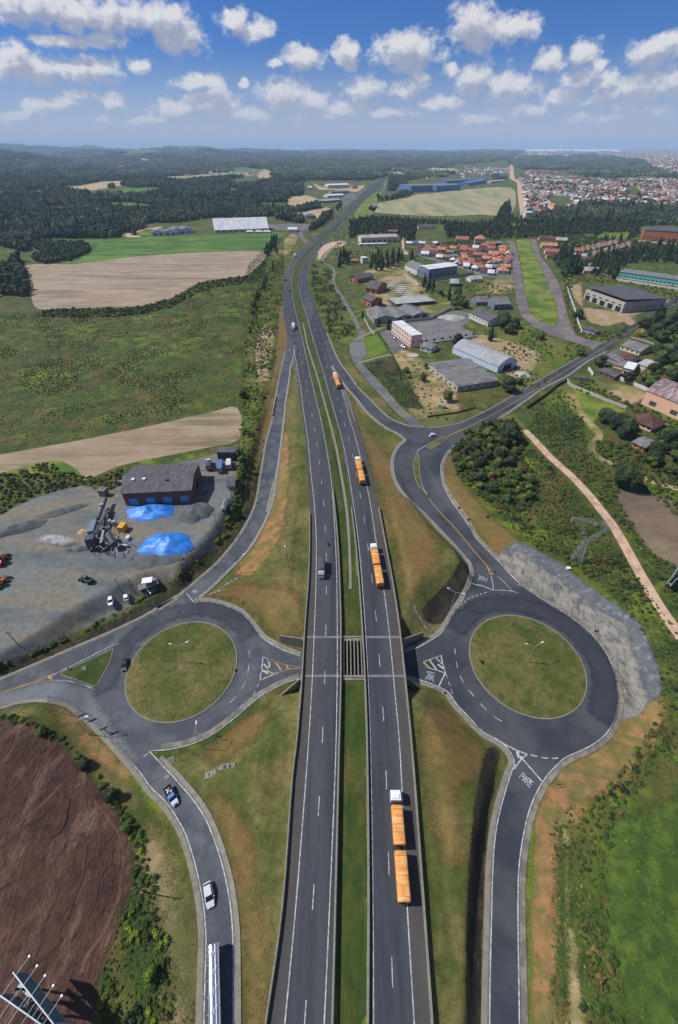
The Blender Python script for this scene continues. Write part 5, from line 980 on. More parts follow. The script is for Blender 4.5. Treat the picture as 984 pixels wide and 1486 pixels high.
def car(name, label, paint, cat='car', kind='hatch', group=None):
    t_ = thing(name, label, cat, group=group); L = 4.1
    m_ = MB(); m_.loft([rr(-2.02, .62, .42, .70, .08), rr(-1.92, .76, .30, .86), rr(-1.3, .84, .24, .93), rr(-.3, .86, .22, .94), rr(.8, .86, .22, .92), rr(1.3, .84, .24, .86), rr(1.85, .74, .28, .74), rr(2.05, .55, .38, .62, .08)]); m_.build('body', M[paint], t_, smooth=False)
    if kind == 'pickup':
        g = MB(); g.loft([rr(-.35, .78, .90, 1.0, .03), rr(-.25, .68, .92, 1.46, .1), rr(.45, .68, .92, 1.48, .1), rr(1.05, .76, .88, .94, .03)]); g.build('windows', M['glass'], t_)
        r_ = MB(); r_.loft([rr(-.28, .66, 1.44, 1.52, .03), rr(.5, .66, 1.44, 1.52, .03)]); r_.build('roof', M[paint], t_)
        b = MB(); b.box((0, -1.25, .94), (1.66, 1.75, .02)); b.box((-.82, -1.25, .92), (.08, 1.75, .42)); b.box((.82, -1.25, .92), (.08, 1.75, .42)); b.box((0, -2.1, .92), (1.7, .08, .42)); b.build('cargo_bed', M['chassis'], t_)
    else:
        g = MB(); rear = -1.75 if kind == 'hatch' else -1.45
        g.loft([rr(rear, .70, .88, .98, .03), rr(rear+.35, .66, .90, 1.38, .1), rr(-.1, .66, .90, 1.46, .1), rr(.35, .66, .90, 1.40, .1), rr(1.05, .74, .86, .92, .03)]); g.build('windows', M['glass'], t_)
        r_ = MB(); r_.loft([rr(rear+.38, .60, 1.36, 1.43, .03), rr(-.6, .64, 1.42, 1.49, .03), rr(.3, .62, 1.39, 1.45, .03)]); r_.build('roof', M[paint], t_)
        for s in (-1, 1):
            p = MB(); p.beam((s*.73, .2, .92), (s*.63, -.02, 1.43), .07); p.build('pillar', M[paint], t_)
    for s in (-1, 1):
        for y in (-1.28, 1.3): wheel(t_, s*.76, y, .31, .2)
        h_ = MB(); h_.box((s*.52, 1.93, .56), (.3, .16, .14)); h_.build('headlight', M['lamp_white'], t_)
        q = MB(); q.box((s*.58, -1.97, .66), (.24, .1, .14)); q.build('tail_light', M['red_paint'], t_)
        q = MB(); q.box((s*.94, .62, .92), (.18, .1, .12)); q.build('mirror', M[paint], t_)
    return t_
def cab(t_, y0, paint, w=1.22, L=2.2, H=2.9, sleeper=True, dark='glass'):
    """truck cab from y0 (rear) to y0+L (front)"""
    y1 = y0+L; m_ = MB(); m_.loft([rr(y0, w, .75, H-.1, .1), rr(y0+.2, w, .6, H, .15), rr(y1-.55, w, .55, H-.05, .18), rr(y1-.12, w*.97, .5, 1.75, .15), rr(y1, w*.9, .55, 1.5, .12)]); c = m_.build('cab', M[paint], t_)
    g = MB(); g.add([(-w*.9, y1-.53, H-.35), (w*.9, y1-.53, H-.35), (w*.93, y1-.135, 1.82), (-w*.93, y1-.135, 1.82)], [(0, 1, 2, 3), (3, 2, 1, 0)]); [g.v.__setitem__(i, (v[0], v[1]+.03, v[2]+.03)) for i, v in enumerate(g.v)]; g.build('windscreen', M['glass'], c)
    for s in (-1, 1):
        g = MB(); g.box((s*(w+.003), y1-.9, 1.6), (.02, .8, .75)); g.build('side_window', M['glass'], c)
        g = MB(); g.box((s*(w+.16), y1-.35, 1.5), (.14, .1, .7)); g.build('mirror', M['sign_black'], c)
        g = MB(); g.box((s*.85, y1-.02, .62), (.36, .1, .2)); g.build('headlight', M['lamp_white'], t_)
    r_ = MB(); r_.box((0, y0+.75, H-.02), (w*1.4, 1.0, .22), 0, 0, .85, .7); r_.build('roof_deflector', M[paint], c)
def grain_trailer(t_, y0, L, tarp, w=1.28, H=3.35, mi='orange_tarp'):
    """open box trailer under a sagging tarpaulin between y0 (rear) and y0+L"""
    b = MB(); b.box((0, y0+L/2, 1.15), (w*2, L, H-1.35)); b.build('trailer_box', M[tarp], t_)
    m_ = MB(); nx_, ny_ = 8, 16; vs = []
    for j in range(ny_+1):
        for i in range(nx_+1):
            x = -w-.03+(2*w+.06)*i/nx_; y = y0-.03+(L+.06)*j/ny_; e = math.sin(math.pi*i/nx_)**.6
            hoop = abs(math.sin(math.pi*j/ny_*3)); z = H-.18+e*(.34-.16*hoop)+.03*mnoise.noise(Vector((x*1.3, y*.9, L+y0)))
            vs.append((x, y, z))
    fs = [(j*(nx_+1)+i, j*(nx_+1)+i+1, (j+1)*(nx_+1)+i+1, (j+1)*(nx_+1)+i) for j in range(ny_) for i in range(nx_)]
    k = len(vs); ring = [i for i in range(nx_+1)]+[(j*(nx_+1)+nx_) for j in range(1, ny_+1)]+[ny_*(nx_+1)+i for i in range(nx_-1, -1, -1)]+[j*(nx_+1) for j in range(ny_-1, 0, -1)]
    low = [(vs[r_][0], vs[r_][1], H-.55) for r_ in ring]; vs += low; n = len(ring)
    fs += [(ring[i], k+i, k+(i+1) % n, ring[(i+1) % n]) for i in range(n)]
    m_.add(vs, fs); m_.build('tarpaulin', M[mi], t_, smooth=True)
    c = MB(); c.box((0, y0+L/2, .75), (1.0, L+.7, .38)); c.build('chassis', M['chassis'], t_)
    for k in range(5): y = y0+L*(k+.5)/5; c = MB(); [c.beam((w*math.cos(a), y, H-.20+.40*math.sin(a)**.7), (w*math.cos(a+math.pi/6), y, H-.20+.40*max(0, math.sin(a+math.pi/6))**.7), .06) for a in [i*math.pi/6 for i in range(6)]]; c.build('strap', M['orange_paint' if tarp == 'orange_paint' else 'chassis'], t_)
    for y in (y0+.9, y0+2.15) if L > 5 else (y0+.9,):
        for s in (-1, 1): wheel(t_, s*(w-.3), y, .5, .5)
    for s in (-1, 1): q = MB(); q.box((s*(w-.3), y0-.03, .9), (.35, .06, .16)); q.build('tail_light', M['red_paint'], t_)
def road_train(label, group=None):
    t_ = thing('road_train', label, 'truck', group=group)
    cab(t_, 7.4, 'white_paint', H=3.2, L=2.6); c = MB(); c.box((0, 6.5, .7), (.9, 5.0, .35)); c.build('chassis', M['chassis'], t_)
    for y in (9.1, 6.2, 4.9):
        for s in (-1, 1): wheel(t_, s*.98, y, .5, .34 if y > 9 else .5)
    grain_trailer(t_, -.8, 7.2, 'orange_paint'); grain_trailer(t_, -10.0, 8.1, 'orange_paint')
    h_ = MB(); h_.box((0, -1.2, .9), (.3, 1.2, .2)); h_.beam((-.9, -1.3, 2.6), (-.9, -1.3, 1.0), .08); h_.build('coupling', M['chassis'], t_)
    return t_
def rigid_truck(label, paint, boxm, L=8.0, top='grey_tarp', group=None, name='truck', tarp=True):
    t_ = thing(name, label, 'truck', group=group); cab(t_, L/2-2.0, paint, w=1.12, L=2.0, H=2.7)
    c = MB(); c.box((0, -.2, .65), (.9, L-.6, .35)); c.build('chassis', M['chassis'], t_)
    BL = L-2.35
    if tarp: grain_trailer(t_, -L/2, BL, boxm, 1.18, 3.2, top)
    else:
        b = MB(); b.loft([rr(-L/2, 1.2, .95, 3.35, .05), rr(-L/2+BL, 1.2, .95, 3.35, .05)]); b.build('cargo_box', M[boxm], t_); d = MB(); d.box((0, -L/2-.015, 1.05), (2.1, .03, 2.1)); d.build('rear_door', M['steel'], t_)
        for s in (-1, 1): wheel(t_, s*.92, -L/2+1.4, .48, .45)
    for s in (-1, 1): wheel(t_, s*.95, L/2-1.1, .48, .3)
    return t_
def head(px, py, qx, qy): a, b = Pp([px, qx], [py, qy]); return math.atan2(b[1]-a[1], b[0]-a[0])-math.pi/2
def put(t_, px, py, qx, qy, dz=.22): p = pt(px, py, dz); t_.location = p; t_.rotation_euler = (0, 0, head(px, py, qx, qy)); return t_
def relabel(t_, label): t_['label'] = label; return t_
rt = road_train('long white-cabbed road train with two orange tarpaulined trailers, nearest to the bottom of the picture', 'orange road trains on the right carriageway')
put(rt, 578, 1224, 572.2, 1150)
for px, py, qx, qy, lb in ((546, 824, 540, 790, 'orange double-trailer truck just above the overpass, level with the grey truck'), (522, 687, 516.5, 662, 'orange double-trailer truck farther up, beside the start of the right barrier'),
                           (488.5, 556, 484, 543, 'smallest and farthest orange double-trailer truck, beside the right ramp')):
    put(relabel(copy_tree(rt), lb), px, py, qx, qy)
gt = put(rigid_truck('grey truck with dark tarpaulin load driving towards the camera above the overpass', 'grey_cab', 'grey_wall', 8.2), 467, 829, 466.5, 842)
wt_ = put(rigid_truck('white box truck driving towards the camera on the upper left carriageway', 'white_paint', 'white_wall', 9.5, tarp=False), 426, 477, 427, 486)
bk = put(relabel(copy_tree(gt), 'dark truck on the left carriageway above the white box truck'), 412.5, 407, 411.5, 412)
put(relabel(copy_tree(wt_), 'white truck near the mouth of the side lane on the left carriageway'), 428, 373, 425, 378)
# motorcycle and rider
mc = thing('motorcycle', 'dark motorcycle ahead of the grey truck on the left carriageway', 'motorcycle')
wheel(mc, 0, -.65, .3, .12); wheel(mc, 0, .68, .3, .1); m_ = MB(); m_.loft([rr(-.75, .12, .6, .8, .04), rr(-.1, .16, .45, .85, .05), rr(.3, .17, .5, .95, .05), rr(.6, .06, .6, .95, .02)]); m_.build('body', M['dark_paint'], mc)
m_ = MB(); m_.beam((-.34, .45, 1.02), (.34, .45, 1.02), .05); m_.beam((0, .45, 1.0), (0, .7, .35), .07); m_.build('handlebar', M['steel'], mc); put(mc, 476, 791, 476, 796)
def figure(label, joints, edges, radii, mats, dz=0.0):
    """one continuous body grown from a joint skeleton"""
    me = bpy.data.meshes.new('person'); me.from_pydata(joints, edges, []); o = bpy.data.objects.new('person', me); C.objects.link(o)
    sk = o.modifiers.new('skin', 'SKIN'); o.modifiers.new('sub', 'SUBSURF').levels = 1
    for i, v in enumerate(me.skin_vertices[0].data): v.radius = (radii[i], radii[i]); v.use_root = (i == 0)
    me.materials.append(mats); return tag(o, label, 'person')
J = [(0, -.15, .92), (0, -.05, 1.2), (0, .05, 1.45), (0, .1, 1.58), (0, .14, 1.75), (-.2, .03, 1.42), (-.3, .2, 1.2), (-.3, .42, 1.06), (.2, .03, 1.42), (.3, .2, 1.2), (.3, .42, 1.06), (-.14, .1, .82), (-.2, .28, .5), (-.18, .15, .25), (.14, .1, .82), (.2, .28, .5), (.18, .15, .25)]
Ed = [(0, 1), (1, 2), (2, 3), (3, 4), (2, 5), (5, 6), (6, 7), (2, 8), (8, 9), (9, 10), (0, 11), (11, 12), (12, 13), (0, 14), (14, 15), (15, 16)]
rd = figure('rider in dark clothes and helmet seated on the motorcycle', J, Ed, [.15, .16, .17, .07, .13, .08, .06, .04, .08, .06, .04, .1, .08, .06, .1, .08, .06], M['dark_paint']); rd.location = mc.location; rd.rotation_euler = mc.rotation_euler
pk = put(car('pickup_truck', 'blue pickup truck with a loaded bed on the ramp below the left roundabout', 'blue_paint', 'pickup', 'pickup'), 250.5, 1157, 258, 1172)
pk.scale = (1.12, 1.2, 1.05)
hd = MB(); hd.loft([rr(1.0, .74, .945, .96, .005), rr(1.78, .68, .82, .84, .005)]); hd.build('bonnet', M['silver_paint'], pk)
for k, (x, y, s, mt_) in enumerate(((-.35, -.8, .5, 'white_paint'), (.3, -1.0, .45, 'sign_white'), (-.2, -1.5, .5, 'steel'), (.35, -1.6, .42, 'pink_wall'), (.1, -1.25, .4, 'white_paint'))):
    m_ = MB(); vs, fs = ball(s*.55, k, 2, .25, (1, 1, .8)); m_.add(vs, fs); o = m_.build('sack', M[mt_]); o.location = pk.matrix_basis @ Vector((x, y, 1.2)); o.rotation_euler = pk.rotation_euler
    tag(o, 'pale sack among the load in the bed of the blue pickup', 'sack', 'sacks in the pickup bed')
sc_ = put(car('parked_car', 'silver hatchback driving down the lower left ramp', 'silver_paint'), 304.5, 1299, 307.5, 1320); sc_.name = 'car'; sc_.scale = (1.08, 1.1, 1.05)
c2 = put(car('car', 'dark blue sedan circling the left roundabout', 'dark_paint', kind='sedan'), 182.5, 966, 180.5, 976); c2.scale = (1.05, 1.08, 1.0)
c3 = put(car('car', 'white hatchback crossing the junction beside the splitter island', 'white_paint'), 627, 633, 632, 631)
for px, py, qx, qy, lb in ((161.5, 873.5, 163, 880, 'white car parked on its own at the lower edge of the gravel yard'), (184, 867, 182, 860, 'white car parked against the yard hedge beside a pole')):
    put(relabel(copy_tree(c3), lb), px, py, qx, qy, .1).name = 'parked_car'
bl = put(car('parked_car', 'blue car parked in the shade of the brick warehouse', 'blue_paint'), 298.5, 714, 299, 706, .1)
lc = car('car', 'dark car on the left carriageway beyond the dark truck', 'dark_paint', kind='sedan')
put(lc, 421, 423, 422, 428)
for px, py, qx, qy, src, lb in ((446, 337.5, 448, 335, c3, 'white van-like car on the narrow lane left of the highway, nearest the junction'), (457, 347, 455, 349, c3, 'pale car on the left carriageway where the side lane begins'), (455, 331.5, 457, 329.5, c2, 'dark car parked along the side lane'),
        (482.5, 325, 480, 327, c2, 'dark blue car on the left carriageway at the start of the long straight'), (491, 318.5, 489, 320, c3, 'white car following the dark blue car on the straight'), (496, 312, 494, 313.5, bl, 'small blue car third in line on the straight'),
        (467, 356, 469, 354, c2, 'dark car climbing the right carriageway at the outside of the bend'), (460, 369.5, 458.5, 371, c2, 'dark car at the inside of the bend on the right carriageway'), (511, 311.5, 513, 310, c2, 'dark car heading away on the right carriageway straight'),
        (536, 284, 537.5, 282.5, c2, 'far dark car heading away beyond the truck pair'), (541, 266.5, 540, 267.5, c3, 'tiny white car near the crest of the highway'), (553, 258, 552, 259, c2, 'tiny dark car near the crest of the highway')):
    put(relabel(copy_tree(src), lb), px, py, qx, qy)
for px, py, qx, qy, src, lb in ((520, 299.5, 522, 298, wt_, 'white truck heading away on the far straight'), (516.5, 302, 518.5, 300.5, gt, 'grey truck right behind the white truck on the far straight'), (526, 280.5, 524.5, 282, gt, 'far grey truck coming towards the camera by the commercial sheds'),
        (531, 276, 529.5, 277.5, wt_, 'far white truck coming towards the camera by the commercial sheds'), (464, 326, 466, 324, gt, 'dark truck parked on the side lane left of the highway'), (468, 323, 470, 321, wt_, 'white-cab truck parked ahead of the dark one on the side lane')):
    put(relabel(copy_tree(src), lb), px, py, qx, qy)
# tanker in the bottom left
tr = thing('tank_truck', 'long polished steel tanker cut by the bottom edge on the lower left ramp', 'tanker'); Lh = 9.0
ek = lambda y, k: [(math.cos(2*math.pi*i/20)*1.26*k, y, 2.2+math.sin(2*math.pi*i/20)*1.02*k) for i in range(20)]
m_ = MB(); m_.loft([ek(-Lh, .8), ek(-Lh+.15, .97), ek(-Lh+.3, 1), ek(Lh-.3, 1), ek(Lh-.15, .97), ek(Lh, .8)]); m_.build('tank', M['polished'], tr, smooth=True)
for k in range(9): y = -Lh+.8+k*2.05; m_ = MB(); m_.loft([[(x*1.02, y-.04, 2.2+(z-2.2)*1.02) for x, _, z in ek(0, 1)], [(x*1.02, y+.04, 2.2+(z-2.2)*1.02) for x, _, z in ek(0, 1)]]); m_.build('band', M['steel'], tr)
for k in range(7):
    y = -Lh+1.6+k*2.45; m_ = MB(); cy = lambda z, r_: [(-.12+math.cos(2*math.pi*i/12)*r_, y+math.sin(2*math.pi*i/12)*r_, z) for i in range(12)]; m_.loft([cy(3.1, .42), cy(3.34, .42), cy(3.42, .3)]); m_.build('hatch', M['rim'], tr); m_ = MB(); m_.beam((-.9, y-.7, 3.2), (-.1, y-.35, 3.42), .07); m_.build('hatch_arm', M['white_paint'], tr)
for s in (-1, 1): m_ = MB(); m_.beam((s*.62, -Lh+.3, 3.24), (s*.62, Lh-.3, 3.24), .10, .16); m_.build('rail', M['white_paint' if s < 0 else 'rim'], tr)
m_ = MB(); m_.box((-.95, 0, 2.72), (.34, 2*Lh-.6, .06)); m_.build('walkway', M['white_paint'], tr); m_ = MB(); m_.box((0, -Lh+.2, .75), (2.4, .3, .6)); m_.build('bumper', M['white_paint'], tr)
c = MB(); c.box((0, 0, .7), (1.0, 2*Lh-.4, .5)); c.build('chassis', M['chassis'], tr)
for y in (-Lh+1.2, -Lh+2.5, -Lh+3.8):
    for s in (-1, 1): wheel(tr, s*.98, y, .5, .5)
for s in (-.3, .15, .6): m_ = MB(); m_.beam((s, -Lh+.1, 3.0), (s+.2, -Lh-.5, 3.3), .12, n=6); m_.build('bracket', M['sign_black'], tr)
a = pt(311, 1371, .2); b = pt(311.5, 1470, .2); d = (b-a).normalized(); tr.location = a+d*Lh+Vector((.35, 0, 0)); tr.location.z = float(Hz(tr.location.x, tr.location.y))+.2; tr.rotation_euler = (0, 0, math.atan2(d.y, d.x)-math.pi/2)

# ---------------------------------------------------------------- machines and heaps in the gravel yard
def loader(name, label, col, px, rz, s=1.0, cat='loader'):
    t_ = thing(name, label, cat, pt(*px, .08), rz); t_.scale = (s, s, s)
    m_ = MB(); m_.loft([rr(-2.4, .8, .8, 1.7, .15), rr(-1.2, .95, .7, 2.0, .15), rr(.2, .8, .7, 1.7, .1), rr(1.3, .55, .7, 1.3, .1)]); m_.build('body', M[col], t_)
    m_ = MB(); m_.loft([rr(-.9, .6, 1.6, 2.9, .08), rr(.2, .6, 1.6, 2.9, .08)]); k = m_.build('cab', M['glass'], t_); m_ = MB(); m_.box((0, -.35, 2.92), (1.4, 1.3, .12)); m_.build('cab_roof', M[col], k)
    for q in (-.45, .45): m_ = MB(); m_.beam((q, .6, 1.5), (q, 2.6, .9), .2); m_.build('boom', M[col], t_)
    m_ = MB(); m_.loft([[(-1.2, 2.5, .2), (1.2, 2.5, .2), (1.2, 2.5, 1.1), (-1.2, 2.5, 1.1)], [(-1.2, 3.3, .15), (1.2, 3.3, .15), (1.2, 2.9, .9), (-1.2, 2.9, .9)]]); m_.build('bucket', M['dark_steel'], t_)
    for q in (-1, 1):
        for y in (-1.4, 1.3): wheel(t_, q*.95, y, .75, .5)
    return t_
loader('wheel_loader', 'dark green wheel loader standing alone in the lower part of the gravel yard', 'green_paint', (127, 844), 1.2, 1.0)
loader('wheel_loader', 'red and orange loader at the left picture edge, the upper of the two', 'red_paint', (5, 816), .2, 1.15); loader('wheel_loader', 'red and yellow loader at the left picture edge, the lower of the two', 'orange_paint', (3, 848), -.2, 1.1)
# the mixing plant
pl = thing('mixing_plant', 'gravel mixing plant with drum, conveyor, silos and hoppers in the middle of the yard', 'machinery', pt(150, 770, 0)); ip = pl.location.copy()
def W3(cx, cy, z): X, Y = P0z(80+cx/7.57, 690+cy/7.57, z); return Vector((float(X), float(Y), z))-ip
def plbeam(nm, a, b, w, h, mt_, n=4): m_ = MB(); m_.beam(W3(*a), W3(*b), w, h, n=n); return m_.build(nm, M[mt_], pl)
plbeam('dryer_drum', (560, 250, 3.2), (470, 480, 3.2), 1.4, 1.4, 'dark_steel', 12); plbeam('conveyor', (590, 360, 2.0), (430, 640, 4.5), .9, .4, 'dark_steel'); plbeam('conveyor', (500, 330, 2.2), (450, 560, 2.8), .7, .3, 'steel')
plbeam('filter_house', (435, 510, 3.6), (395, 640, 3.6), 2.3, 2.6, 'bluegrey_wall'); plbeam('storage_tank', (585, 650, 3.0), (650, 760, 3.0), 2.6, 2.6, 'dark_steel', 14); plbeam('walkway', (530, 600, 4.2), (500, 740, 4.2), .8, .15, 'steel')
for a, b in (((700, 760, .9), (800, 770, .9)), ((540, 750, 1.5), (610, 740, 1.5))): plbeam('fuel_tank', a, b, 1.0, 1.0, 'white_paint' if a[0] < 600 else 'steel', 10)
def plbox(nm, c, d, mt_, rz=0, tx=1, ty=1): m_ = MB(); w_ = W3(c[0], c[1], c[2]); m_.box((w_.x, w_.y, w_.z), d, rz, 0, tx, ty); return m_.build(nm, M[mt_], pl)
plbox('hopper', (545, 215, 0), (3.0, 2.6, 3.4), 'roof_grey', -.1, 1.1, 1.1); plbox('mixer_tower', (440, 800, 0), (3.6, 3.4, 6.2), 'dark_steel', .3, .85, .85); plbox('control_cabin', (520, 790, 0), (2.6, 2.2, 3.0), 'dark_steel', .2)
plbox('generator_housing', (755, 600, 0), (2.4, 3.4, 2.9), 'yellow_paint', -.15); plbox('pump_unit', (805, 700, 0), (1.2, 2.0, 1.3), 'white_paint', -.1); plbox('burner', (660, 545, 0), (1.5, 1.5, 2.3), 'steel', .3); plbox('burner', (600, 530, 0), (1.8, 1.3, 1.8), 'concrete_wall', .8)
m_ = MB()
for k in range(26): a = (360+260*random.random(), 480+380*random.random()); m_.beam(W3(a[0], a[1], 0), W3(a[0]+random.uniform(-20, 20), a[1]+random.uniform(-20, 20), 2+3*random.random()), .16)
for k in range(22): a = (400+330*random.random(), 520+330*random.random()); m_.beam(W3(a[0], a[1], 2+2*random.random()), W3(a[0]+random.uniform(-90, 90), a[1]+random.uniform(-60, 60), 2.2+2*random.random()), .22, .2)
m_.build('frame', M['steel'], pl)
m_ = MB(); w_ = W3(525, 355, 2.6); m_.beam(w_, w_+Vector((0, 0, 2.2)), 1.8, 1.8, n=12); m_.build('cyclone', M['steel'], pl)
def heap(name, label, cpx, rx, ry, h, mt_, seed, cat='heap', tarp=False, rot=0.0):
    p = pt(*cpx); m_ = MB(); n, r_ = 40, 14; vs = [(0, 0, h*.96)]; ca, sa = math.cos(rot), math.sin(rot)
    for j in range(1, r_+1):
        for i in range(n):
            a_ = 2*math.pi*i/n; f = j/r_; w_ = 1+.34*mnoise.noise(Vector((math.cos(a_)*1.6, math.sin(a_)*1.6, seed*3.3)))+(.05*mnoise.noise(Vector((math.cos(a_)*6, math.sin(a_)*6, seed))) if tarp else 0)
            x, y = math.cos(a_)*rx*f*w_, math.sin(a_)*ry*f*w_
            z = h*(1-f**1.6)**.9*(1+.35*mnoise.noise(Vector((x*.3, y*.3, seed)))) + (.22 if tarp else .10)*mnoise.noise(Vector((x*.9, y*.9, seed+4)))*(1-f*.5) + (.16*math.sin(a_*17+seed)*f*(1-f)*2 if tarp else 0)
            if tarp and j == r_: z = .02
            vs.append((x*ca-y*sa, x*sa+y*ca, max(z, -.15 if j == r_ else .02)+.05))
    fs = [(0, 1+i, 1+(i+1) % n) for i in range(n)]+[(1+(j-1)*n+i, 1+j*n+i, 1+j*n+(i+1) % n, 1+(j-1)*n+(i+1) % n) for j in range(1, r_) for i in range(n)]
    m_.add(vs, fs); o = m_.build(name, M[mt_], None, p, smooth=True); return tag(o, label, cat)
heap('tarp_covered_heap', 'smaller heap under a blue tarp against the brick warehouse', (218, 743), 10.5, 5.2, 3.0, 'blue_tarp', 2, 'heap', True)
heap('tarp_covered_heap', 'larger heap under a crumpled blue tarp in the gravel yard', (243, 791), 10.6, 7.4, 3.8, 'blue_tarp', 5, 'heap', True, .2)
heap('gravel_heap', 'dark gravel heap right of the smaller blue tarp', (283, 744), 8.0, 6.0, 3.0, 'gravel_dark', 7); heap('gravel_heap', 'low dark gravel heap spilling below the larger blue tarp', (228, 812), 10.5, 3.8, 1.4, 'gravel_dark', 8, rot=.25)
heap('gravel_heap', 'grey spoil heap at the upper left of the gravel yard', (24, 768), 11, 4.0, 2.2, 'gravel_dark', 9, rot=.5); heap('gravel_heap', 'long pale ridge of gravel above the mixing plant', (92, 742), 12, 2.4, 1.4, 'gravel_dark', 11, rot=.45)
heap('sand_heap', 'small sandy heap left of the mixing plant', (122, 772), 2.4, 1.8, 1.1, 'tan_field', 12); heap('sand_heap', 'pale ridge of sand and gravel inside the dark ridge', (88, 738+6), 9, 1.6, 1.0, 'tan_ground', 13, rot=.5)
heap('stone_heap', 'long grey stone heap below the plume of dust', (113, 797), 5.0, 1.7, 1.5, 'rock_blue', 14, rot=.05); heap('rubble_heap', 'little heap of broken stones below the mixing plant', (188, 814), 2.4, 1.8, .8, 'rock_blue', 15)
heap('rubble_heap', 'white rubble heap in the yard of the pink factory', (657, 461), 12, 9, 2.0, 'roof_light', 16); heap('rubble_heap', 'scattered white rubble on the bare ground beside the barrel-roofed shed', (757, 543), 6, 6, 1.2, 'roof_light', 17)
# trucks parked at the top of the yard
put(rigid_truck('white tank-bodied truck beside the warehouse gable', 'white_paint', 'grey_wall', 7.5, name='parked_truck'), 304, 678, 304.5, 668, .1)
put(rigid_truck('long blue truck under the edge of the truck shed', 'blue_paint', 'roof_blue', 9.5, tarp=False, name='parked_truck'), 320.5, 680, 321.5, 668, .1)
put(rigid_truck('white truck with a pale box beside the long blue truck', 'white_paint', 'white_wall', 7.0, tarp=False, name='parked_truck'), 333, 677, 333.5, 668, .1)
tk = thing('tank_trailer', 'grey tank trailer parked beside the hedge below the small hut', 'trailer', pt(328, 737, .1), 0); m_ = MB(); cy_ = lambda y, r_: [(math.cos(2*math.pi*i/14)*r_, y, 1.9+math.sin(2*math.pi*i/14)*r_) for i in range(14)]
m_.loft([cy_(-3.4, .7), cy_(-3.1, 1.1), cy_(3.1, 1.1), cy_(3.4, .7)]); m_.build('tank', M['steel'], tk, smooth=True); [wheel(tk, s*.95, y, .5, .4) for s in (-1, 1) for y in (-2.4, -1.2)]; m_ = MB(); m_.box((0, 0, .7), (.9, 6.4, .3)); m_.build('chassis', M['chassis'], tk); m_ = MB(); m_.box((0, 0, 2.95), (.5, 5.6, .1)); m_.build('catwalk', M['dark_steel'], tk)
# cars outside the pink factory and on the far street
for px, py, lb in ((572, 491.5, 'dark car parked at the foot of the pink building'), (583.5, 503.5, 'pale car parked in the forecourt of the pink building, left of a dark one'), (587, 505, 'dark car parked in the forecourt of the pink building, nearest the corner')):
    put(relabel(copy_tree(c3 if 'pale' in lb else c2), lb), px, py, px+4, py+2.6, .1).name = 'parked_car'
put(relabel(copy_tree(c2), 'dark car on the north-eastern road near the right edge'), 979, 440, 984, 437)
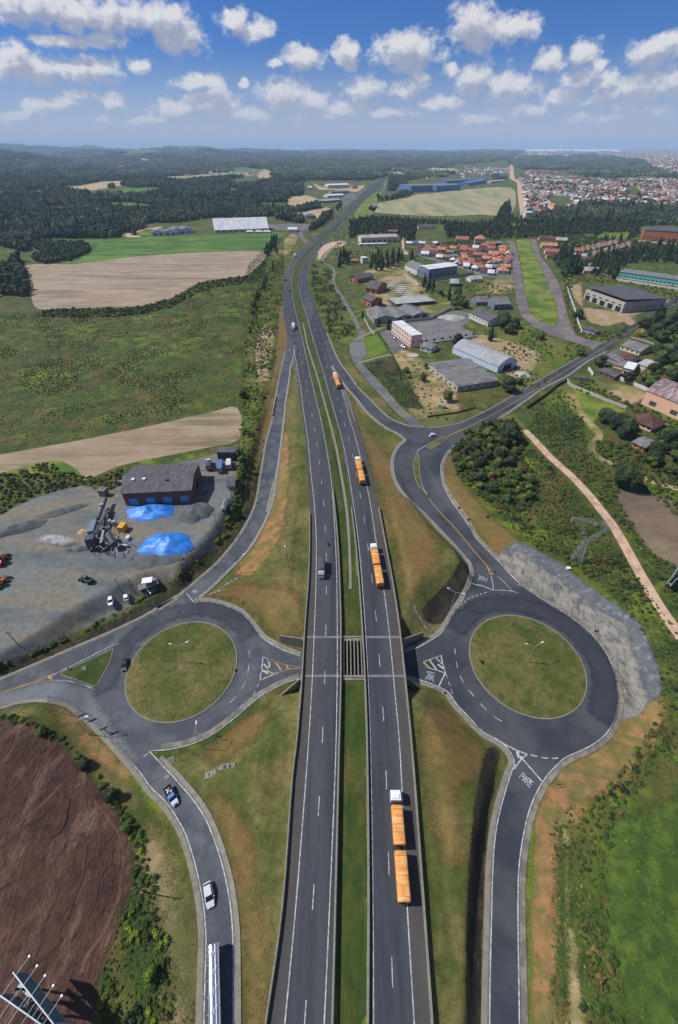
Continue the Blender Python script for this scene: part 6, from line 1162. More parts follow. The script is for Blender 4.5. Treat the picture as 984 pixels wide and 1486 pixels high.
# ---------------------------------------------------------------- buildings
def hsolve(base, topy):
    lo, hi = .5, 60.0
    for _ in range(40):
        m_ = (lo+hi)/2; _, y = proj(base.x, base.y, base.z+m_)
        if y > topy: lo = m_
        else: hi = m_
    return lo
def bld(label, abc, top, roof='gable', ridge=0, wm='white_wall', rm='roof_grey', pitch=.22, name='building', cat='building', wins=(), oh=.5, h=None, group=None, bays=1, wallname='wall', door=None, vents=(), gable_m=None, dep_=None):
    """walls on the ground corners a, b (front) and c (back right); top = eave height, given as the pixel row above b"""
    a, b = pt(*abc[0]), pt(*abc[1]); z0 = min(a.z, b.z)
    ux = b-a; ux.z = 0; L = ux.length; ux.normalize(); uy = Vector((-ux.y, ux.x, 0)); D = (pt(*abc[2])-b).dot(uy) if not dep_ else dep_
    if D < 0: uy = -uy; D = -D
    D = max(D, 3.0); H = h or hsolve(b, top)
    sgn = 1 if uy.x*-ux.y + uy.y*ux.x > 0 else -1
    t_ = thing(name, label, cat, (a.x, a.y, z0), math.atan2(ux.y, ux.x), group)
    Y = lambda v: v*sgn
    m_ = MB(); m_.box((L/2, Y(D/2), -.3), (L, D, H+.3)); r_ = MB(); g_ = MB()
    W_, dep = (D, L) if ridge == 0 else (L, D); bw = W_/bays; ph = bw/2*pitch*2 if roof != 'barrel' else bw*.22
    def pq(u, v, z): return (v, Y(u), z) if ridge == 0 else (u, Y(v), z)      # u across the ridge, v along it
    for k in range(bays):
        u0, u1 = k*bw, (k+1)*bw
        o0, o1 = (oh if k == 0 else 0), (oh if k == bays-1 else 0)
        if roof in ('gable', 'barrel'):
            n = 2 if roof == 'gable' else 10
            prof = [(u0+(u1-u0)*i/n, H+(ph*(1-abs(2*i/n-1)) if roof == 'gable' else ph*math.sin(math.pi*i/n))) for i in range(n+1)]
            g_.add([pq(u, .0, z) for u, z in prof]+[pq(u, .25, z) for u, z in prof], [tuple(range(n+1)), tuple(range(n+1, 2*n+2))[::-1]])
            g_.add([pq(u, dep-.25, z) for u, z in prof]+[pq(u, dep, z) for u, z in prof], [tuple(range(n+1)), tuple(range(n+1, 2*n+2))[::-1]])
            sl = ph/(bw/2) if roof == 'gable' else .3
            q = list(prof); q[0] = (u0-o0, H-sl*o0); q[-1] = (u1+o1, H-sl*o1)
            rings = [[pq(u, v, z+.06) for u, z in q]+[pq(u, v, z+.24) for u, z in q[::-1]] for v in (-oh, dep+oh)]
            r_.loft(rings)
        elif roof == 'hip':
            i_ = min(bw, dep)/2*.95; b0 = [pq(u0-oh, -oh, H), pq(u1+oh, -oh, H), pq(u1+oh, dep+oh, H), pq(u0-oh, dep+oh, H)]; um = (u0+u1)/2
            r_.add([(x, y, z+.05) for x, y, z in b0]+[(x, y, z+.18) for x, y, z in b0]+[pq(um, i_, H+ph+.18), pq(um, dep-i_, H+ph+.18)], [(3, 2, 1, 0), (0, 1, 5, 4), (1, 2, 6, 5), (2, 3, 7, 6), (3, 0, 4, 7), (4, 5, 8), (5, 6, 9, 8), (6, 7, 9), (7, 4, 8, 9)])
        else:
            rings = [[pq(u0-o0, v, H+.05+(pitch*bw if roof == 'shed' else 0)), pq(u1+o1, v, H+.05), pq(u1+o1, v, H+.35), pq(u0-o0, v, H+.35+(pitch*bw if roof == 'shed' else 0))] for v in (-oh, dep+oh)]; r_.loft(rings)
    w_ = m_.build(wallname, M[wm], t_)
    if g_.v: g_.build('gable', M[gable_m or wm], t_)
    ro = r_.build('roof', M[rm], t_)
    for side, n, zz, ww, hh, mk in wins:                 # rows of openings on a side: 0 front 1 right 2 back 3 left
        LL = L if side in (0, 2) else D
        for i in range(n):
            s_ = LL*(i+.5)/n; q = MB()
            c_, d_ = {0: ((s_, Y(-.02)), (ww, .08)), 2: ((s_, Y(D+.02)), (ww, .08)), 1: ((L+.02, Y(s_)), (.08, ww)), 3: ((-.02, Y(s_)), (.08, ww))}[side]
            q.box((c_[0], c_[1], zz), (d_[0], d_[1], hh)); nm = 'window' if mk == 'window_dark' else 'door'; q.build(nm, M[mk], t_)
    for fu, fv, s_, mk in vents: q = MB(); x, y, z = pq(W_*fu, dep*fv, H+ph*(1-abs(2*fu-1))); q.box((x, y, z), (s_, s_, .9)); q.build('vent', M[mk], ro)
    return t_
WD = 'window_dark'
bld('large red brick warehouse with a patched grey roof beside the gravel yard', ((184, 734), (282, 729), (299, 690)), 711, 'gable', 0, 'brick_wall', 'roof_dark', .10, 'warehouse', 'warehouse', [(0, 4, .3, 3.6, 3.4, 'door_blue'), (1, 1, .2, 5, 3.6, WD), (1, 3, 4.6, 1.6, .9, WD)], vents=((.35, .12, 1.3, 'white_paint'), (.35, .28, 1.3, 'white_paint'), (.3, .62, 1.2, 'dark_steel')))
bld('open grey shed over two parked trucks at the top of the yard', ((317, 668), (342, 668), (342, 661)), 657, 'shed', 0, 'dark_steel', 'roof_dark', .1, 'truck_shed', 'shed', oh=.8)
bld('small dark hut behind the hedge at the right edge of the yard', ((331, 711), (341, 711), (342, 703)), 705, 'gable', 0, 'grey_wall', 'roof_dark', .15, 'hut', 'hut', dep_=7)
bld('white-roofed booth at the yard hedge above the triangular island', ((206, 861), (231, 853), (227, 844)), 851, 'flat', 0, 'green_wall', 'roof_grey', .1, 'booth', 'booth', [(0, 3, 1, .9, .8, WD)], h=2.5)
b = MB(); b.box((0, 0, 2.95), (3.6, 2.6, .25), .2); q = pt(217, 850); tag(b.build('awning', M['white_paint'], None, q), 'white awning panel laid on the booth roof at the yard hedge', 'awning')
bld('cluster of pale low sheds behind the bright green field, left of the long white shed', ((221, 342), (257, 341), (259, 334)), 336, 'gable', 1, 'pale_blue_wall', 'roof_grey', .12, 'farm_shed', 'shed', [(0, 4, .1, 4, 3, WD)], bays=2, dep_=26)
bld('grey-roofed farm shed joined behind the pale shed cluster', ((250, 340), (280, 338), (283, 328)), 332, 'gable', 1, 'pale_blue_wall', 'roof_grey', .12, 'farm_shed', 'shed', [(0, 3, .1, 4, 3, WD)], bays=2, dep_=30)
bld('long white-roofed shed like a greenhouse behind the bright green field', ((312, 338), (390, 335), (393, 321)), 331, 'gable', 0, 'white_wall', 'roof_white', .32, 'farm_shed', 'shed', [(0, 9, .3, 3.2, 2.4, WD)], dep_=46)
for i, x in enumerate((363, 376, 388)): bld(('left', 'middle', 'right')[i]+' of the three small white tents in front of the long white shed', ((x-5, 338.5), (x+5, 338.3), (x+5.3, 336.5)), 336.5, 'hip', 0, 'white_wall', 'roof_white', .3, 'tent', 'tent', h=2.2, oh=.6, dep_=7)
bld('white-roofed building between the long white shed and the side lane', ((418, 337), (431, 337), (434, 330)), 333, 'gable', 0, 'white_wall', 'roof_white', .12, 'shop_building', 'building', dep_=18)
bld('pale house on the tan clearing left of the highway', ((444, 318), (459, 317), (461, 313)), 313, 'hip', 0, 'grey_wall', 'roof_blue', .25, 'house', 'house', dep_=14)
bld('blue and white commercial shed beside the side lane', ((465, 295), (494, 293), (496, 287)), 290, 'gable', 0, 'blue_wall', 'roof_light', .1, 'commercial_shed', 'shed', dep_=26)
bld('white-roofed commercial shed behind the blue and white one', ((475, 287), (499, 286), (500, 281)), 283, 'gable', 0, 'white_wall', 'roof_white', .08, 'commercial_shed', 'shed', dep_=30)
bld('grey commercial shed with rows of parked vehicles beside it', ((481, 281), (508, 280), (510, 276)), 277.5, 'gable', 0, 'grey_wall', 'roof_grey', .08, 'commercial_shed', 'shed', dep_=30)
bld('long cream and white shed farthest up the side lane', ((476, 272), (507, 271), (508, 266.5)), 268, 'gable', 0, 'cream_wall', 'roof_white', .1, 'commercial_shed', 'shed', dep_=36)
bld('small pale building with a red roof beside the far highway', ((512, 274), (519, 273), (520, 269)), 269, 'hip', 0, 'salmon_wall', 'roof_red', .3, 'house', 'house', dep_=14)
bld('white cottage at the left end of the commercial yard', ((447, 275), (453, 275), (453.5, 272)), 272, 'gable', 0, 'white_wall', 'roof_white', .3, 'house', 'house', dep_=12)
bld('pink and white kiosk building at the edge of the pale field', ((541, 302), (549, 302), (549.5, 299)), 298.5, 'gable', 0, 'pink_wall', 'roof_light', .2, 'house', 'house', dep_=10)
bld('large blue factory left block with pale walls beyond the pale field', ((596, 279), (627, 278), (632, 269)), 269, 'flat', 0, 'blue_wall', 'roof_grey', .04, 'factory', 'factory', dep_=90)
bld('middle block of the blue factory beyond the pale field', ((633, 278), (668, 276), (672, 266)), 268, 'flat', 0, 'blue_wall', 'roof_grey', .04, 'factory', 'factory', dep_=90)
bld('long low right wing of the blue factory', ((680, 270), (708, 265), (712, 261)), 261, 'gable', 0, 'blue_wall', 'roof_blue', .05, 'factory', 'factory', dep_=50)
bld('back row of the blue factory with a bright blue roof', ((648, 266), (706, 262), (708, 258)), 259, 'gable', 0, 'blue_wall', 'roof_blue', .05, 'factory', 'factory', dep_=50)
bld('pale warehouse at the end of the blue factory', ((712, 266), (734, 264), (734, 260)), 261.5, 'gable', 0, 'white_wall', 'roof_light', .08, 'warehouse', 'warehouse', dep_=30)
bld('long grey-roofed factory behind the eucalyptus clump', ((524, 353), (577, 351), (579, 342)), 343.5, 'gable', 0, 'pink_wall', 'roof_light', .12, 'factory', 'factory', [(0, 7, .2, 3.0, 3.4, WD)], dep_=22)
bld('low white wall-like annex in front of the long grey-roofed factory', ((521, 357), (561, 356), (562, 353)), 353.5, 'flat', 0, 'white_wall', 'roof_white', .05, 'annex', 'building', dep_=7)
bld('isolated shed with a dark roof and cream walls among the trees', ((607, 333), (632, 332), (640, 328)), 329, 'gable', 0, 'cream_wall', 'roof_dark', .2, 'shed', 'shed', dep_=14)
for lb, abc, top in (('uppermost of the three small brick buildings beside the gravel road', ((507, 408.5), (518, 411.5), (533, 404)), 405), ('middle of the three small brick buildings beside the gravel road', ((530, 424.5), (546, 427), (557, 419)), 419.5), ('lowest of the three small brick buildings beside the gravel road', ((526, 441), (538, 446), (555, 443)), 437)):
    bld(lb, abc, top, 'gable', 1 if 'upper' in lb else 0, 'orange_brick', 'roof_dark', .18, 'brick_building', 'building', [(0, 2, .2, 2.4, 2.4, WD), (1, 2, .2, 2.6, 2.6, WD)], oh=.9)
bld('long open shed with a pale sagging roof below the slab stacks', ((576, 446), (631, 441), (627, 431)), 438, 'shed', 0, 'dark_steel', 'roof_light', .04, 'open_shed', 'shed', oh=.8)
bld('grey double-gabled workshop left of the pink factory', ((543, 470), (574, 468), (590, 452)), 461.5, 'gable', 1, 'grey_wall', 'roof_grey', .14, 'workshop', 'workshop', [(0, 2, .2, 2, 3, WD)])
bld('grey workshop with two wide dark doors behind the pink factory', ((574, 468), (622, 461), (615, 447)), 455, 'gable', 1, 'grey_wall', 'roof_grey', .12, 'workshop', 'workshop', [(0, 4, .1, 4.6, 3.6, WD)], bays=2)
pf = bld('three-storey pink and white factory front with rows of small windows', ((568, 483.5), (595.5, 505), (601, 499)), 487.5, 'flat', 0, 'pink_wall', 'roof_white', .0, 'pink_factory', 'factory', [(0, 8, .8, 1.3, 1.2, WD), (0, 8, 4.2, 1.3, 1.2, WD), (0, 8, 7.6, 1.3, 1.1, WD), (1, 2, 4, 1.2, 1.2, WD)], oh=.1, dep_=9)
for z in (2.7, 6.1): q = MB(); q.box((12, -.06, z), (23.5, .14, .9)); q.build('white_band', M['white_wall'], pf)
bld('large grey-roofed hall behind the pink factory front', ((600, 502), (692, 489), (672, 463)), 494, 'gable', 0, 'brick_wall', 'roof_grey', .07, 'factory_hall', 'factory', [(0, 8, 2.0, 2.4, 1.4, WD)], bays=3, vents=((.2, .3, 1.6, 'steel'), (.6, .2, 1.4, 'white_paint'), (.5, .6, 1.4, 'steel')))
bld('white-walled shed with a dark roof right of the factory yard', ((680, 461.5), (707, 474.5), (723, 466)), 466, 'gable', 0, 'white_wall', 'roof_dark', .16, 'warehouse', 'warehouse', [(0, 6, 2.2, 1.5, 1.0, WD)])
bld('small grey-roofed house nearer the factory of the pair beside the street', ((690, 444), (709, 443.5), (709.5, 437)), 438, 'gable', 0, 'bluegrey_wall', 'roof_grey', .2, 'house', 'house', [(0, 2, .6, 1.5, 1.6, WD)])
bld('taller grey house nearer the street of the pair', ((716, 450), (739, 449), (740.5, 440)), 441, 'gable', 0, 'bluegrey_wall', 'roof_grey', .2, 'house', 'house', [(0, 3, .6, 1.8, 2.2, WD)])
bld('big blue-grey hall with a white roof above the industrial plots', ((606, 400), (621, 405), (665, 400)), 391, 'gable', 1, 'bluegrey_wall', 'roof_white', .06, 'hall', 'building', [(1, 5, 1.2, 2.4, 3.2, WD), (0, 4, 3.0, .9, 2.8, WD)])
bld('low white building with a grey roof joined left of the big hall', ((587, 392), (605, 400), (614, 393)), 391.5, 'gable', 0, 'white_wall', 'roof_grey', .2, 'annex', 'building', [(0, 6, 1.2, 1.1, 1.1, WD)])
bld('dark green hut with a pale roof right of the big hall', ((652.5, 416), (664.5, 416.5), (667, 412)), 411.5, 'gable', 0, 'green_wall', 'roof_light', .2, 'hut', 'hut', [(0, 2, .8, .9, .9, WD)])
bld('small white hut below the back street', ((683, 410), (699, 409), (701, 405)), 404.5, 'gable', 0, 'white_wall', 'roof_light', .2, 'hut', 'hut', [(0, 1, .2, 1.4, 2.0, 'green_wall')])
bld('wide grey workshop with adjoining corrugated roof bays beside the barrel-roofed shed', ((620, 535), (663, 569), (713, 554)), 561, 'gable', 1, 'concrete_wall', 'roof_grey', .1, 'workshop', 'workshop', [(0, 7, 1.0, 2.0, 1.2, WD), (1, 5, 1.2, 1.3, 1.3, 'window_dark')], bays=3)
bld('long barrel-roofed shed with a faded rusty roof', ((656, 512), (721, 541), (745, 531)), 532.5, 'barrel', 0, 'pale_blue_wall', 'roof_rusty', .2, 'barrel_shed', 'shed', [(1, 1, .2, 8, 4, WD)], oh=.3)
bld('small white cottage with a grey roof in front of the factory hall', ((609, 508.5), (625, 512.5), (638, 507)), 506.5, 'gable', 0, 'white_wall', 'roof_grey', .15, 'cottage', 'house', [(0, 2, .8, 1.2, 1.1, WD), (1, 2, .8, 1.2, 1.1, WD)])
uf = bld('unfinished grey hall with open bays and a slanting slab roof', ((846, 434), (901, 454.5), (934, 439)), 439.5, 'shed', 0, 'concrete_wall', 'roof_dark', .05, 'unfinished_hall', 'building', [(0, 5, .3, 6.2, 4.2, WD), (1, 6, 3.4, 2.0, .9, WD), (0, 6, 5.6, 4, 1.0, WD)], oh=.2)
bld('long school-like building with teal and white walls and a grey roof', ((897, 403), (992, 417), (1006, 399)), 408, 'gable', 0, 'teal_wall', 'roof_grey', .1, 'school', 'school', [(0, 16, 1.4, 2.0, 1.2, WD), (0, 1, .0, 100, 1.0, 'white_wall')], bays=2, dep_=22)
bld('big brick factory with a dark roof at the right edge', ((930, 348), (1004, 353), (1006, 338)), 338, 'gable', 0, 'orange_brick', 'roof_dark', .12, 'brick_factory', 'factory', [(0, 12, 2.5, 2.0, 2.0, WD)], dep_=30)
bld('long cream house with a grey roof beside the north-eastern road', ((899, 507), (926.5, 516), (941, 507.5)), 510.5, 'gable', 0, 'cream_wall', 'roof_grey', .14, 'house', 'house', [(0, 4, .9, 1.2, 1.1, WD)])
bld('house with a brown tiled roof below the cream house', ((895, 521), (911, 527), (920, 520)), 522.5, 'gable', 0, 'pale_blue_wall', 'roof_brown', .16, 'house', 'house', [(0, 2, .9, 1.2, 1.1, WD)])
bld('small dark grey roofed house at the road verge', ((884, 515), (895, 519.5), (900, 513)), 515.5, 'gable', 0, 'grey_wall', 'roof_dark', .16, 'house', 'house')
bld('grey flat-roofed house in the cluster, second from the road', ((873, 520), (894, 528), (900, 521)), 524, 'flat', 0, 'grey_wall', 'roof_grey', .05, 'house', 'house')
bld('grey roofed lean-to in the middle of the house cluster', ((889, 533), (903, 537), (911, 529)), 533, 'flat', 0, 'salmon_wall', 'roof_grey', .05, 'lean_to', 'shed')
bld('bright white-roofed house in the middle of the cluster', ((902, 543), (914.5, 546), (922, 537)), 536.5, 'gable', 0, 'white_wall', 'roof_white', .12, 'house', 'house', [(0, 2, 1.5, 1.3, 1.2, WD)])
bld('white and grey house at the far end of the cluster', ((922, 536), (937, 542), (951, 534)), 533.5, 'gable', 0, 'white_wall', 'roof_light', .12, 'house', 'house', [(0, 2, .9, 1.2, 1.1, WD)])
bld('low house with a very dark roof at the front of the cluster', ((868, 543), (890, 552), (897, 546)), 547, 'gable', 0, 'brick_wall', 'roof_dark', .12, 'house', 'house', [(0, 3, .9, 1.2, 1.1, WD)])
bld('salmon building with a striped barrel roof at the right edge', ((929.5, 586), (990, 612), (1004, 592)), 592, 'barrel', 0, 'salmon_wall', 'roof_striped', .2, 'barrel_hall', 'building', [(0, 2, 1.5, 4.0, 2.6, 'dark_steel')], oh=.4)
bld('house with a red-brown hip roof half hidden by a dark tree', ((914, 614), (943, 627), (961, 618)), 621, 'hip', 0, 'pink_wall', 'roof_brown', .25, 'house', 'house', [(0, 4, .9, 1.3, 1.1, WD)], oh=.9)
bld('little brick house with a grey corrugated roof below the red-roofed house', ((916, 648), (932, 656), (950, 649)), 649.5, 'gable', 0, 'orange_brick', 'roof_grey', .1, 'house', 'house', [(0, 2, .9, 1.0, 1.0, WD)], oh=.7)
bld('small grey lean-to at the corner of the bottom street', ((846, 482), (862, 487), (866, 483)), 482, 'flat', 0, 'grey_wall', 'roof_dark', .05, 'lean_to', 'shed')
# housing estate: crop 560,320 x4.92
EST = [(300, 215, 95, 'red'), (395, 205, 60, 'orange'), (455, 225, 50, 'grey'), (490, 255, 60, 'grey'), (545, 213, 55, 'red'), (605, 212, 55, 'red'), (530, 285, 70, 'red'), (590, 240, 60, 'brown'), (650, 248, 60, 'red'), (700, 245, 40, 'red'), (690, 205, 60, 'brown'), (745, 195, 55, 'red'), (700, 180, 55, 'red'),
       (600, 305, 50, 'red'), (645, 320, 55, 'red'), (690, 335, 55, 'red'), (710, 275, 55, 'orange'), (765, 240, 70, 'orange'), (835, 190, 60, 'orange'), (820, 270, 50, 'orange'), (818, 300, 50, 'orange'), (822, 330, 55, 'orange'), (870, 265, 40, 'red'), (875, 225, 40, 'red'), (630, 345, 45, 'white'), (540, 130, 90, 'red'), (740, 165, 65, 'red'), (810, 160, 60, 'green'), (275, 240, 55, 'white'), (745, 375, 45, 'white'), (835, 360, 80, 'bluewall'), (660, 285, 40, 'brown'), (570, 330, 40, 'white'), (470, 280, 35, 'white')]
words = {'red': ('red tiled', 'roof_red', 'white_wall'), 'orange': ('bright orange tiled', 'roof_orange', 'cream_wall'), 'brown': ('brown tiled', 'roof_brown', 'white_wall'), 'grey': ('grey', 'roof_grey', 'bluegrey_wall'), 'white': ('white', 'roof_white', 'white_wall'), 'green': ('grey', 'roof_grey', 'green_wall'), 'bluewall': ('pinkish', 'roof_orange', 'pale_blue_wall')}
for i, (cx, cy, w_, col) in enumerate(EST):
    x, y = 560+cx/4.92, 320+(cy+18)/4.92; hw = w_/4.92/2; wd, rm, wm = words[col]
    lb = {'green': 'long dark green walled building at the top of the estate', 'bluewall': 'pale blue walled house at the street corner of the estate'}.get(col, 'estate house with a %s roof in the estate left of the side street' % wd)
    bld(lb, ((x-hw, y), (x+hw, y+.6), (x+hw+.8, y-3.0)), None, 'gable' if i % 3 else 'hip', 1 if cx in (820, 818, 822) else 0, wm, rm, .28, 'house', 'house', [(0, 2, .8, 1.4, 1.2, WD)], h=3.0+(.8 if i % 4 == 0 else 0), dep_=9.5 if w_ < 70 else 12, group='houses of the estate' if 'estate house' in lb else None)
rs = random.Random(9); nx = [(a[0], a[1]) for a in EST]
for cy in range(190, 390, 24):
    for cx in range(250, 880, 44):
        x_, y_ = cx+rs.uniform(-9, 9), cy+rs.uniform(-5, 5)
        if any(abs(x_-a)*.6 < 20 and abs(y_-b_) < 15 for a, b_ in nx) or y_ > 215+(x_-200)*.31 and x_ < 700 or x_ > 700 and y_ > 370 or y_ < 150+abs(x_-560)*.12: continue
        col = rs.choice(['red', 'brown', 'orange', 'brown', 'grey', 'red', 'white']); wd, rm, wm = words[col]; x, y = 560+x_/4.92, 320+(y_+18)/4.92
        bld('house with a %s roof in the estate left of the side street' % wd, ((x-4.6, y), (x+4.6, y+.5), (x+5, y-2)), None, 'gable', rs.randint(0, 1), wm, rm, .28, 'house', 'house', [(0, 2, .8, 1.4, 1.2, WD)], h=rs.choice([2.8, 3.2]), group='houses of the estate', dep_=9)
bld('big orange-roofed house at the top of the estate', ((688, 355), (703, 355.5), (704, 349)), 347, 'hip', 0, 'salmon_wall', 'roof_orange', .35, 'house', 'house', [(0, 4, 1, 1.4, 1.4, WD), (0, 4, 4.5, 1.4, 1.4, WD)], dep_=12)
# town houses: crop 720,320 x3.727
for k in range(7):
    for r_ in range(2):
        cx, cy = (460+k*30, 165-k*7) if r_ == 0 else (530+k*30, 190-k*9)
        x, y = 720+cx/3.727, 320+(cy)/3.727
        bld('red and white row house of the double terrace below the far lawn', ((x-3.6, y+1), (x+3.8, y+1.6), (x+5, y-2.5)), None, 'gable', 1, 'white_wall', 'roof_orange' if (k+r_) % 2 else 'roof_red', .32, 'row_house', 'house', h=3.4, dep_=13, group='row houses of the double terrace', oh=.2)
for cx, cy, w_, rm in ((270, 95, 80, 'roof_brown'), (285, 135, 85, 'roof_orange'), (300, 170, 75, 'roof_red'), (300, 195, 60, 'roof_brown'), (350, 105, 60, 'roof_light'), (440, 165, 60, 'roof_red'), (450, 195, 70, 'roof_light'), (510, 275, 80, 'roof_light'), (490, 250, 60, 'roof_grey'), (480, 215, 50, 'roof_brown')):
    x, y = 720+cx/3.727, 320+(cy+12)/3.727; hw = w_/3.727/2
    bld('house with a %s roof between the right side street and the dark trees' % rm[5:].replace('light', 'pale'), ((x-hw, y), (x+hw, y+.8), (x+hw+.8, y-3.5)), None, 'gable', 0, 'white_wall' if w_ % 20 else 'salmon_wall', rm, .28, 'house', 'house', [(0, 3, .8, 1.4, 1.2, WD)], h=3.2, dep_=11, group='houses beside the right side street')
# small red hut and the white ruin near the eucalyptus clump
bld('small hut with a bright red roof left of the eucalyptus clump', ((509, 382), (520, 382.5), (521, 378)), 379, 'hip', 0, 'orange_brick', 'roof_red', .35, 'hut', 'hut', dep_=7)
bld('white two-storey house right beside the little red-roofed hut', ((526, 383), (533, 382.5), (534, 378)), 374, 'flat', 0, 'white_wall', 'roof_white', .1, 'house', 'house', [(0, 2, 1, 1.2, 1.2, WD), (0, 2, 4, 1.2, 1.2, WD)], dep_=8)
for cx, cy, w_, rm in ((165, 165, 40, 'roof_white'), (205, 165, 50, 'roof_blue'), (255, 165, 45, 'roof_white'), (350, 165, 30, 'roof_white'), (45, 80, 70, 'roof_red')):
    x, y = 560+cx/4.92, 320+(cy+14)/4.92; hw = w_/4.92/2
    bld('low building with a %s roof beside the lane behind the eucalyptus clump' % rm[5:], ((x-hw, y), (x+hw, y+.2), (x+hw+.5, y-3)), None, 'gable', 0, 'white_wall', rm, .2, 'shed', 'shed', h=3.4, dep_=9, group='sheds behind the eucalyptus clump')
# garden and plot walls
def plot_wall(label, px, h=2.0, mt_='white_wall', name='wall', cat='wall', th=.25):
    q = wl(px, 0); m_ = MB()
    for i in range(len(q)-1): a, b = q[i], q[i+1]; za, zb = float(Hz(*a)), float(Hz(*b)); wallseg(m_, (a[0], a[1], za+h), (b[0], b[1], zb+h), za-.3, zb-.3, th)
    tag(m_.build(name, M[mt_]), label, cat)
plot_wall('long pale garden wall running down the slope from the road', [(822, 553), (826, 560), (845, 568), (875, 581), (908, 594)], 2.0, 'concrete_wall')
plot_wall('white garden wall behind the vacant lot', [(895, 549), (903, 553), (916, 558), (930, 564), (941, 569)], 2.2); plot_wall('curved white wall at the corner of the road and the house cluster', [(853, 536), (857, 541), (860, 546)], 2.0)
plot_wall('dark overgrown fence from the gate down along the road', [(822, 553), (806, 562), (790, 575), (764, 593)], 1.6, 'leaf_dark', 'fence', 'fence', .8); plot_wall('grey gate wall at the mouth of the grassy plot', [(829, 551), (856, 553)], 2.2, 'grey_wall')
plot_wall('pale wall around the yard of the big hall, left side', [(589, 403), (608, 415)], 2.6, 'concrete_wall'); plot_wall('grey wall right of the big hall', [(622, 408), (650, 405), (687, 398)], 2.6, 'grey_wall')
plot_wall('dark wall between the workshop and the factory yard', [(560, 478), (590, 468), (625, 464), (655, 449)], 2.4, 'concrete_wall'); plot_wall('pale boundary wall left of the unfinished hall', T_(720, 320, 3.727, [(382, 365), (400, 420), (425, 490), (440, 550), (462, 610)]), 2.0, 'white_wall')
plot_wall('pale wall along the lawn beside the pink factory road', [(527, 460), (536, 478), (543, 486)], 1.8, 'concrete_wall'); plot_wall('dark fence on the factory side of the two green plots', [(547, 482), (560, 500), (568, 514), (576, 530), (582, 552)], 1.2, 'leaf_dark', 'fence', 'fence', .3)
plot_wall('fence line on the dry plot above the road junction', [(620, 606), (640, 603), (662, 600), (690, 592)], 1.1, 'leaf_olive', 'fence', 'fence', .5); plot_wall('white wall in front of the brick factory', [(925, 351), (984, 356), (1010, 358)], 2.5); plot_wall('white wall in front of the teal school', [(893, 407), (950, 416), (990, 422)], 2.2)
plot_wall('kerb wall edging the lane of the orchard on the right', T_(860, 480, 7.935, [(440, 80), (600, 120), (760, 180), (940, 270)]), .8, 'concrete_wall')
plot_wall('retaining wall at the foot of the dark bank beside the left ramp', T_(395, 380, 5.715, [(33, 1120), (18, 1200), (0, 1285)]), 1.2, 'concrete_wall')
# stacked slabs
sl = MB(); k = 0
for r_ in range(8):
    for c_ in range(4):
        x, y = 480+(285+c_*22+r_*13)/3.514, 310+(350+r_*11+c_*1.5)/3.514; p = pt(x, y); o = MB(); o.box((0, 0, 0), (7.0, 1.6, .5+.3*random.random()), .15); q = o.build('slab_stack', M['roof_white'] if (r_+c_) % 3 else M['concrete_wall'], None, p); tag(q, 'low stack of pale concrete slabs in the storage yard above the pale sagging roof', 'slab stack', 'slab stacks in the storage yard')
# blue-green play frame on the dry plot, and the white shrine-like terrace
p = pt(641, 592); t_ = thing('playground_frame', 'teal climbing frame on the dry plot above the junction', 'play frame', p)
for x, y in ((-1, -1), (1, -1), (1, 1), (-1, 1)): m_ = MB(); m_.beam((x, y, -.2), (x*.6, y*.6, 2.4), .16); m_.build('post', M['teal_wall'], t_)
m_ = MB(); m_.box((0, 0, 2.3), (2.6, 2.6, .15), .3); m_.beam((1, 0, 2.3), (3.2, -.6, .3), .6, .1); m_.build('canopy', M['teal_wall'], t_)
p = pt(599, 516); t_ = thing('terrace', 'round pale paved terrace in front of the white cottage', 'terrace', p); m_ = MB(); cc = lambda r_, z: [(math.cos(2*math.pi*i/12)*r_, math.sin(2*math.pi*i/12)*r_*.9, z) for i in range(12)]; m_.loft([cc(4.6, -.2), cc(4.6, .4), cc(4.3, .5)]); m_.build('platform', M['concrete_wall'], t_)
for i in range(8): a_ = i*math.pi/4; m_ = MB(); m_.beam((math.cos(a_)*3.6, math.sin(a_)*3.3, .5), (math.cos(a_)*3.6, math.sin(a_)*3.3, 1.1), .3); m_.build('post', M['white_paint'], t_)
# ---------------------------------------------------------------- vegetation
def leaves(vs, fs, c, r, n, size, rs, sc=(1, 1, 1)):
    for _ in range(n):
        d = Vector((rs.gauss(0, 1), rs.gauss(0, 1), rs.gauss(.25, 1))).normalized(); k = r*rs.uniform(.86, 1.16)
        p = Vector((c[0]+d.x*k*sc[0], c[1]+d.y*k*sc[1], c[2]+d.z*k*sc[2])); nn = (d+Vector((rs.gauss(0, .6), rs.gauss(0, .6), rs.gauss(0, .6)))).normalized()
        a = nn.orthogonal().normalized(); a = (Matrix.Rotation(rs.uniform(0, 6.28), 3, nn) @ a); b = nn.cross(a); s_ = size*rs.uniform(.6, 1.3); q = len(vs)
        vs += [tuple(p-a*s_*.5), tuple(p+b*s_*.45+nn*s_*.1), tuple(p+a*s_*.5), tuple(p-b*s_*.4)]; fs.append((q, q+1, q+2, q+3))
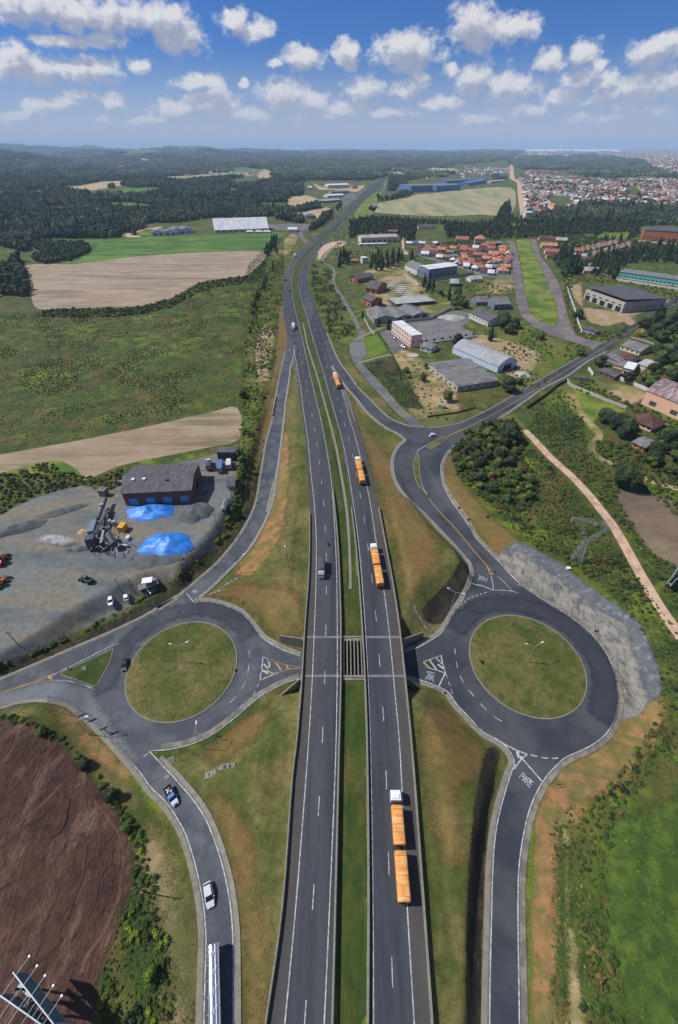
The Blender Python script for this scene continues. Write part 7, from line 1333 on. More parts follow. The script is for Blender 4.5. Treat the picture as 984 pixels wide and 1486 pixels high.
def crown_mesh(name, seed, h, r, lobes, nl, ls, mt_, sub=1, flat=1.0, conic=False, base=.3):
    rs = random.Random(seed); vs, fs = [], []
    for i in range(lobes):
        f = i/max(1, lobes-1)
        if conic: z = h*(base+(.97-base)*f); rr_ = r*(1.08-f)**.8*.62; ang = i*2.4; off = r*(1-f)*.38; c = (math.cos(ang)*off, math.sin(ang)*off, z); sc_ = (1, 1, 1.25)
        else:
            ang = i*2.4+rs.uniform(-.4, .4); off = r*rs.uniform(.25, .68) if i else 0; z = h*rs.uniform(base+.18, .80) if i else h*.72; rr_ = r*rs.uniform(.38, .62) if i else r*.62; c = (math.cos(ang)*off, math.sin(ang)*off, z); sc_ = (1, 1, flat)
        v_, f_ = ball(rr_*.9, seed*7+i, sub, .32, sc_, c); k = len(vs); vs += v_; fs += [tuple(k+j for j in q) for q in f_]
        leaves(vs, fs, c, rr_, nl//lobes, ls, rs, sc_)
    me = bpy.data.meshes.new(name); me.from_pydata(vs, [], fs); me.materials.append(M[mt_]); me.update(); return me
def trunk_mesh(seed, h, r):
    rs = random.Random(seed); m_ = MB(); m_.beam((0, 0, -.4), (0, 0, h*.62), r*2, n=7, w2=r*1.0)
    for i in range(4): a_ = i*1.7+rs.random(); m_.beam((0, 0, h*(.30+.07*i)), (math.cos(a_)*h*.16, math.sin(a_)*h*.16, h*(.52+.07*i)), r*.9, n=5, w2=r*.4)
    me = bpy.data.meshes.new('trunk'); me.from_pydata(m_.v, [], m_.f); me.materials.append(M['bark']); me.update(); return me
KIND = {}
def kind(key, n, h, r, lobes, nl, ls, mt_, **k): KIND[key] = ([(crown_mesh('crown', 31*i+len(KIND)*101, h, r, lobes, nl, ls, mt_, **k), trunk_mesh(i+len(KIND)*9, h, h*.022)) for i in range(n)], h)
kind('broadleaf', 4, 8.5, 4.4, 11, 2000, .48, 'leaf_dark', sub=2, flat=.85, base=.12); kind('olive_tree', 2, 7.5, 3.8, 8, 1400, .45, 'leaf_olive', sub=2, flat=.85, base=.1)
kind('bright_tree', 2, 5.0, 2.8, 8, 1300, .36, 'leaf_bright', sub=2, flat=.9, base=.05); kind('green_tree', 3, 7.0, 3.6, 10, 1600, .42, 'leaf', sub=2, flat=.9, base=.08)
kind('pine_tree', 3, 15.0, 3.6, 12, 1300, .6, 'leaf_dark', sub=1, conic=True, base=.16); kind('eucalyptus', 3, 19.0, 4.6, 13, 1500, .7, 'leaf_dark', sub=1, conic=True, base=.22)
kind('yellow_tree', 1, 4.5, 2.4, 6, 320, .5, 'leaf_yellow', sub=1)
def scatter_px(poly, spacing, seed, jitter=.9, exc=(), zmax=None):
    w = Pp([p[0] for p in poly], [p[1] for p in poly]); x0, y0 = w.min(0); x1, y1 = w.max(0); rg = np.random.default_rng(seed)
    xs, ys = np.meshgrid(np.arange(x0, x1, spacing), np.arange(y0, y1, spacing)); P_ = np.stack([xs.ravel(), ys.ravel()], 1); P_ = P_+rg.uniform(-.5, .5, P_.shape)*spacing*jitter
    P_ = P_[pip(P_, w)]
    for e in exc:
        if len(P_): P_ = P_[~pip(P_, Pp([p[0] for p in e], [p[1] for p in e]))]
    return P_
TREES = []                                               # x y kind scale label group
def T1(kind_, px, py, s=1.0, label=None, group=None):
    r_ = Pp(px, py)[0]; TREES.append([r_[0], r_[1], kind_, s, label, group])
def TF(poly, spacing, kinds, label, group, s=(.8, 1.2), seed=1, exc=()):
    rs = random.Random(seed)
    for x, y in scatter_px(poly, spacing, seed, exc=exc): TREES.append([x, y, rs.choice(kinds), rs.uniform(*s), label, group])
for i, (cx, cy, s) in enumerate([(205, 285, .85), (235, 290, 1), (262, 292, 1.05), (290, 280, .95), (315, 268, 1.05), (340, 255, .9), (225, 262, .9), (255, 255, .95), (285, 245, .9), (315, 235, 1), (345, 230, .9), (362, 240, .8), (212, 240, .75), (240, 225, .8)]):
    T1('eucalyptus', 480+cx/3.514, 310+cy/3.514, s*.82, 'tall dark eucalyptus in the dense clump behind the little brick buildings', 'eucalyptus clump')
for cx, cy in ((45, 275), (60, 255), (75, 240), (88, 260), (65, 230), (85, 225), (50, 240)): T1('broadleaf', 480+cx/3.514, 310+cy/3.514, .95, 'dark tree in the small grove beside the bend of the gravel road', 'grove by the gravel road bend')
T1('eucalyptus', 597, 378, .75, 'single slender eucalyptus between the lane and the low white annex')
for cx, cy, s in ((475, 375, .8), (500, 385, .7), (520, 395, .7), (490, 400, .6)): T1('eucalyptus', 480+cx/3.514, 310+cy/3.514, s*.9, 'dark pointed tree right in front of the big blue-grey hall', 'pointed trees before the big hall')
for cx, cy, s in ((640, 450, 1.1), (660, 470, 1.1), (650, 425, 1), (625, 485, 1), (680, 480, .9), (600, 440, .8), (560, 420, .7)): T1('green_tree', 480+cx/3.514, 310+cy/3.514, s, 'round tree on the bank between the big hall and the factory yard', 'trees on the bank below the green hut')
T1('broadleaf', 662, 500, 1.0, 'large round tree in front of the factory hall roof'); T1('pine_tree', 563, 478, .62, 'small dark conifer before the grey workshop'); T1('pine_tree', 549, 474, .55, 'narrow conifer at the left corner of the workshop')
for px, py in ((526, 462), (581, 489)): T1('green_tree', px, py, .5, 'small bushy tree near the wall of the pink factory road', 'bushy trees by the factory road')
for px, py, s in ((729, 476, 1.2), (738, 484, 1.0), (745, 476, 1.0), (733, 466, .9), (722, 470, .9)): T1('broadleaf', px, py, s, 'dark spreading tree beside the bottom of the left side street', 'dark trees by the left side street')
T1('pine_tree', 711, 495, .8, 'dark conifer on the grass bank between the two sheds'); T1('broadleaf', 735, 568, 1.15, 'big round tree at the end of the barrel-roofed shed'); T1('green_tree', 752, 558, .7, 'smaller tree right of the barrel-roofed shed')
T1('olive_tree', 648, 582, .85, 'thin brownish tree on the dry plot'); T1('olive_tree', 613, 553, .75, 'bushy olive tree on the dry plot left of the grey sheds'); T1('green_tree', 589, 541, .6, 'tree at the corner of the green plot fence'); T1('green_tree', 594, 549, .4, 'small bush tree just below the corner of the green plot fence'); T1('green_tree', 617, 535, .5, 'small tree at the corner of the grey sheds')
T1('broadleaf', 901, 706, 1.35, 'big dark rounded tree above the bare field'); T1('broadleaf', 904, 632, 1.3, 'large dark tree left of the red-roofed house'); T1('broadleaf', 890, 620, 1.0, 'dark tree left of the larger one by the red-roofed house'); T1('broadleaf', 876, 612, 1.0, 'spreading dark tree at the left of the row by the red-roofed house')
T1('green_tree', 916, 625, .8, 'tree against the corner of the red-roofed house'); T1('green_tree', 783, 492, .9, 'round tree alone on the grass bank below the side street'); T1('green_tree', 840, 515, .9, 'round green tree at the end of the grass bank'); T1('broadleaf', 838, 462, .9, 'dark tree at the bend of the pale boundary wall')
T1('broadleaf', 869, 531, .9, 'dark tree among the houses of the cluster'); T1('broadleaf', 889, 405, 1.0, 'round tree at the left end of the teal school'); T1('yellow_tree', 852, 396, 1, 'yellow-leaved tree below the dark wood'); T1('yellow_tree', 927, 488, 1.3, 'yellow-leaved tree at the corner of the orchard')
T1('broadleaf', 908, 555, .9, 'tree in front of the bright white-roofed house'); T1('broadleaf', 951, 515, 1.0, 'dark tree between the cream house and the lane'); T1('green_tree', 958, 519, .7, 'small tree by the lane right of the cream house')
TF([(660, 650), (676, 632), (702, 622), (718, 612), (742, 618), (752, 640), (750, 672), (772, 698), (778, 718), (752, 738), (716, 726), (690, 706), (668, 682)], 5.2, ['broadleaf', 'green_tree', 'olive_tree', 'green_tree'], 'tree of the dense dark grove right of the junction', 'trees of the grove right of the junction', (.42, .7), 3)
T1('broadleaf', 738, 640, 1.25, 'largest crown at the top of the dense grove, beside the dirt road')
TF([(916, 484), (950, 462), (984, 448), (1040, 420), (1060, 520), (984, 530), (984, 505), (945, 492)], 11, ['broadleaf', 'green_tree'], 'tree of the dark wood above the orchard lane at the right edge', 'trees above the orchard lane', (.8, 1.1), 4)
TF([(940, 545), (958, 520), (984, 522), (1040, 520), (1060, 590), (1000, 586), (984, 575), (950, 567), (925, 560)], 9, ['broadleaf', 'green_tree', 'olive_tree'], 'tree of the wood between the house cluster and the salmon building', 'trees behind the salmon building', (.8, 1.25), 5)
TF([(945, 650), (984, 625), (1040, 640), (1050, 710), (984, 700), (955, 688), (935, 672)], 6.5, ['broadleaf', 'green_tree'], 'tree of the thicket at the right edge below the small brick house', 'trees below the small brick house', (.6, .9), 6)
TF([(806, 392), (806, 372), (816, 362), (828, 368), (832, 382), (850, 392), (840, 400), (820, 402)], 10, ['broadleaf'], 'dark tree of the clump beside the right side street', 'clump beside the right side street', (.9, 1.2), 7)
TF([(850, 398), (858, 380), (880, 372), (912, 370), (940, 362), (984, 356), (1060, 352), (1060, 392), (984, 384), (945, 382), (915, 384), (897, 396), (880, 402)], 11, ['broadleaf', 'pine_tree', 'olive_tree'], 'tree of the dark wood above the teal school', 'wood above the teal school', (.75, 1.05), 8)
TF([(400, 345), (398, 385), (388, 408), (372, 430), (362, 470), (356, 540), (350, 600), (344, 640), (352, 600), (360, 530), (368, 470), (378, 430), (392, 405), (404, 375)], 8, ['green_tree', 'bright_tree', 'broadleaf'], 'shrubby tree in the strip between the meadow and the left carriageway', 'shrubby trees along the meadow edge', (.35, .7), 9)
TF([(345, 652), (354, 664), (362, 690), (348, 738), (320, 782), (285, 815), (262, 835), (285, 808), (315, 785), (338, 740), (347, 700)], 4.0, ['bright_tree', 'green_tree'], 'bushy tree on top of the dark bank beside the gravel yard', 'bushy trees on the dark bank', (.35, .6), 10)
TF([(395, 350), (405, 345), (398, 362), (388, 374), (384, 366)], 8, ['broadleaf', 'olive_tree'], 'dark tree on the bank at the end of the bright green field', 'dark trees at the end of the bright green field', (.6, .9), 11)
TF([(120, 1105), (140, 1120), (175, 1165), (205, 1210), (215, 1260), (200, 1250), (180, 1205), (150, 1160)], 4.2, ['bright_tree', 'green_tree', 'broadleaf'], 'bushy tree in the belt between the bare soil and the lower left ramp', 'bushy trees beside the lower left ramp', (.3, .5), 12)
TF([(205, 1350), (232, 1360), (240, 1400), (238, 1440), (215, 1420)], 4.0, ['bright_tree'], 'bright green shrub tree in the corner between the soil and the ramp', 'bright shrubs in the bottom left corner', (.45, .7), 13)
TF([(2, 1036), (30, 1040), (60, 1052), (100, 1090), (85, 1082), (40, 1050), (0, 1046)], 4.0, ['green_tree', 'broadleaf'], 'dark bush tree at the upper edge of the bare soil', 'dark bushes above the bare soil', (.28, .42), 14)
BAND = [(508, 347), (506, 322), (540, 316), (600, 320), (690, 326), (720, 320), (727, 302), (738, 292), (744, 318), (800, 322), (860, 316), (984, 306), (1080, 300), (1080, 330), (984, 324), (930, 330), (925, 345), (880, 352), (860, 340), (800, 344), (745, 346), (700, 350), (650, 346), (642, 333), (605, 332), (600, 352), (582, 350), (578, 340), (522, 342)]
DONE_EX = [[(604, 336), (642, 334), (642, 326), (606, 326)]]
TF(BAND, 8.5, ['pine_tree', 'broadleaf', 'broadleaf'], 'dark tree of the long wood band between the fields and the houses', 'trees of the long wood band', (.5, .75), 15, DONE_EX+[FAR[13][1], FAR[12][1]])
TREES.sort(key=lambda q: math.hypot(q[0], q[1], CAMH)/(KIND[q[2]][1]*q[3]) if not q[5] or q[4] is None else math.hypot(q[0], q[1], CAMH)/(KIND[q[2]][1]*q[3]))
lab_first = [q for q in TREES if q[5] is None]; rest = [q for q in TREES if q[5] is not None]; order = lab_first+rest
NAMES = {'broadleaf': 'broadleaf_tree', 'olive_tree': 'olive_tree', 'bright_tree': 'shrub_tree', 'green_tree': 'broadleaf_tree', 'pine_tree': 'pine_tree', 'eucalyptus': 'eucalyptus_tree', 'yellow_tree': 'yellow_tree'}
rs = random.Random(5)
for x, y, kd, s, lb, gp in order[:296]:
    cm, tm = rs.choice(KIND[kd][0]); t_ = thing(NAMES[kd], lb, 'tree', (x, y, float(Hz(x, y))), rs.uniform(0, 6.28), gp); t_.scale = (s*rs.uniform(.9, 1.1), s*rs.uniform(.9, 1.1), s)
    for nm, me in (('trunk', tm), ('crown', cm)): o = bpy.data.objects.new(nm, me); C.objects.link(o); o.parent = t_
# --- instancing for what nobody could count
def gn_scatter(name, P_, Z_, scl, protos, seed=1):
    """geometry-nodes instances of the prototype meshes on the given points"""
    n = len(P_); rg = np.random.default_rng(seed)
    me = bpy.data.meshes.new(name); me.vertices.add(n); me.vertices.foreach_set('co', np.column_stack([P_[:, 0], P_[:, 1], Z_]).astype('f').ravel())
    for k, v in (('scl', scl), ('rz', rg.uniform(0, 6.283, n)), ): me.attributes.new(k, 'FLOAT', 'POINT').data.foreach_set('value', np.asarray(v, 'f'))
    me.attributes.new('idx', 'INT', 'POINT').data.foreach_set('value', rg.integers(0, len(protos), n).astype('i'))
    o = bpy.data.objects.new(name, me); C.objects.link(o); o['kind'] = 'stuff'
    col = bpy.data.collections.new(name+'_kinds')
    for i, m_ in enumerate(protos): q = bpy.data.objects.new('%s_kind_%02d' % (name, i), m_); col.objects.link(q)
    g = bpy.data.node_groups.new(name, 'GeometryNodeTree'); g.interface.new_socket('Geometry', in_out='INPUT', socket_type='NodeSocketGeometry'); g.interface.new_socket('Geometry', in_out='OUTPUT', socket_type='NodeSocketGeometry')
    N = g.nodes.new; gi, go = N('NodeGroupInput'), N('NodeGroupOutput'); ip = N('GeometryNodeInstanceOnPoints'); ci = N('GeometryNodeCollectionInfo'); ci.inputs['Collection'].default_value = col; ci.inputs['Separate Children'].default_value = True; ci.inputs['Reset Children'].default_value = True
    def att(nm, ty): a = N('GeometryNodeInputNamedAttribute'); a.data_type = ty; a.inputs['Name'].default_value = nm; return a.outputs['Attribute']
    cx = N('ShaderNodeCombineXYZ'); L = g.links.new; L(att('rz', 'FLOAT'), cx.inputs[2]); ip.inputs['Pick Instance'].default_value = True
    L(gi.outputs[0], ip.inputs['Points']); L(ci.outputs[0], ip.inputs['Instance']); L(att('idx', 'INT'), ip.inputs['Instance Index']); L(cx.outputs[0], ip.inputs['Rotation']); L(att('scl', 'FLOAT'), ip.inputs['Scale']); L(ip.outputs[0], go.inputs[0])
    md = o.modifiers.new('scatter', 'NODES'); md.node_group = g; return o
def joined(cm, tm):
    vs = [tuple(v.co) for v in cm.vertices]; fs = [tuple(p.vertices) for p in cm.polygons]; k = len(vs); vs += [tuple(v.co) for v in tm.vertices]; f2 = [tuple(k+i for i in p.vertices) for p in tm.polygons]
    me = bpy.data.meshes.new('tree'); me.from_pydata(vs, [], fs+f2); me.materials.append(cm.materials[0]); me.materials.append(M['bark']); me.polygons.foreach_set('material_index', [0]*len(fs)+[1]*len(f2)); me.update(); return me
rest2 = order[296:]
if rest2: gn_scatter('wood_band', np.array([(q[0], q[1]) for q in rest2]), Hz([q[0] for q in rest2], [q[1] for q in rest2]), [q[3] for q in rest2], [joined(*a) for k in ('pine_tree', 'broadleaf') for a in KIND[k][0][:2]], 3)
def bush(seed, r, mt_, n=90, ls=.35, lob=3):
    rs_ = random.Random(seed); vs, fs = [], []
    for i in range(lob):
        c = (rs_.uniform(-.5, .5)*r, rs_.uniform(-.5, .5)*r, r*.35); v_, f_ = ball(r*rs_.uniform(.45, .65), seed+i, 1, .35, (1, 1, .8), c); k = len(vs); vs += v_; fs += [tuple(k+j for j in q) for q in f_]; leaves(vs, fs, c, r*.62, n//lob, ls, rs_, (1, 1, .85))
    me = bpy.data.meshes.new('bush'); me.from_pydata(vs, [], fs); me.materials.append(M[mt_]); me.update(); return me
B_green = [bush(1, 1, 'leaf'), bush(2, 1, 'leaf_dark'), bush(3, 1, 'leaf'), bush(4, 1, 'leaf_olive')]; B_mead = [bush(31, 1, 'leaf_mead'), bush(32, 1, 'leaf_mead'), bush(33, 1, 'leaf_olive')]; B_bright = [bush(5, 1, 'leaf_bright'), bush(6, 1, 'leaf'), bush(7, 1, 'leaf_bright')]; B_olive = [bush(8, 1, 'leaf_olive'), bush(9, 1, 'leaf'), bush(10, 1, 'leaf_olive'), bush(11, 1, 'leaf_dark')]
RW = [Pp([p[0] for p in a], [p[1] for p in a]) for a in (left_area, right_area)]
def infr(P_): r_ = pip(P_, RW[0]) | pip(P_, RW[1]); r_ &= (np.hypot(P_[:, 0]-CL_[0], P_[:, 1]-CL_[1]) > RL_-.8) & (np.hypot(P_[:, 0]-CR_[0], P_[:, 1]-CR_[1]) > RR_-.8); return r_
DIRT = T_(700, 590, 1, [(57, 36), (80, 50), (132, 95), (180, 150), (222, 215), (300, 320), (345, 400), (325, 400), (280, 320), (200, 215), (160, 155), (118, 105), (70, 58)])
def bushes(name, poly, spacing, protos, s=(.5, 1.1), seed=1, exc=(), patch=None, thr=0.0):
    P_ = scatter_px(poly, spacing, seed, exc=exc)
    if patch: v = np.array([mnoise.noise(Vector((p[0]/patch, p[1]/patch, seed*1.3))) for p in P_]); P_ = P_[v > thr]
    rg = np.random.default_rng(seed+50); gn_scatter(name, P_, Hz(P_[:, 0], P_[:, 1]), rg.uniform(s[0], s[1], len(P_)), protos, seed); return len(P_)
MEAD = [(-90, 465), (50, 451), (205, 448), (290, 414), (360, 402), (376, 415), (362, 480), (352, 590), (300, 597), (200, 619), (100, 639), (0, 657), (-90, 672)]
bushes('meadow_scrub', MEAD, 2.0, B_mead, (.15, .4), 1); bushes('meadow_thicket', MEAD, 2.6, B_mead, (.35, .8), 2, patch=26, thr=.25); bushes('meadow_growth', MEAD, 2.2, B_bright, (.3, .8), 44, patch=22, thr=.3); bushes('pale_shrubs', MEAD, 10, [bush(12, 1, 'stubble')], (.4, .8), 3)
bushes('field_edge_scrub', [(60, 449), (150, 448), (205, 446), (250, 434), (290, 412), (330, 405), (362, 399), (380, 383), (388, 372), (384, 400), (366, 412), (330, 414), (290, 424), (250, 446), (205, 458), (120, 462), (62, 460)], 4.0, B_green, (1.0, 2.4), 4)
bushes('left_bushes', [(62, 352), (128, 354), (132, 368), (105, 380), (60, 384), (48, 376), (62, 366), (40, 356)], 6, [a[0] for a in KIND['broadleaf'][0]], (.5, .8), 5)
bushes('strip_growth', [(360, 385), (398, 345), (412, 345), (412, 398), (408, 430), (404, 470), (398, 520), (372, 600), (345, 700), (352, 590), (352, 520), (362, 440), (350, 420)], 2.2, B_bright, (.3, .9), 45)
bushes('strip_scrub', [(394, 380), (410, 380), (408, 440), (404, 480), (398, 530), (380, 600), (362, 680), (352, 740), (345, 700), (350, 600), (356, 500), (365, 430), (380, 400)], 2.8, B_bright+B_green[:2], (.5, 1.4), 6, patch=12, thr=-.15)
bushes('yard_hedge', [(345, 652), (356, 660), (364, 690), (350, 742), (322, 786), (286, 818), (236, 852), (165, 893), (80, 938), (0, 970), (-60, 988), (-60, 978), (0, 961), (60, 940), (120, 914), (165, 891), (232, 850), (262, 832), (300, 803), (322, 775), (338, 735), (346, 690)], 1.7, B_bright+B_green[:1], (.7, 1.5), 7)
bushes('bank_grass', [(364, 690), (350, 742), (322, 786), (286, 820), (236, 856), (165, 898), (80, 945), (0, 976), (-60, 994), (-60, 1000), (0, 981), (80, 951), (170, 907), (240, 868), (300, 832), (340, 790), (370, 740), (385, 690), (392, 640), (380, 640)], 1.4, B_olive[:2], (.2, .5), 8)
bushes('yard_rear_scrub', [(-70, 700), (0, 690), (70, 672), (110, 690), (140, 694), (178, 680), (176, 705), (150, 714), (120, 704), (60, 716), (0, 745), (-70, 765)], 2.2, B_olive+B_green[:2], (.6, 1.4), 9)
bushes('soil_edge_belt', [(-60, 1030), (0, 1034), (45, 1042), (92, 1074), (132, 1110), (168, 1155), (203, 1205), (224, 1262), (226, 1310), (240, 1350), (252, 1400), (252, 1560), (140, 1560), (142, 1440), (156, 1400), (172, 1350), (190, 1285), (194, 1225), (152, 1150), (102, 1090), (62, 1060), (0, 1046), (-60, 1044)], 1.25, B_bright+B_green, (.35, 1.0), 10, patch=7, thr=-.22)
bushes('belt_weeds', [(135, 1560), (140, 1440), (190, 1290), (215, 1250), (236, 1330), (256, 1400), (256, 1560)], .9, B_olive+B_bright[:1], (.12, .35), 11)
SCR = [(742, 604), (765, 632), (800, 670), (850, 716), (892, 770), (930, 838), (960, 886), (1000, 945), (1060, 1040), (1060, 1130), (984, 1110), (940, 1130), (905, 1180), (885, 1240), (880, 1330), (905, 1430), (910, 1560), (850, 1560), (835, 1300), (840, 1200), (870, 1150), (915, 1100), (950, 1040), (962, 1005), (948, 940), (905, 880), (870, 850), (815, 812), (760, 786), (708, 728), (680, 700), (720, 730), (778, 720), (775, 698), (752, 672), (752, 640)]
bushes('right_scrub', SCR, 1.5, B_olive+B_green[:1], (.25, .8), 12, exc=[DIRT]); bushes('right_thicket', SCR, 2.3, B_green+B_olive[:1], (.7, 1.4), 13, exc=[DIRT], patch=10, thr=.12)
SC2 = [(790, 645), (830, 690), (862, 716), (905, 770), (942, 832), (968, 880), (1010, 935), (1060, 990), (1080, 850), (1000, 800), (960, 760), (930, 735), (897, 712), (895, 690), (870, 672), (858, 655), (850, 640), (845, 620), (820, 610), (800, 600), (775, 600), (765, 622)]
bushes('roadside_scrub', SC2, 1.9, B_green+B_olive[:2], (.35, 1.1), 14, exc=[DIRT, T_(740, 640, 4.033, [(625, 310), (660, 292), (760, 290), (880, 330), (1100, 400), (1100, 760), (984, 732), (900, 700), (820, 640), (760, 560), (690, 450), (640, 370)])])
bushes('slope_scrub', [(765, 598), (800, 575), (822, 560), (838, 590), (848, 612), (842, 640), (800, 640), (780, 625)], 2.4, B_green, (.3, .9), 15); bushes('grove_understorey', [(655, 655), (676, 630), (702, 619), (718, 609), (745, 618), (754, 640), (760, 672), (780, 698), (784, 722), (752, 745), (712, 734), (686, 712), (664, 688)], 1.9, B_green, (.9, 1.9), 46); bushes('cabbage_patch', [(802, 622), (815, 610), (838, 604), (845, 612), (838, 622), (815, 632)], 1.5, [bush(20, 1, 'leaf_dark')], (.6, .9), 16)
bushes('hill_scrub', [(908, 596), (860, 575), (826, 562), (850, 548), (870, 562), (905, 580), (930, 588), (960, 602), (1000, 622), (984, 640), (940, 632), (965, 622), (940, 606)], 3.0, B_green+B_bright[:1], (.6, 1.5), 17)
bushes('lower_scrub', [(862, 640), (905, 640), (950, 660), (1000, 690), (1000, 760), (940, 720), (910, 712), (930, 700), (900, 684), (870, 668)], 2.6, B_green, (.6, 1.6), 18)
bushes('meadow_tufts', T_(700, 1100, 3.465, [(1100, 180), (900, 230), (760, 290), (640, 330), (590, 450), (600, 600), (610, 760), (650, 940), (690, 1120), (720, 1337), (740, 1800), (1400, 1800), (1400, 100)]), 1.6, [bush(21, 1, 'leaf_bright'), bush(22, 1, 'leaf'), bush(23, 1, 'leaf')], (.12, .34), 19)
bushes('track_edge_tufts', T_(700, 1100, 3.465, [(345, 300), (440, 240), (560, 250), (500, 330), (500, 480), (530, 760), (580, 900), (640, 1337), (640, 1700), (345, 1700), (345, 900)]), 1.0, B_olive[:2]+B_green[:1]+B_bright[:1], (.15, .5), 20, exc=[T_(700, 1100, 3.465, [(415, 500), (440, 860), (478, 960), (500, 1200), (510, 1800), (445, 1800), (436, 1100), (418, 700)])])
bushes('highway_scrub', T_(395, 380, 5.715, [(340, 20), (420, 20), (500, 80), (500, 180), (600, 360), (690, 520), (700, 600), (560, 640), (500, 640), (430, 480), (380, 340), (330, 220), (320, 100)]), 3.0, B_green+B_bright[:1], (.6, 1.7), 21, patch=14, thr=-.15)
bushes('plot_scrub', T_(500, 480, 6.15, [(170, 320), (420, 240), (560, 430), (690, 680), (560, 690), (400, 540), (290, 420)]), 2.2, B_green, (.3, .8), 22, patch=12, thr=-.1); bushes('dry_plot_scrub', T_(500, 480, 6.15, [(470, 220), (760, 300), (984, 520), (984, 800), (700, 840), (560, 430)]), 4.5, B_olive, (.3, 1.0), 23)
bushes('bank_scrub', T_(720, 320, 3.727, [(-140, 330), (-20, 320), (0, 400), (20, 500), (100, 560), (240, 620), (360, 640), (480, 680), (430, 745), (300, 860), (150, 960), (60, 900), (0, 745), (-60, 600)]), 3.4, B_bright+B_green[:2], (.4, 1.3), 24, patch=20, thr=-.05)
bushes('slope_bushes', T_(720, 320, 3.727, [(345, 270), (480, 300), (640, 300), (800, 345), (984, 360), (1080, 380), (1060, 440), (900, 420), (820, 430), (780, 350), (450, 330), (400, 380), (430, 500), (470, 600), (640, 600), (720, 570), (690, 640), (560, 660), (440, 630), (400, 500), (365, 380)]), 4, B_green+B_bright[:1], (.5, 1.8), 25)
bushes('house_scrub', T_(720, 320, 3.727, [(300, 60), (500, 90), (720, 110), (984, 110), (1050, 200), (984, 190), (800, 170), (640, 200), (560, 260), (400, 300), (330, 260), (310, 180)]), 7, B_green, (1.2, 3.2), 26)
bushes('estate_gardens', T_(560, 320, 4.92, [(250, 190), (480, 150), (560, 120), (860, 180), (890, 380), (640, 360), (480, 300), (300, 250)]), 7, B_green, (1.2, 3.0), 27)
bushes('industry_scrub', T_(480, 310, 3.514, [(0, 0), (100, 30), (380, 60), (420, 200), (640, 330), (930, 330), (940, 420), (700, 450), (640, 480), (440, 460), (440, 340), (200, 260), (60, 270), (20, 200)]), 8, B_green+B_bright[:1], (.6, 1.8), 28, patch=30, thr=0)
TU = [bush(51, 1, 'leaf_mead', 60, .5, 2), bush(52, 1, 'leaf', 60, .5, 2), bush(53, 1, 'leaf_mead', 60, .5, 2), bush(54, 1, 'leaf_olive', 60, .5, 2)]; tp = []; rg = np.random.default_rng(6)
for w in [q for k in ('mown_verge', 'verge_strip', 'isl', 'dry_bank', 'dirt_slope') for q in SOFTW.get(k, [])]:
    n = int((w[:, 0].max()-w[:, 0].min())*(w[:, 1].max()-w[:, 1].min())*1.1); P_ = rg.uniform(w.min(0), w.max(0), (n, 2)); P_ = P_[(P_[:, 1] < 190) & (P_[:, 1] > -8)]; P_ = P_[pip(P_, w)]
    P_ = P_[(np.sin(P_[:, 0]*.9+2*np.sin(P_[:, 1]*.37))+np.sin(P_[:, 1]*.8+P_[:, 0]*.3)+rg.normal(0, .8, len(P_))) > -.1]; tp.append(P_)
tp = np.vstack(tp); tp = tp[~infr(tp)]; gn_scatter('grass_tufts', tp, Hz(tp[:, 0], tp[:, 1])+np.where(np.hypot(tp[:, 0]-CL_[0], tp[:, 1]-CL_[1]) < RL_, .34, 0)+np.where(np.hypot(tp[:, 0]-CR_[0], tp[:, 1]-CR_[1]) < RR_, .34, 0), rg.uniform(.06, .17, len(tp)), TU, 6); print('tufts', len(tp))
# --- the woods beyond
fm = []
for i in range(4):                                       # low, cheap crowns for the far woods
    rs_ = random.Random(i+70); vs, fs = [], []
    for j in range(5):
        c = (rs_.uniform(-2, 2), rs_.uniform(-2, 2), rs_.uniform(4.2, 7.4)); v_, f_ = ball(rs_.uniform(1.8, 3.0), i*9+j, 1, .45, (1, 1, 1.1), c); k = len(vs); vs += v_; fs += [tuple(k+q for q in f) for f in f_]; leaves(vs, fs, c, 2.7, 26, 1.1, rs_)
    v_, f_ = ball(2.3, i+40, 1, .2, (1, 1, 1.6), (0, 0, 2.8)); k = len(vs); vs += v_; fs += [tuple(k+q for q in f) for f in f_]
    me = bpy.data.meshes.new('far_tree'); me.from_pydata(vs, [], fs); me.materials.append(M['leaf_far']); me.update(); fm.append(me)
def patch_mesh(seed, size, n, hh):
    rs_ = random.Random(seed); vs, fs = [], []
    for j in range(n):
        r_ = rs_.uniform(3, 6.5); c = (rs_.uniform(-.5, .5)*size, rs_.uniform(-.5, .5)*size, rs_.uniform(hh*.4, hh)); v_, f_ = ball(r_, seed*31+j, 1, .4, (1, 1, 1.3), c); k = len(vs); vs += v_; fs += [tuple(k+q for q in f) for f in f_]
    me = bpy.data.meshes.new('wood_patch'); me.from_pydata(vs, [], fs); me.materials.append(M['leaf_far']); me.update(); return me
pm = [patch_mesh(i, 64, 60, 5) for i in range(4)]
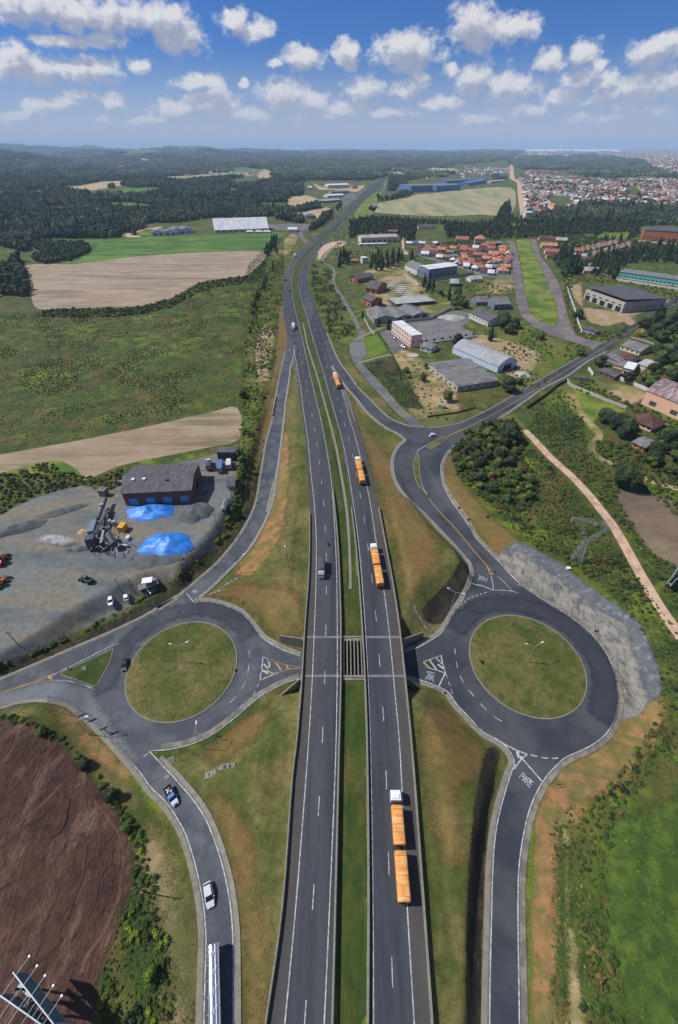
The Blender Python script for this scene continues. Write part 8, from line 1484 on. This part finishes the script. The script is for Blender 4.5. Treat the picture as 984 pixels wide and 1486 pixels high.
INC = [[(-160, 222), (572, 222), (574, 240), (552, 258), (530, 268), (512, 266), (500, 262), (474, 262), (440, 262), (440, 290), (455, 300), (466, 300), (500, 298), (486, 308), (470, 325), (452, 338), (436, 325), (392, 317), (312, 316), (232, 327), (215, 340), (160, 346), (58, 347), (60, 352), (40, 360), (28, 384), (42, 404), (48, 430), (50, 446), (22, 470), (-20, 492), (-160, 520)],
       [(576, 236), (600, 225), (752, 222), (1150, 222), (1150, 262), (984, 262), (930, 256), (860, 260), (820, 248), (756, 246), (745, 258), (735, 240), (670, 240), (640, 258), (712, 256), (735, 262), (700, 264), (650, 258), (600, 266), (575, 262), (560, 268)],
       [(745, 318), (764, 315), (792, 311), (832, 303), (852, 298), (880, 301), (930, 301), (984, 306), (1130, 311), (1130, 334), (984, 328), (860, 322), (800, 326)],
       [(566, 290), (600, 277), (600, 283), (568, 291), (547, 292)], [(562, 270), (576, 262), (600, 262), (602, 270), (580, 276), (562, 278)]]
EXC = CLEAR+[[(440, 262), (470, 262), (540, 262), (556, 256), (520, 300), (500, 300), (466, 303), (452, 290)], [(210, 345), (210, 325), (285, 322), (400, 314), (398, 345)], [(410, 340), (412, 325), (440, 325), (440, 340)], [(590, 282), (590, 262), (650, 256), (715, 254), (715, 268), (680, 275)],
  [(440, 322), (440, 308), (466, 308), (466, 322)], [(330, 262), (395, 245), (396, 262), (345, 272)], [(745, 225), (754, 225), (756, 262), (742, 262)], [(655, 256), (655, 240), (742, 234), (742, 256)]]
hw = [(x, y) for x, y in LH0[:13]]+[(x, y) for x, y in RH3[:13]][::-1]; hw[0:13] = [(x-6, y) for x, y in hw[0:13]]; hw[13:] = [(x+6, y) for x, y in hw[13:]]; EXC.append(hw)
EXC += [[(440, 342), (454, 330), (476, 314), (502, 296), (514, 282), (500, 274), (470, 302), (444, 322), (430, 338)], [(860, 226), (900, 219), (1130, 217), (1130, 255), (984, 256), (950, 244), (930, 234)], [(755, 227), (760, 219), (870, 218), (880, 224), (800, 229)]]
FF = random.Random(3)
for i in range(34):
    x, y = FF.uniform(-60, 1040), 216.5+FF.random()**1.5*38; w_, h_ = FF.uniform(14, 60), (y-212)*FF.uniform(.04, .11)
    if 400 < x < 600 and y > 235 or 560 < x < 1000 and y > 232: continue
    q = [(x+w_*math.cos(a)*FF.uniform(.7, 1), y+h_*math.sin(a)+.10*h_*math.cos(a)) for a in [k*math.pi/5 for k in range(10)]]; soft('far_field', q, .6, FF.choice(['pale_field', 'tan_field', 'green_field', 'street_green', 'pale_field']), sm=2, wd=12); EXC.append(q)
def infpoly(P_, polys): X, Y = proj(P_[:, 0], P_[:, 1], 0.0); q = np.stack([X, Y], 1); r_ = np.zeros(len(P_), bool); [np.logical_or(r_, pip(q, p), out=r_) for p in polys]; return r_
def wood(name, y0, y1, sp, protos, s, seed, gaps=.62, inc=INC):
    rg = np.random.default_rng(seed); xm = y1*.85+150; xs, ys = np.meshgrid(np.arange(-xm, xm, sp), np.arange(y0, y1, sp)); P_ = np.stack([xs.ravel(), ys.ravel()], 1)+rg.uniform(-.5, .5, (xs.size, 2))*sp*.95
    P_ = P_[np.abs(P_[:, 0]) < P_[:, 1]*.85+160]
    if inc is not None: P_ = P_[infpoly(P_, inc)]
    P_ = P_[~infpoly(P_, EXC)]
    g1 = np.sin(P_[:, 0]/97+1.7*np.sin(P_[:, 1]/143))+np.sin(P_[:, 1]/121+1.9*np.sin(P_[:, 0]/171))+.5*np.sin(P_[:, 0]/31+P_[:, 1]/47); P_ = P_[g1 > -1.55+gaps]
    hv = 1+.28*np.sin(P_[:, 0]/55+P_[:, 1]/90)*np.sin(P_[:, 1]/66); gn_scatter(name, P_, Hz(P_[:, 0], P_[:, 1]), rg.uniform(*s, len(P_))*hv, protos, seed); print(name, len(P_))
wood('forest', 480, 1500, 8.0, fm, (.75, 1.35), 31); wood('forest', 1500, 2700, 12.0, fm, (1.1, 1.9), 32); wood('emergent_trees', 700, 2500, 38, [joined(*a) for k in ('pine_tree', 'eucalyptus', 'broadleaf') for a in KIND[k][0][:2]], (.8, 1.3), 35); wood('distant_forest', 2700, 8200, 72, pm, (.9, 1.5), 33, .1)
wood('distant_forest', 8200, 16000, 230, pm, (2.0, 3.4), 34, .25, None)
# ---------------------------------------------------------------- the town beyond
def house_meshes(seed, rm, wm):
    rs_ = random.Random(seed); L, D, H = rs_.uniform(9, 14), rs_.uniform(7, 10), rs_.choice([3, 3.2, 3.4, 6.2]); ph = D/2*.5
    m_ = MB(); m_.box((0, 0, -.5), (L, D, H+.5)); m_.add([(-L/2, -D/2, H), (-L/2, D/2, H), (-L/2, 0, H+ph), (L/2, -D/2, H), (L/2, D/2, H), (L/2, 0, H+ph)], [(0, 2, 1), (3, 4, 5)])
    r_ = MB(); o = .5; r_.loft([[(x, -D/2-o, H-.2), (x, 0, H+ph+.05), (x, D/2+o, H-.2), (x, D/2+o, H+.05), (x, 0, H+ph+.3), (x, -D/2-o, H+.05)] for x in (-L/2-o, L/2+o)])
    w_ = MB(); [w_.box((x, -D/2-.03, z), (1.5, .08, 1.2)) for x in (-L*.3, 0, L*.3) for z in ((.9,) if H < 4 else (.9, 4.0))]
    return [q.build(n, M[mt_], link=False).data for q, n, mt_ in ((m_, 'wall', wm), (r_, 'roof', rm), (w_, 'windows', 'window_dark'))]
COLS = [('roof_red', 'white_wall', 'red tiled'), ('roof_orange', 'salmon_wall', 'orange tiled'), ('roof_brown', 'cream_wall', 'brown tiled'), ('roof_light', 'white_wall', 'pale'), ('roof_grey', 'grey_wall', 'grey'), ('roof_white', 'white_wall', 'white')]
HM = [[house_meshes(i*10+j, rm, wm) for j in range(3)] for i, (rm, wm, _) in enumerate(COLS)]
TOWN = [(750, 262), (770, 248), (800, 250), (850, 258), (900, 262), (984, 260), (1130, 258), (1130, 310), (984, 305), (930, 300), (880, 300), (850, 296), (830, 302), (800, 304), (790, 310), (780, 314), (764, 314), (763, 292), (756, 272)]
TX = [FAR[14][1], FAR[15][1], FAR[16][1], FAR[17][1], [(790, 300), (800, 282), (830, 288), (836, 300), (810, 304)], [(905, 272), (925, 268), (935, 282), (915, 286)], [(850, 262), (870, 260), (880, 268), (860, 272)]]
rg = np.random.default_rng(8)
P_ = scatter_px(TOWN, 17, 77, .35, TX); P_ = P_[rg.random(len(P_)) < .8]; P_ = P_[(np.abs((P_[:, 0]*.94+P_[:, 1]*.34) % 62-31) > 4.5)]
P_ = P_[np.argsort(P_[:, 1])]; px_, py_ = proj(P_[:, 0], P_[:, 1], 0.0); vis = (px_ > -5) & (px_ < 990); P_ = np.vstack([P_[vis], P_[~vis]])
NH = 215
for i, (x, y) in enumerate(P_[:NH]):
    k = int(rg.choice([0, 0, 0, 1, 1, 2, 2, 3, 4, 4, 4, 5])); ms = HM[k][int(rg.integers(0, 3))]; t_ = thing('house', 'town house with a %s roof in the crowded quarter beyond the wood' % COLS[k][2], 'house', (x, y, float(Hz(x, y))), .35+(math.pi/2 if rg.random() < .5 else 0)+rg.normal(0, .06), 'houses of the town quarter, %s roofs' % COLS[k][2])
    s = rg.uniform(.95, 1.3); t_.scale = (s, s, s)
    for me in ms[:2]: o = bpy.data.objects.new(me.name.split('.')[0], me); C.objects.link(o); o.parent = t_
def jh(ms):
    vs, fs, mi = [], [], []
    for i, me in enumerate(ms[:2]): k = len(vs); vs += [tuple(v.co) for v in me.vertices]; fs += [tuple(k+j for j in p.vertices) for p in me.polygons]; mi += [i]*len(me.polygons)
    me = bpy.data.meshes.new('far_house'); me.from_pydata(vs, [], fs); [me.materials.append(m_.materials[0]) for m_ in ms[:2]]; me.polygons.foreach_set('material_index', mi); me.update(); return me
pool = [jh(HM[k][j]) for k, j in ((0, 0), (0, 1), (1, 0), (2, 0), (3, 0), (3, 1), (4, 0), (4, 1), (5, 0), (5, 1))]
Q_ = P_[NH:]; gn_scatter('town_houses', Q_, Hz(Q_[:, 0], Q_[:, 1]), rg.uniform(.95, 1.35, len(Q_)), pool, 5)
def far_town(name, poly, sp, s, keep=.7, seed=1):
    q = scatter_px(poly, sp, seed, .8); r_ = np.random.default_rng(seed); q = q[r_.random(len(q)) < keep]
    g1 = np.sin(q[:, 0]/310+1.3*np.sin(q[:, 1]/500))+np.sin(q[:, 1]/420); q = q[g1 > -.6]; gn_scatter(name, q, Hz(q[:, 0], q[:, 1])+.5, r_.uniform(*s, len(q)), pool, seed); print(name, len(q))
far_town('far_town', [(672, 250), (676, 241), (700, 237), (738, 236), (738, 252), (700, 254)], 26, (.9, 1.5), .6, 3); far_town('far_town', [(560, 262), (575, 240), (600, 232), (660, 240), (680, 262), (650, 255), (600, 262)], 60, (1, 1.6), .25, 14); far_town('far_town', [(430, 258), (440, 240), (520, 236), (550, 246), (500, 262)], 60, (1, 1.6), .15, 15); far_town('far_town', [(0, 240), (100, 225), (400, 222), (420, 250), (250, 255)], 160, (1, 2), .2, 16)
far_town('far_town', [(755, 226), (760, 219), (870, 218), (880, 224), (800, 229)], 60, (1.8, 3.6), .5, 4)
far_town('far_town', [(860, 224), (900, 218), (1130, 216.5), (1130, 255), (984, 256), (950, 244), (930, 232)], 34, (1.3, 2.2), .8, 5); far_town('far_town', [(560, 224), (600, 219), (760, 218), (745, 226), (640, 232), (580, 232)], 90, (1.6, 3.6), .3, 6); far_town('far_town', [(740, 217), (984, 215.6), (1150, 215.6), (1150, 218), (900, 219)], 110, (2.2, 3.6), .35, 8)
for i, (cx, cy, w_) in enumerate(((20, 85, 80), (75, 60, 60), (180, 75, 110), (290, 78, 100), (385, 80, 70), (460, 78, 90), (130, 100, 50), (60, 115, 60), (540, 75, 60), (350, 98, 50))):
    x, y = 740+cx/4.033, 200+cy/4.033+1; hw_ = w_/4.033/2; a = pt(x-hw_, y); b = pt(x+hw_, y); L = (b-a).length; t_ = thing('industrial_shed', 'long white-roofed industrial shed on the far plain before the horizon', 'shed', (a+b)/2, 0, 'white industrial sheds on the far plain')
    m_ = MB(); m_.box((0, L*.15, -1), (L, L*.3, 10)); m_.build('wall', M['white_wall'], t_); m_ = MB(); m_.loft([[(x_, -1, 9), (x_, L*.15, 9+L*.015), (x_, L*.3+1, 9), (x_, L*.3+1, 9.6), (x_, L*.15, 9.8+L*.02), (x_, -1, 9.6)] for x_ in (-L/2-1, L/2+1)]); m_.build('roof', M['roof_white'], t_)
for px, py, w_, lb in ((533, 291+0, 7, None), (368, 253, 16, 'white farm building with a red annex on the hill left of the dark wood'), (352, 256, 8, 'orange-roofed farmhouse on the hill left of the dark wood'), (430, 244, 9, 'pale house in a forest gap left of the far highway'), (578, 237, 10, 'pale group of houses on the crest right of the highway end'), (86, 307, 7, 'lone farmhouse with a red roof in the left forest'), (272, 256, 8, 'farmhouse with a red roof at the end of the tan field strip'), (135, 309, 5, 'smaller red-roofed farmhouse in the left forest')):
    if lb: bld(lb, ((px-w_/2, py), (px+w_/2, py), (px+w_/2+.3, py-1.4)), None, 'gable', 0, 'white_wall', 'roof_red' if 'red' in lb or 'orange' in lb else 'roof_white', .3, 'house', 'house', h=5, dep_=12)
Q2 = scatter_px(TOWN, 13, 91, .9, TX); g1 = np.sin(Q2[:, 0]/60)+np.sin(Q2[:, 1]/75+Q2[:, 0]/90); Q2 = Q2[g1 > .0]; gn_scatter('town_trees', Q2, Hz(Q2[:, 0], Q2[:, 1]), rg.uniform(.6, 1.1, len(Q2)), fm, 9)
# city towers on the horizon
for i, (px, h) in enumerate(((893, 62), (898, 48), (903, 70), (909, 52), (915, 44), (936, 56), (945, 48), (824, 42), (930, 40))):
    X, Y = P0z(px, 215.2); m_ = MB(); m_.box((0, 0, -5), (45, 45, h*2.2)); tag(m_.build('tower_block', M['white_wall'], None, (float(X), float(Y), float(Hz(X, Y)))), 'pale tower block of the city skyline on the horizon', 'tower', 'city towers on the horizon')
# parked vehicles in the commercial yard
rs = random.Random(12)
for k in range(34):
    cx, cy = rs.uniform(470, 575), rs.uniform(240, 315); x, y = 400+cx/4.92, 230+cy/4.92
    if x > 512-(y-285)*.9+4: continue
    t_ = relabel(copy_tree(wt_ if k % 3 == 0 else (c3 if k % 3 == 1 else c2)), 'vehicle parked in the crowded commercial yard beside the side lane'); t_['group'] = 'vehicles in the commercial yard'; put(t_, x, y, x+1, y-.3, .3)

# ---------------------------------------------------------------- dust plume and haze
m_ = MB(); vs, fs = ball(1, 3, 3, .25); m_.add([(x*9.5, y*3.2, z*1.5) for x, y, z in vs], fs)
p = pt(84, 787, 1.4); du = m_.build('dust_plume', bpy.data.materials.new('dust'), None, p); du.rotation_euler = (0, 0, -.18); du['kind'] = 'stuff'
mt_ = du.data.materials[0]; mt_.use_nodes = True; nt = mt_.node_tree; nt.nodes.clear(); t = NT(nt); o = t.n('ShaderNodeOutputMaterial'); pv = t.n('ShaderNodeVolumePrincipled'); pv.inputs['Color'].default_value = (.95, .96, 1, 1); pos = t.n('ShaderNodeTexCoord').outputs['Object']
sx = t.vm('MULTIPLY', pos, (1/9.5, 1/3.2, 1/1.5)); ln_ = t.vm('LENGTH', sx); dn = t.m('MULTIPLY', t.ramp(ln_, .15, .95, 1, 0), t.ramp(t.noise(pos, .6, 5, .65, 1.2), .44, .66)); t.l(t.m('MULTIPLY', dn, 4.0), pv.inputs['Density']); t.l(pv.outputs[0], o.inputs['Volume'])
hb = MB(); ZT = float(GZ.max())+60; hb.box((0, 13500, -8), (58000, 33000, ZT+8)); hz = hb.build('haze', bpy.data.materials.new('haze')); hz['kind'] = 'stuff'; hz.display_type = 'WIRE'
mt_ = hz.data.materials[0]; mt_.use_nodes = True; nt = mt_.node_tree; nt.nodes.clear(); t = NT(nt); o = t.n('ShaderNodeOutputMaterial'); pv = t.n('ShaderNodeVolumePrincipled')
pv.inputs['Color'].default_value = (.52, .73, 1.0, 1); pv.inputs['Density'].default_value = HAZE; pv.inputs['Anisotropy'].default_value = .0; t.l(pv.outputs[0], o.inputs['Volume'])

# ---------------------------------------------------------------- labels: where a few alike things remain, say which one
ORD = ['first', 'second', 'third', 'fourth', 'fifth', 'sixth', 'seventh', 'eighth', 'ninth', 'tenth', 'eleventh', 'twelfth', 'thirteenth', 'fourteenth', 'fifteenth']
bylab = {}
for o in S.objects:
    if o.parent is None and o.get('category') and o.get('group'): bylab.setdefault(o['label'], []).append(o)
bpy.context.view_layer.update()
for lb, os_ in bylab.items():
    if 2 <= len(os_) <= 15 and len(lb.split()) <= 12:
        os_.sort(key=lambda o: float(proj(o.matrix_world.translation.x, o.matrix_world.translation.y, 0.0)[0]))
        for k, o in enumerate(os_): o['label'] = lb+', '+ORD[k]+' from the left'
for o in S.objects:
    if o.get('label'): o['label'] = o['label'].replace(' a orange', ' an orange')
